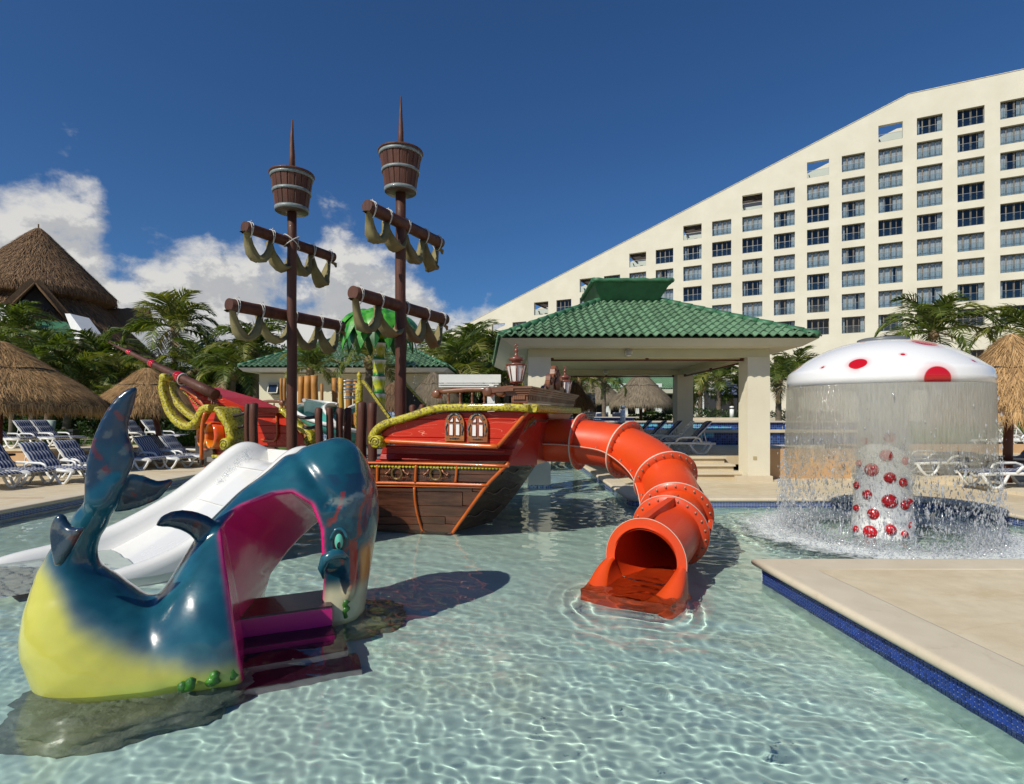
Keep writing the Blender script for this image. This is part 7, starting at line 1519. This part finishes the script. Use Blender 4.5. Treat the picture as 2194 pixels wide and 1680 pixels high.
for (u, v, Y, g0, s_, lb, n, sd_, ln, yl, dd) in spec: palm(u, v, Y, g0, s_, lb, n, sd_, ln, yl, dd, th_=.085 if s_ < 1.3 else .13)
# ------------------------------------------------------------------ shrubs and hedges of small leaves
def leaf_cloud(nm, root, c, r, n, mat_, seed, lw=.07, box=False):
    rr = np.random.default_rng(seed)
    if box: p = rr.uniform(-1, 1, (n, 3)); p[:, 2] = 1-np.abs(rr.normal(0, .35, n)); fr = rr.random(n) < .5; p[fr, 1] = -1+np.abs(rr.normal(0, .15, fr.sum())); p[fr, 2] = rr.uniform(-1, 1, fr.sum())
    else: p = rr.normal(0, 1, (n, 3)); p = p/np.linalg.norm(p, axis=1)[:, None]*(rr.uniform(.5, 1, n)**.4)[:, None]; ph = rr.random(4)*6; k = 1+.22*np.sin(p[:, 0]*5+ph[0])*np.sin(p[:, 2]*4+ph[1])+.12*np.sin(p[:, 1]*9+ph[2]); p *= k[:, None]
    p = p*np.array(r)+np.array(c); d1 = rr.normal(0, 1, (n, 3)); d1 /= np.linalg.norm(d1, axis=1)[:, None]; d2 = np.cross(d1, rr.normal(0, 1, (n, 3))); d2 /= np.linalg.norm(d2, axis=1)[:, None]+1e-6; l_ = lw*rr.uniform(.6, 1.4, (n, 1))
    V_ = np.stack([p-d1*l_, p+d2*l_*.45, p+d1*l_, p-d2*l_*.45], 1).reshape(-1, 3)-np.array(wloc(root)); o = link(nm, np_mesh(nm, V_, np.arange(n*4).reshape(-1, 4), mat_, False), root); o['kind'] = 'stuff'; return o
def shrub(c, r, n, mat_, label, seed, lw=.08, cat='shrub', nm='shrub', box=False):
    t_ = thing(nm, (c[0], c[1], c[2]-r[2]), label, cat); leaf_cloud('leaves', t_, c, r, n, mat_, seed, lw, box)
    mb = MB(); 
    if box: mb.bb(c[0]-r[0]*.93, c[0]+r[0]*.93, c[1]-r[1]*.85, c[1]+r[1]*.9, c[2]-r[2], c[2]+r[2]*.75)
    else:
        for k in range(6): a = k*1.05+seed; mb.tube([(c[0], c[1], c[2]-r[2]), (c[0]+math.cos(a)*r[0]*.3, c[1]+math.sin(a)*r[1]*.3, c[2]), (c[0]+math.cos(a)*r[0]*.6, c[1]+math.sin(a)*r[1]*.6, c[2]+r[2]*.5)], [.06, .035, .01], 5)
    part('twigs', mb, M('dark_twigs', (.03, .03, .015), .9) if 'dark_twigs' not in MAT else MAT['dark_twigs'], t_); return t_
shrub((-22, 31, 1.6), (16, 1.6, 1.5), 26000, bush_leaf, 'long dark hedge at the back of the left lawn', 1, .14, 'hedge', 'hedge', True)
shrub((-15, 26.8, .95), (5.5, .35, .38), 9000, bush_leaf, 'low clipped hedge under the left palms', 2, .07, 'hedge', 'hedge', True)
shrub((-2.5, 30, 1.8), (6, 1.5, 1.9), 14000, bush_leaf, 'dark shrubbery between the small building and the pavilion', 3, .13, 'hedge', 'hedge', True)
for j, (u, v, Y, r, lb) in enumerate(((430, 855, 32, (3.2, 2, 1.7), 'dark round tree crown behind the bow'), (300, 855, 31, (3.5, 2, 1.7), 'dark tree crown behind the bowsprit'), (60, 825, 30, (4, 2, 2.6), 'dark tree crown behind the large palapa'), (180, 850, 31, (4, 2, 1.8), 'dark tree crown behind the low palms on the left'), (535, 815, 29, (2.2, 1.5, 2.0), 'dark shrub left of the small building'), (1000, 840, 29, (2.6, 1.6, 1.6), 'dark tree crown left of the pavilion roof'), (1080, 835, 28, (2.2, 1.6, 1.6), 'dark tree crown behind the stern lantern'))):
    c_ = P(u, v, Y); shrub(tuple(c_), r, 9000, bush_leaf, lb, 20+j, .11, 'tree', 'leafy_tree')
for j, (x, y, z, r, lb) in enumerate(((-16.2, 19.9, .85, (.5, .35, .28), 'small leafy shrub on the lawn edge behind the striped loungers'), (-10.7, 18.8, .75, (.6, .3, .25), 'flowering ground shrub beside the trash bin'), (9.6, 29, 1.6, (2.4, .6, .45), 'clipped dark hedge below the palms behind the pavilion'), (7.4, 30, 1.55, (1.2, .5, .28), 'low flowering shrub beyond the palapa with number 59'), (14.2, 28, 1.5, (2.5, .6, .4), 'low hedge behind the mushroom fountain'), (-12.5, 21.3, .95, (.9, .5, .4), 'low green shrub behind the second palapa'))):
    shrub((x, y, z), r, 3500, bush_bright if j in (1, 3) else bush_leaf, lb, 40+j, .05)
# grass blades where the lawn shows between the loungers
rr = np.random.default_rng(8); n = 42000; gx = rr.uniform(-24, -8.5, n); gy = 19.65+13*rr.random(n)**1.3; yp = 23.6+1.5*np.sin((gx+40)/1.5*.42+.6); k = (gy < yp-.03) | (gy > yp+1.6); gx, gy = gx[k], gy[k]; n = len(gx)
h_ = rr.uniform(.03, .08, n); wd = .012; a = rr.random(n)*6.28; V_ = np.stack([np.stack([gx-np.cos(a)*wd, gy-np.sin(a)*wd, np.full(n, .574)], -1), np.stack([gx+np.cos(a)*wd, gy+np.sin(a)*wd, np.full(n, .574)], -1), np.stack([gx+rr.normal(0, .02, n), gy+rr.normal(0, .02, n), .574+h_], -1)], 1).reshape(-1, 3)
o = link('grass', np_mesh('grass', V_, np.arange(n*3).reshape(-1, 3), leafmat('grass_blade', (.05, .12, .015), (.12, .22, .03), .3))); o['kind'] = 'stuff'
# ------------------------------------------------------------------ far buildings seen through the pavilion
fb = thing('far_lodge', P(1400, 850, 45), 'low cream lodge with green tiled roof seen through the pavilion', 'building')
a, b, c_, d = P(1200, 833, 44), P(1500, 833, 44), P(1452, 796, 50), P(1250, 796, 50); mb = MB(); mb.add([a, b, c_, d], [(0, 1, 2, 3)], False); part('roof', mb, roof_flat, fb); tile_plane(fb, (a, b, c_, d), 300, rnd)
mb = MB(); mb.bb(a.x+.3, b.x-.3, 44, 46, a.z-.35, a.z-.02); part('eave', mb, soffit, fb)
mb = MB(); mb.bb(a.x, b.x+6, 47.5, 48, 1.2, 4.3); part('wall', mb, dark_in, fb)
for u in (1225, 1262, 1300, 1337, 1372, 1410, 1500, 1530): p = P(u, 860, 44.5); mb = MB(); mb.bb(p.x-.28, p.x+.28, 44.4, 45, 1.2, 4.2); part('column', mb, white_paint, fb)
mb = MB(); mb.bb(a.x, b.x+8, 44.3, 44.5, 1.2, 1.75); part('parapet', mb, stucco, fb)
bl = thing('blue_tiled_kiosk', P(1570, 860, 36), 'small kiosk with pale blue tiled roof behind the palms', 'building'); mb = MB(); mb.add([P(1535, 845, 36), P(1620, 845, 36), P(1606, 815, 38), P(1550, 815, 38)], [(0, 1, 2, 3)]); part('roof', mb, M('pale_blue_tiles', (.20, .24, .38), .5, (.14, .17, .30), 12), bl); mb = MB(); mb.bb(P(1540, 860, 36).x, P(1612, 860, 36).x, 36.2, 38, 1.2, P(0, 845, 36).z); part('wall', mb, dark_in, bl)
# ------------------------------------------------------------------ sun loungers
stripe_m = bpy.data.materials.new('blue_striped_canvas'); stripe_m.use_nodes = True; t = NT(stripe_m.node_tree); b_ = stripe_m.node_tree.nodes['Principled BSDF']; tc_ = t.n('ShaderNodeTexCoord'); sp = t.n('ShaderNodeSeparateXYZ'); t.l(tc_.outputs['Object'], sp.inputs[0])
nz = t.noise(tc_.outputs['Object'], 12, 2); yv = t.math('ADD', sp.outputs[1], t.math('MULTIPLY', nz.outputs[0], .006)); st__ = t.math('GREATER_THAN', t.math('FRACT', t.math('DIVIDE', yv, .078)), .40); t.l(t.mix(st__, (.50, .49, .46), (.012, .038, .14)), b_.inputs['Base Color']); b_.inputs['Roughness'].default_value = .85
bz = t.noise(tc_.outputs['Object'], 18, 3); bp = t.n('ShaderNodeBump'); bp.inputs['Strength'].default_value = .4; bp.inputs['Distance'].default_value = .01; t.l(bz.outputs[0], bp.inputs['Height']); t.l(bp.outputs[0], b_.inputs['Normal'])
def lounger(cushion=True, ang=52):
    t_ = thing('sun_lounger', (0, 0, 0), 'x', 'sun lounger', 'white plastic sun loungers on the pool terraces'); z = .31; hw_ = .31; a = R(ang); hx_ = -.20; BL = .80
    mb = MB()
    for sg in (-1, 1):
        mb.tube([(-.85, sg*hw_, z-.01), (-.3, sg*hw_, z), (.5, sg*hw_, z), (.98, sg*hw_, z-.02)], .024, 7, flat=1.5)
    for i in range(9): x = -.12+i*.125; mb.box((x, 0, z+.005), (.095, hw_*2, .014))
    lpart('seat', mb, white_plastic, t_)
    for sg in (-1, 1):
        for x0, x1 in ((-.75, -.15), (.38, .92)):
            mb = MB(); xm = (x0+x1)/2; mb.tube([(x0, sg*hw_, z-.01), (x0+.10, sg*(hw_+.01), .13), (x0+.20, sg*(hw_+.01), .025), (xm, sg*(hw_+.01), .018), (x1-.20, sg*(hw_+.01), .025), (x1-.10, sg*(hw_+.01), .13), (x1, sg*hw_, z-.01)], .027, 7, flat=1.2); lpart('leg', mb, white_plastic, t_)
        mb = MB(); mb.tube([(-.48, sg*(hw_+.02), z), (-.42, sg*(hw_+.04), z+.13), (-.30, sg*(hw_+.045), z+.17), (.05, sg*(hw_+.045), z+.165), (.16, sg*(hw_+.04), z+.13), (.24, sg*(hw_+.02), z+.02)], .023, 7, flat=1.3); lpart('armrest', mb, white_plastic, t_)
    def B_(s_, y, off=0.): return (hx_-math.cos(a)*s_-math.sin(a)*off, y, z+.01+math.sin(a)*s_-math.cos(a)*off*-1*-1 if False else z+.01+math.sin(a)*s_+math.cos(a)*off*-1*-1)
    def Bp(s_, y, off=0.): return Vector((hx_-math.cos(a)*s_+math.sin(a)*off, y, z+.01+math.sin(a)*s_+math.cos(a)*off))
    mb = MB()
    for sg in (-1, 1): mb.tube([Bp(0, sg*(hw_-.03)), Bp(BL*.5, sg*(hw_-.03)), Bp(BL-.04, sg*(hw_-.05)), Bp(BL, sg*(hw_-.12))], .022, 7)
    for i in range(7): s_ = .06+i*.115; mb.prism([Bp(s_, -hw_+.03), Bp(s_+.075, -hw_+.03), Bp(s_+.075, hw_-.03), Bp(s_, hw_-.03)], Bp(0, 0, .012)-Bp(0, 0, 0))
    mb.tube([Bp(BL, -hw_+.12), Bp(BL+.01, 0), Bp(BL, hw_-.12)], .022, 7); mb.tube([Bp(BL*.6, hw_-.06, -.02), (-.62, hw_-.04, z)], .013, 5); mb.tube([Bp(BL*.6, -hw_+.06, -.02), (-.62, -hw_+.04, z)], .013, 5)
    lpart('backrest', mb, white_plastic, t_)
    if cushion:
        def pad(f, L0, L1, nm):
            mb = MB(); rows = []; n = 13
            for i in range(n):
                s_ = lerp(L0, L1, i/(n-1)); seg_ = abs(math.sin((s_-L0)/(L1-L0)*PI*(4 if nm[0] == 's' else 3))); th2 = .028+.026*seg_**.5; ed = .6 if i in (0, n-1) else 1
                rows.append([f(s_, y*(hw_-.015), o_) for y, o_ in ((-1, .012), (-1.03, .012+th2*.5*ed), (-.95, .012+th2*ed), (-.5, .014+th2*ed*1.08), (0, .012+th2*ed*1.05), (.5, .014+th2*ed*1.08), (.95, .012+th2*ed), (1.03, .012+th2*.5*ed), (1, .012))])
            mb.sheet(rows, True); k = 9; mb.f += [tuple(range(k)), tuple((n-1)*k+j for j in range(k))]; mb.mi += [0]*2; mb.sm += [False]*2; lpart(nm, mb, stripe_m, t_)
        pad(lambda s_, y, o_: Vector((s_, y, z+o_)), -.20, .96, 'seat_cushion'); pad(lambda s_, y, o_: Bp(s_, y, o_), .0, BL+.02, 'back_cushion')
    return t_
protoA = lounger(True, 47); protoB = lounger(False, 47); protoC = lounger(True, 8); used = set()
for pr_ in (protoA, protoB, protoC): pr_.scale = (.93, .93, .93)
def place(u, v, gz, Y, rz, label, proto=None):
    """u, v: where the middle of the lounger stands in the photograph, at depth Y on ground gz"""
    p = P(u, v, Y); loc = (p.x, Y, gz); pr = proto or protoA
    if pr.name not in used: used.add(pr.name); pr.location = loc; pr.rotation_euler = (0, 0, R(rz)); pr['label'] = label; return pr
    return copy_tree(pr, loc, R(rz), label)
place(118, 0, DZ, 12.35, -14, 'striped lounger nearest the pool on the left deck, second from the left edge')
place(22, 0, DZ, 11.9, -12, 'striped lounger on the left deck at the left edge, under the large palapa')
place(-60, 0, DZ, 11.2, -12, 'striped lounger cut off by the left edge of the photo')
place(186, 0, DZ, 13.4, -12, 'striped lounger on the left deck just behind the tail fin')
place(84, 0, .60, 18.2, -8, 'striped lounger on the upper terrace, left one beside the lawn'); place(120, 0, .60, 18.7, -8, 'striped lounger on the upper terrace, right one beside the lawn')
place(10, 0, .60, 17.6, -8, 'striped lounger on the upper terrace at the left edge')
place(345, 0, DZ, 15.8, -14, 'striped lounger before the red post of the second palapa'); place(285, 0, DZ, 15.4, -14, 'striped lounger just right of the tail fin on the left deck')
place(398, 0, DZ, 16.6, -12, 'striped lounger nearest the ship bow on the left deck'); place(372, 0, DZ, 17.4, -12, 'striped lounger behind the red post of the second palapa')
place(310, 0, .60, 19.0, -8, 'striped lounger on the upper terrace behind the second palapa, left'); place(350, 0, .60, 20.4, -8, 'striped lounger on the upper terrace behind the second palapa, right')
place(1462, 0, .606, 14.9, 172, 'striped lounger nearest the steps under the pavilion'); place(1428, 0, .606, 15.5, 172, 'bare white lounger without cushion under the pavilion', protoB)
place(1405, 0, .606, 16.1, 172, 'striped lounger third from the steps under the pavilion'); place(1375, 0, .606, 16.8, 172, 'striped lounger fourth from the steps under the pavilion'); place(1345, 0, .606, 17.3, 174, 'striped lounger farthest from the steps under the pavilion, beside the slide')
place(1290, 0, .9, 25.4, 80, 'striped lounger seen from behind beyond the pavilion, left of the white bollard'); place(1325, 0, .9, 25.4, 80, 'striped lounger seen from behind beyond the pavilion, beside the white bollard'); place(1252, 0, .9, 22.4, 95, 'pale striped lounger right of the carved crest')
place(2030, 0, .30, 12.4, 178, 'flat striped lounger behind the water curtain, nearer one', protoC); place(1990, 0, .30, 13.4, 178, 'flat striped lounger behind the water curtain, farther one', protoC)
place(2175, 0, .22, 10.9, 178, 'striped lounger under the right palapa at the right edge', protoC); place(2150, 0, .6, 16.4, 10, 'bare white lounger behind the post of the right palapa', protoB); place(2192, 0, .6, 17.2, 8, 'bare white lounger at the right edge beyond the right palapa', protoB)
place(2150, 0, .22, 12.6, 150, 'striped lounger with raised back behind the post of the right palapa')
mb = MB(); mb.bb(11.5, 30, 15.4, 19, .1, .598); tag(link('raised_terrace', mesh('raised_terrace', mb, deck_m)), None, None, None, 'structure')
# ------------------------------------------------------------------ small things
def bollard(u, v, Y, h, r, label):
    p = P(u, v, Y); t_ = thing('bollard_light', (p.x, Y, p.z-h), label, 'bollard'); mb = MB(); mb.lathe((p.x, Y, p.z-h), [(r, 0), (r, h-.16), (r*.8, h-.155), (r*.8, h-.10), (r, h-.095), (r, h-.02), (0, h)], 14); part('post', mb, white_paint, t_)
    mb = MB(); mb.lathe((p.x, Y, p.z-h), [(r*.84, h-.15), (r*.84, h-.10)], 14, cap=False); part('louvre', mb, chair_m, t_)
bollard(1334.5, 868, 22.5, 1.1, .105, 'white bollard light seen through the pavilion, left of the palapa'); bollard(1568, 870, 27, .6, .10, 'white bollard light seen through the pavilion, beside the bench steps')
p = G(105, 960, .58); lp = thing('uplight_post', (-15.2, 22.2, .58), 'pale green cylindrical garden light on a dark foot beside the path', 'garden light'); q = P(107, 912, 20.8); mb = MB(); mb.tube([(q.x-.04, 20.8, .62), (q.x+.05, 20.8, 1.45)], .14, 14); part('tube', mb, M('pale_green_tube', (.42, .50, .42), .4), lp); mb = MB(); mb.box((q.x, 20.8, .64), (.62, .4, .10)); part('foot', mb, chair_m, lp)
q = P(151, 915, 20.6); fl = thing('floodlight', (q.x, 20.6, .58), 'small black floodlight box on the lawn', 'floodlight'); mb = MB(); mb.box((q.x, 20.6, .72), (.44, .34, .28)); part('box', mb, chair_m, fl); mb = MB(); mb.box((q.x, 20.6, 1.08), (.46, .36, .08)); [mb.box((q.x+s_*.17, 20.6, .95), (.05, .3, .22)) for s_ in (-1, 1)]; part('hood', mb, chair_m, fl)
q = P(407, 940, 15.9); tb = thing('trash_bin', (q.x, 16.8, DZ), 'round dark grey stone trash bin on the left deck near the bow', 'trash bin'); mb = MB(); mb.lathe((q.x, 16.8, DZ), [(.30, 0), (.31, .1), (.31, .78), (.33, .80), (.33, .86), (.27, .88), (.0, .885)], 24); part('body', mb, M('dark_granite', (.05, .05, .05), .6, (.11, .10, .09), 30, .3, 60), tb)
sk = P(1266, 861, 30); sp_k = thing('loudspeaker', (sk.x, 30, 1.0), 'black loudspeaker on a tripod seen through the pavilion', 'loudspeaker'); mb = MB(); mb.box((sk.x, 30, sk.z+.15), (.42, .35, .62)); part('cabinet', mb, chair_m, sp_k); mb = MB(); mb.tube([(sk.x, 30, 1.1), (sk.x, 30, sk.z-.1)], .03, 6); [mb.tube([(sk.x, 30, 1.9), (sk.x+.5*math.cos(a), 30+.5*math.sin(a), 1.0)], .02, 5) for a in (.3, 2.4, 4.5)]; part('stand', mb, chair_m, sp_k)
tk = P(1420, 880, 34); tr3 = thing('tripod', (tk.x, 34, 1.2), 'black tripod stand beside the bending person', 'tripod'); mb = MB(); mb.tube([(tk.x, 34, 1.4), (tk.x, 34, tk.z+.7)], .03, 6); [mb.tube([(tk.x, 34, 2.0), (tk.x+.5*math.cos(a), 34+.5*math.sin(a), 1.25)], .025, 5) for a in (.3, 2.4, 4.5)]; part('stand', mb, chair_m, tr3)
# bending person far behind the palapa: one skinned body
pp = P(1400, 880, 33); th_p = thing('person', (pp.x, 33, 1.25), 'person in dark swimwear bending forward on the far lawn behind palapa number 59', 'person')
sk_v = [(0, 0, .82, .12), (-.12, 0, 1.02, .13), (-.30, .0, 1.14, .12), (-.42, 0, 1.14, .06), (-.52, 0, 1.10, .095), (-.30, .16, 1.08, .05), (-.42, .18, .86, .04), (-.50, .16, .66, .03), (-.55, .15, .60, .035), (-.30, -.16, 1.08, .05), (-.44, -.18, .90, .04), (-.56, -.14, .76, .03), (-.6, -.13, .72, .035), (.02, .10, .70, .09), (-.06, .11, .42, .06), (.03, .11, .08, .042), (-.10, .11, .03, .04), (.02, -.10, .70, .09), (-.02, -.12, .42, .06), (.09, -.12, .08, .042), (-.04, -.12, .03, .04)]
sk_e = [(0, 1), (1, 2), (2, 3), (3, 4), (2, 5), (5, 6), (6, 7), (7, 8), (2, 9), (9, 10), (10, 11), (11, 12), (0, 13), (13, 14), (14, 15), (15, 16), (0, 17), (17, 18), (18, 19), (19, 20)]
me_ = bpy.data.meshes.new('body'); me_.from_pydata([(a*1.0, b, c) for a, b, c, r in sk_v], sk_e, []); ob_ = link('body', me_, th_p); md = ob_.modifiers.new('skin', 'SKIN')
for i, (a, b, c, r) in enumerate(sk_v): sv = me_.skin_vertices[0].data[i]; sv.radius = (r, r); sv.use_root = (i == 0)
ob_.modifiers.new('sub', 'SUBSURF').levels = 1; ob_.modifiers['sub'].render_levels = 2
bpy.context.view_layer.update(); dg = bpy.context.evaluated_depsgraph_get(); nm_ = bpy.data.meshes.new_from_object(ob_.evaluated_get(dg)); ob_.modifiers.clear(); ob_.data = nm_
skin = M('tanned_skin', (.30, .15, .09), .6); swim = M('black_swimwear', (.015, .015, .02), .6); nm_.materials.clear(); nm_.materials.append(skin); nm_.materials.append(swim)
for pl_ in nm_.polygons:
    z_ = pl_.center.z; x_ = pl_.center.x; pl_.use_smooth = True
    if (.68 < z_ < 1.16 and x_ > -.30 and abs(pl_.center.y) < .2): pl_.material_index = 1
mb = MB(); mb.lathe(Vector((-.53, 0, 1.13)), [(0, -.10), (.09, -.05), (.10, .03), (.06, .09), (0, .10)], 12); lpart('hair', mb, M('dark_hair', (.02, .012, .01), .7), th_p)
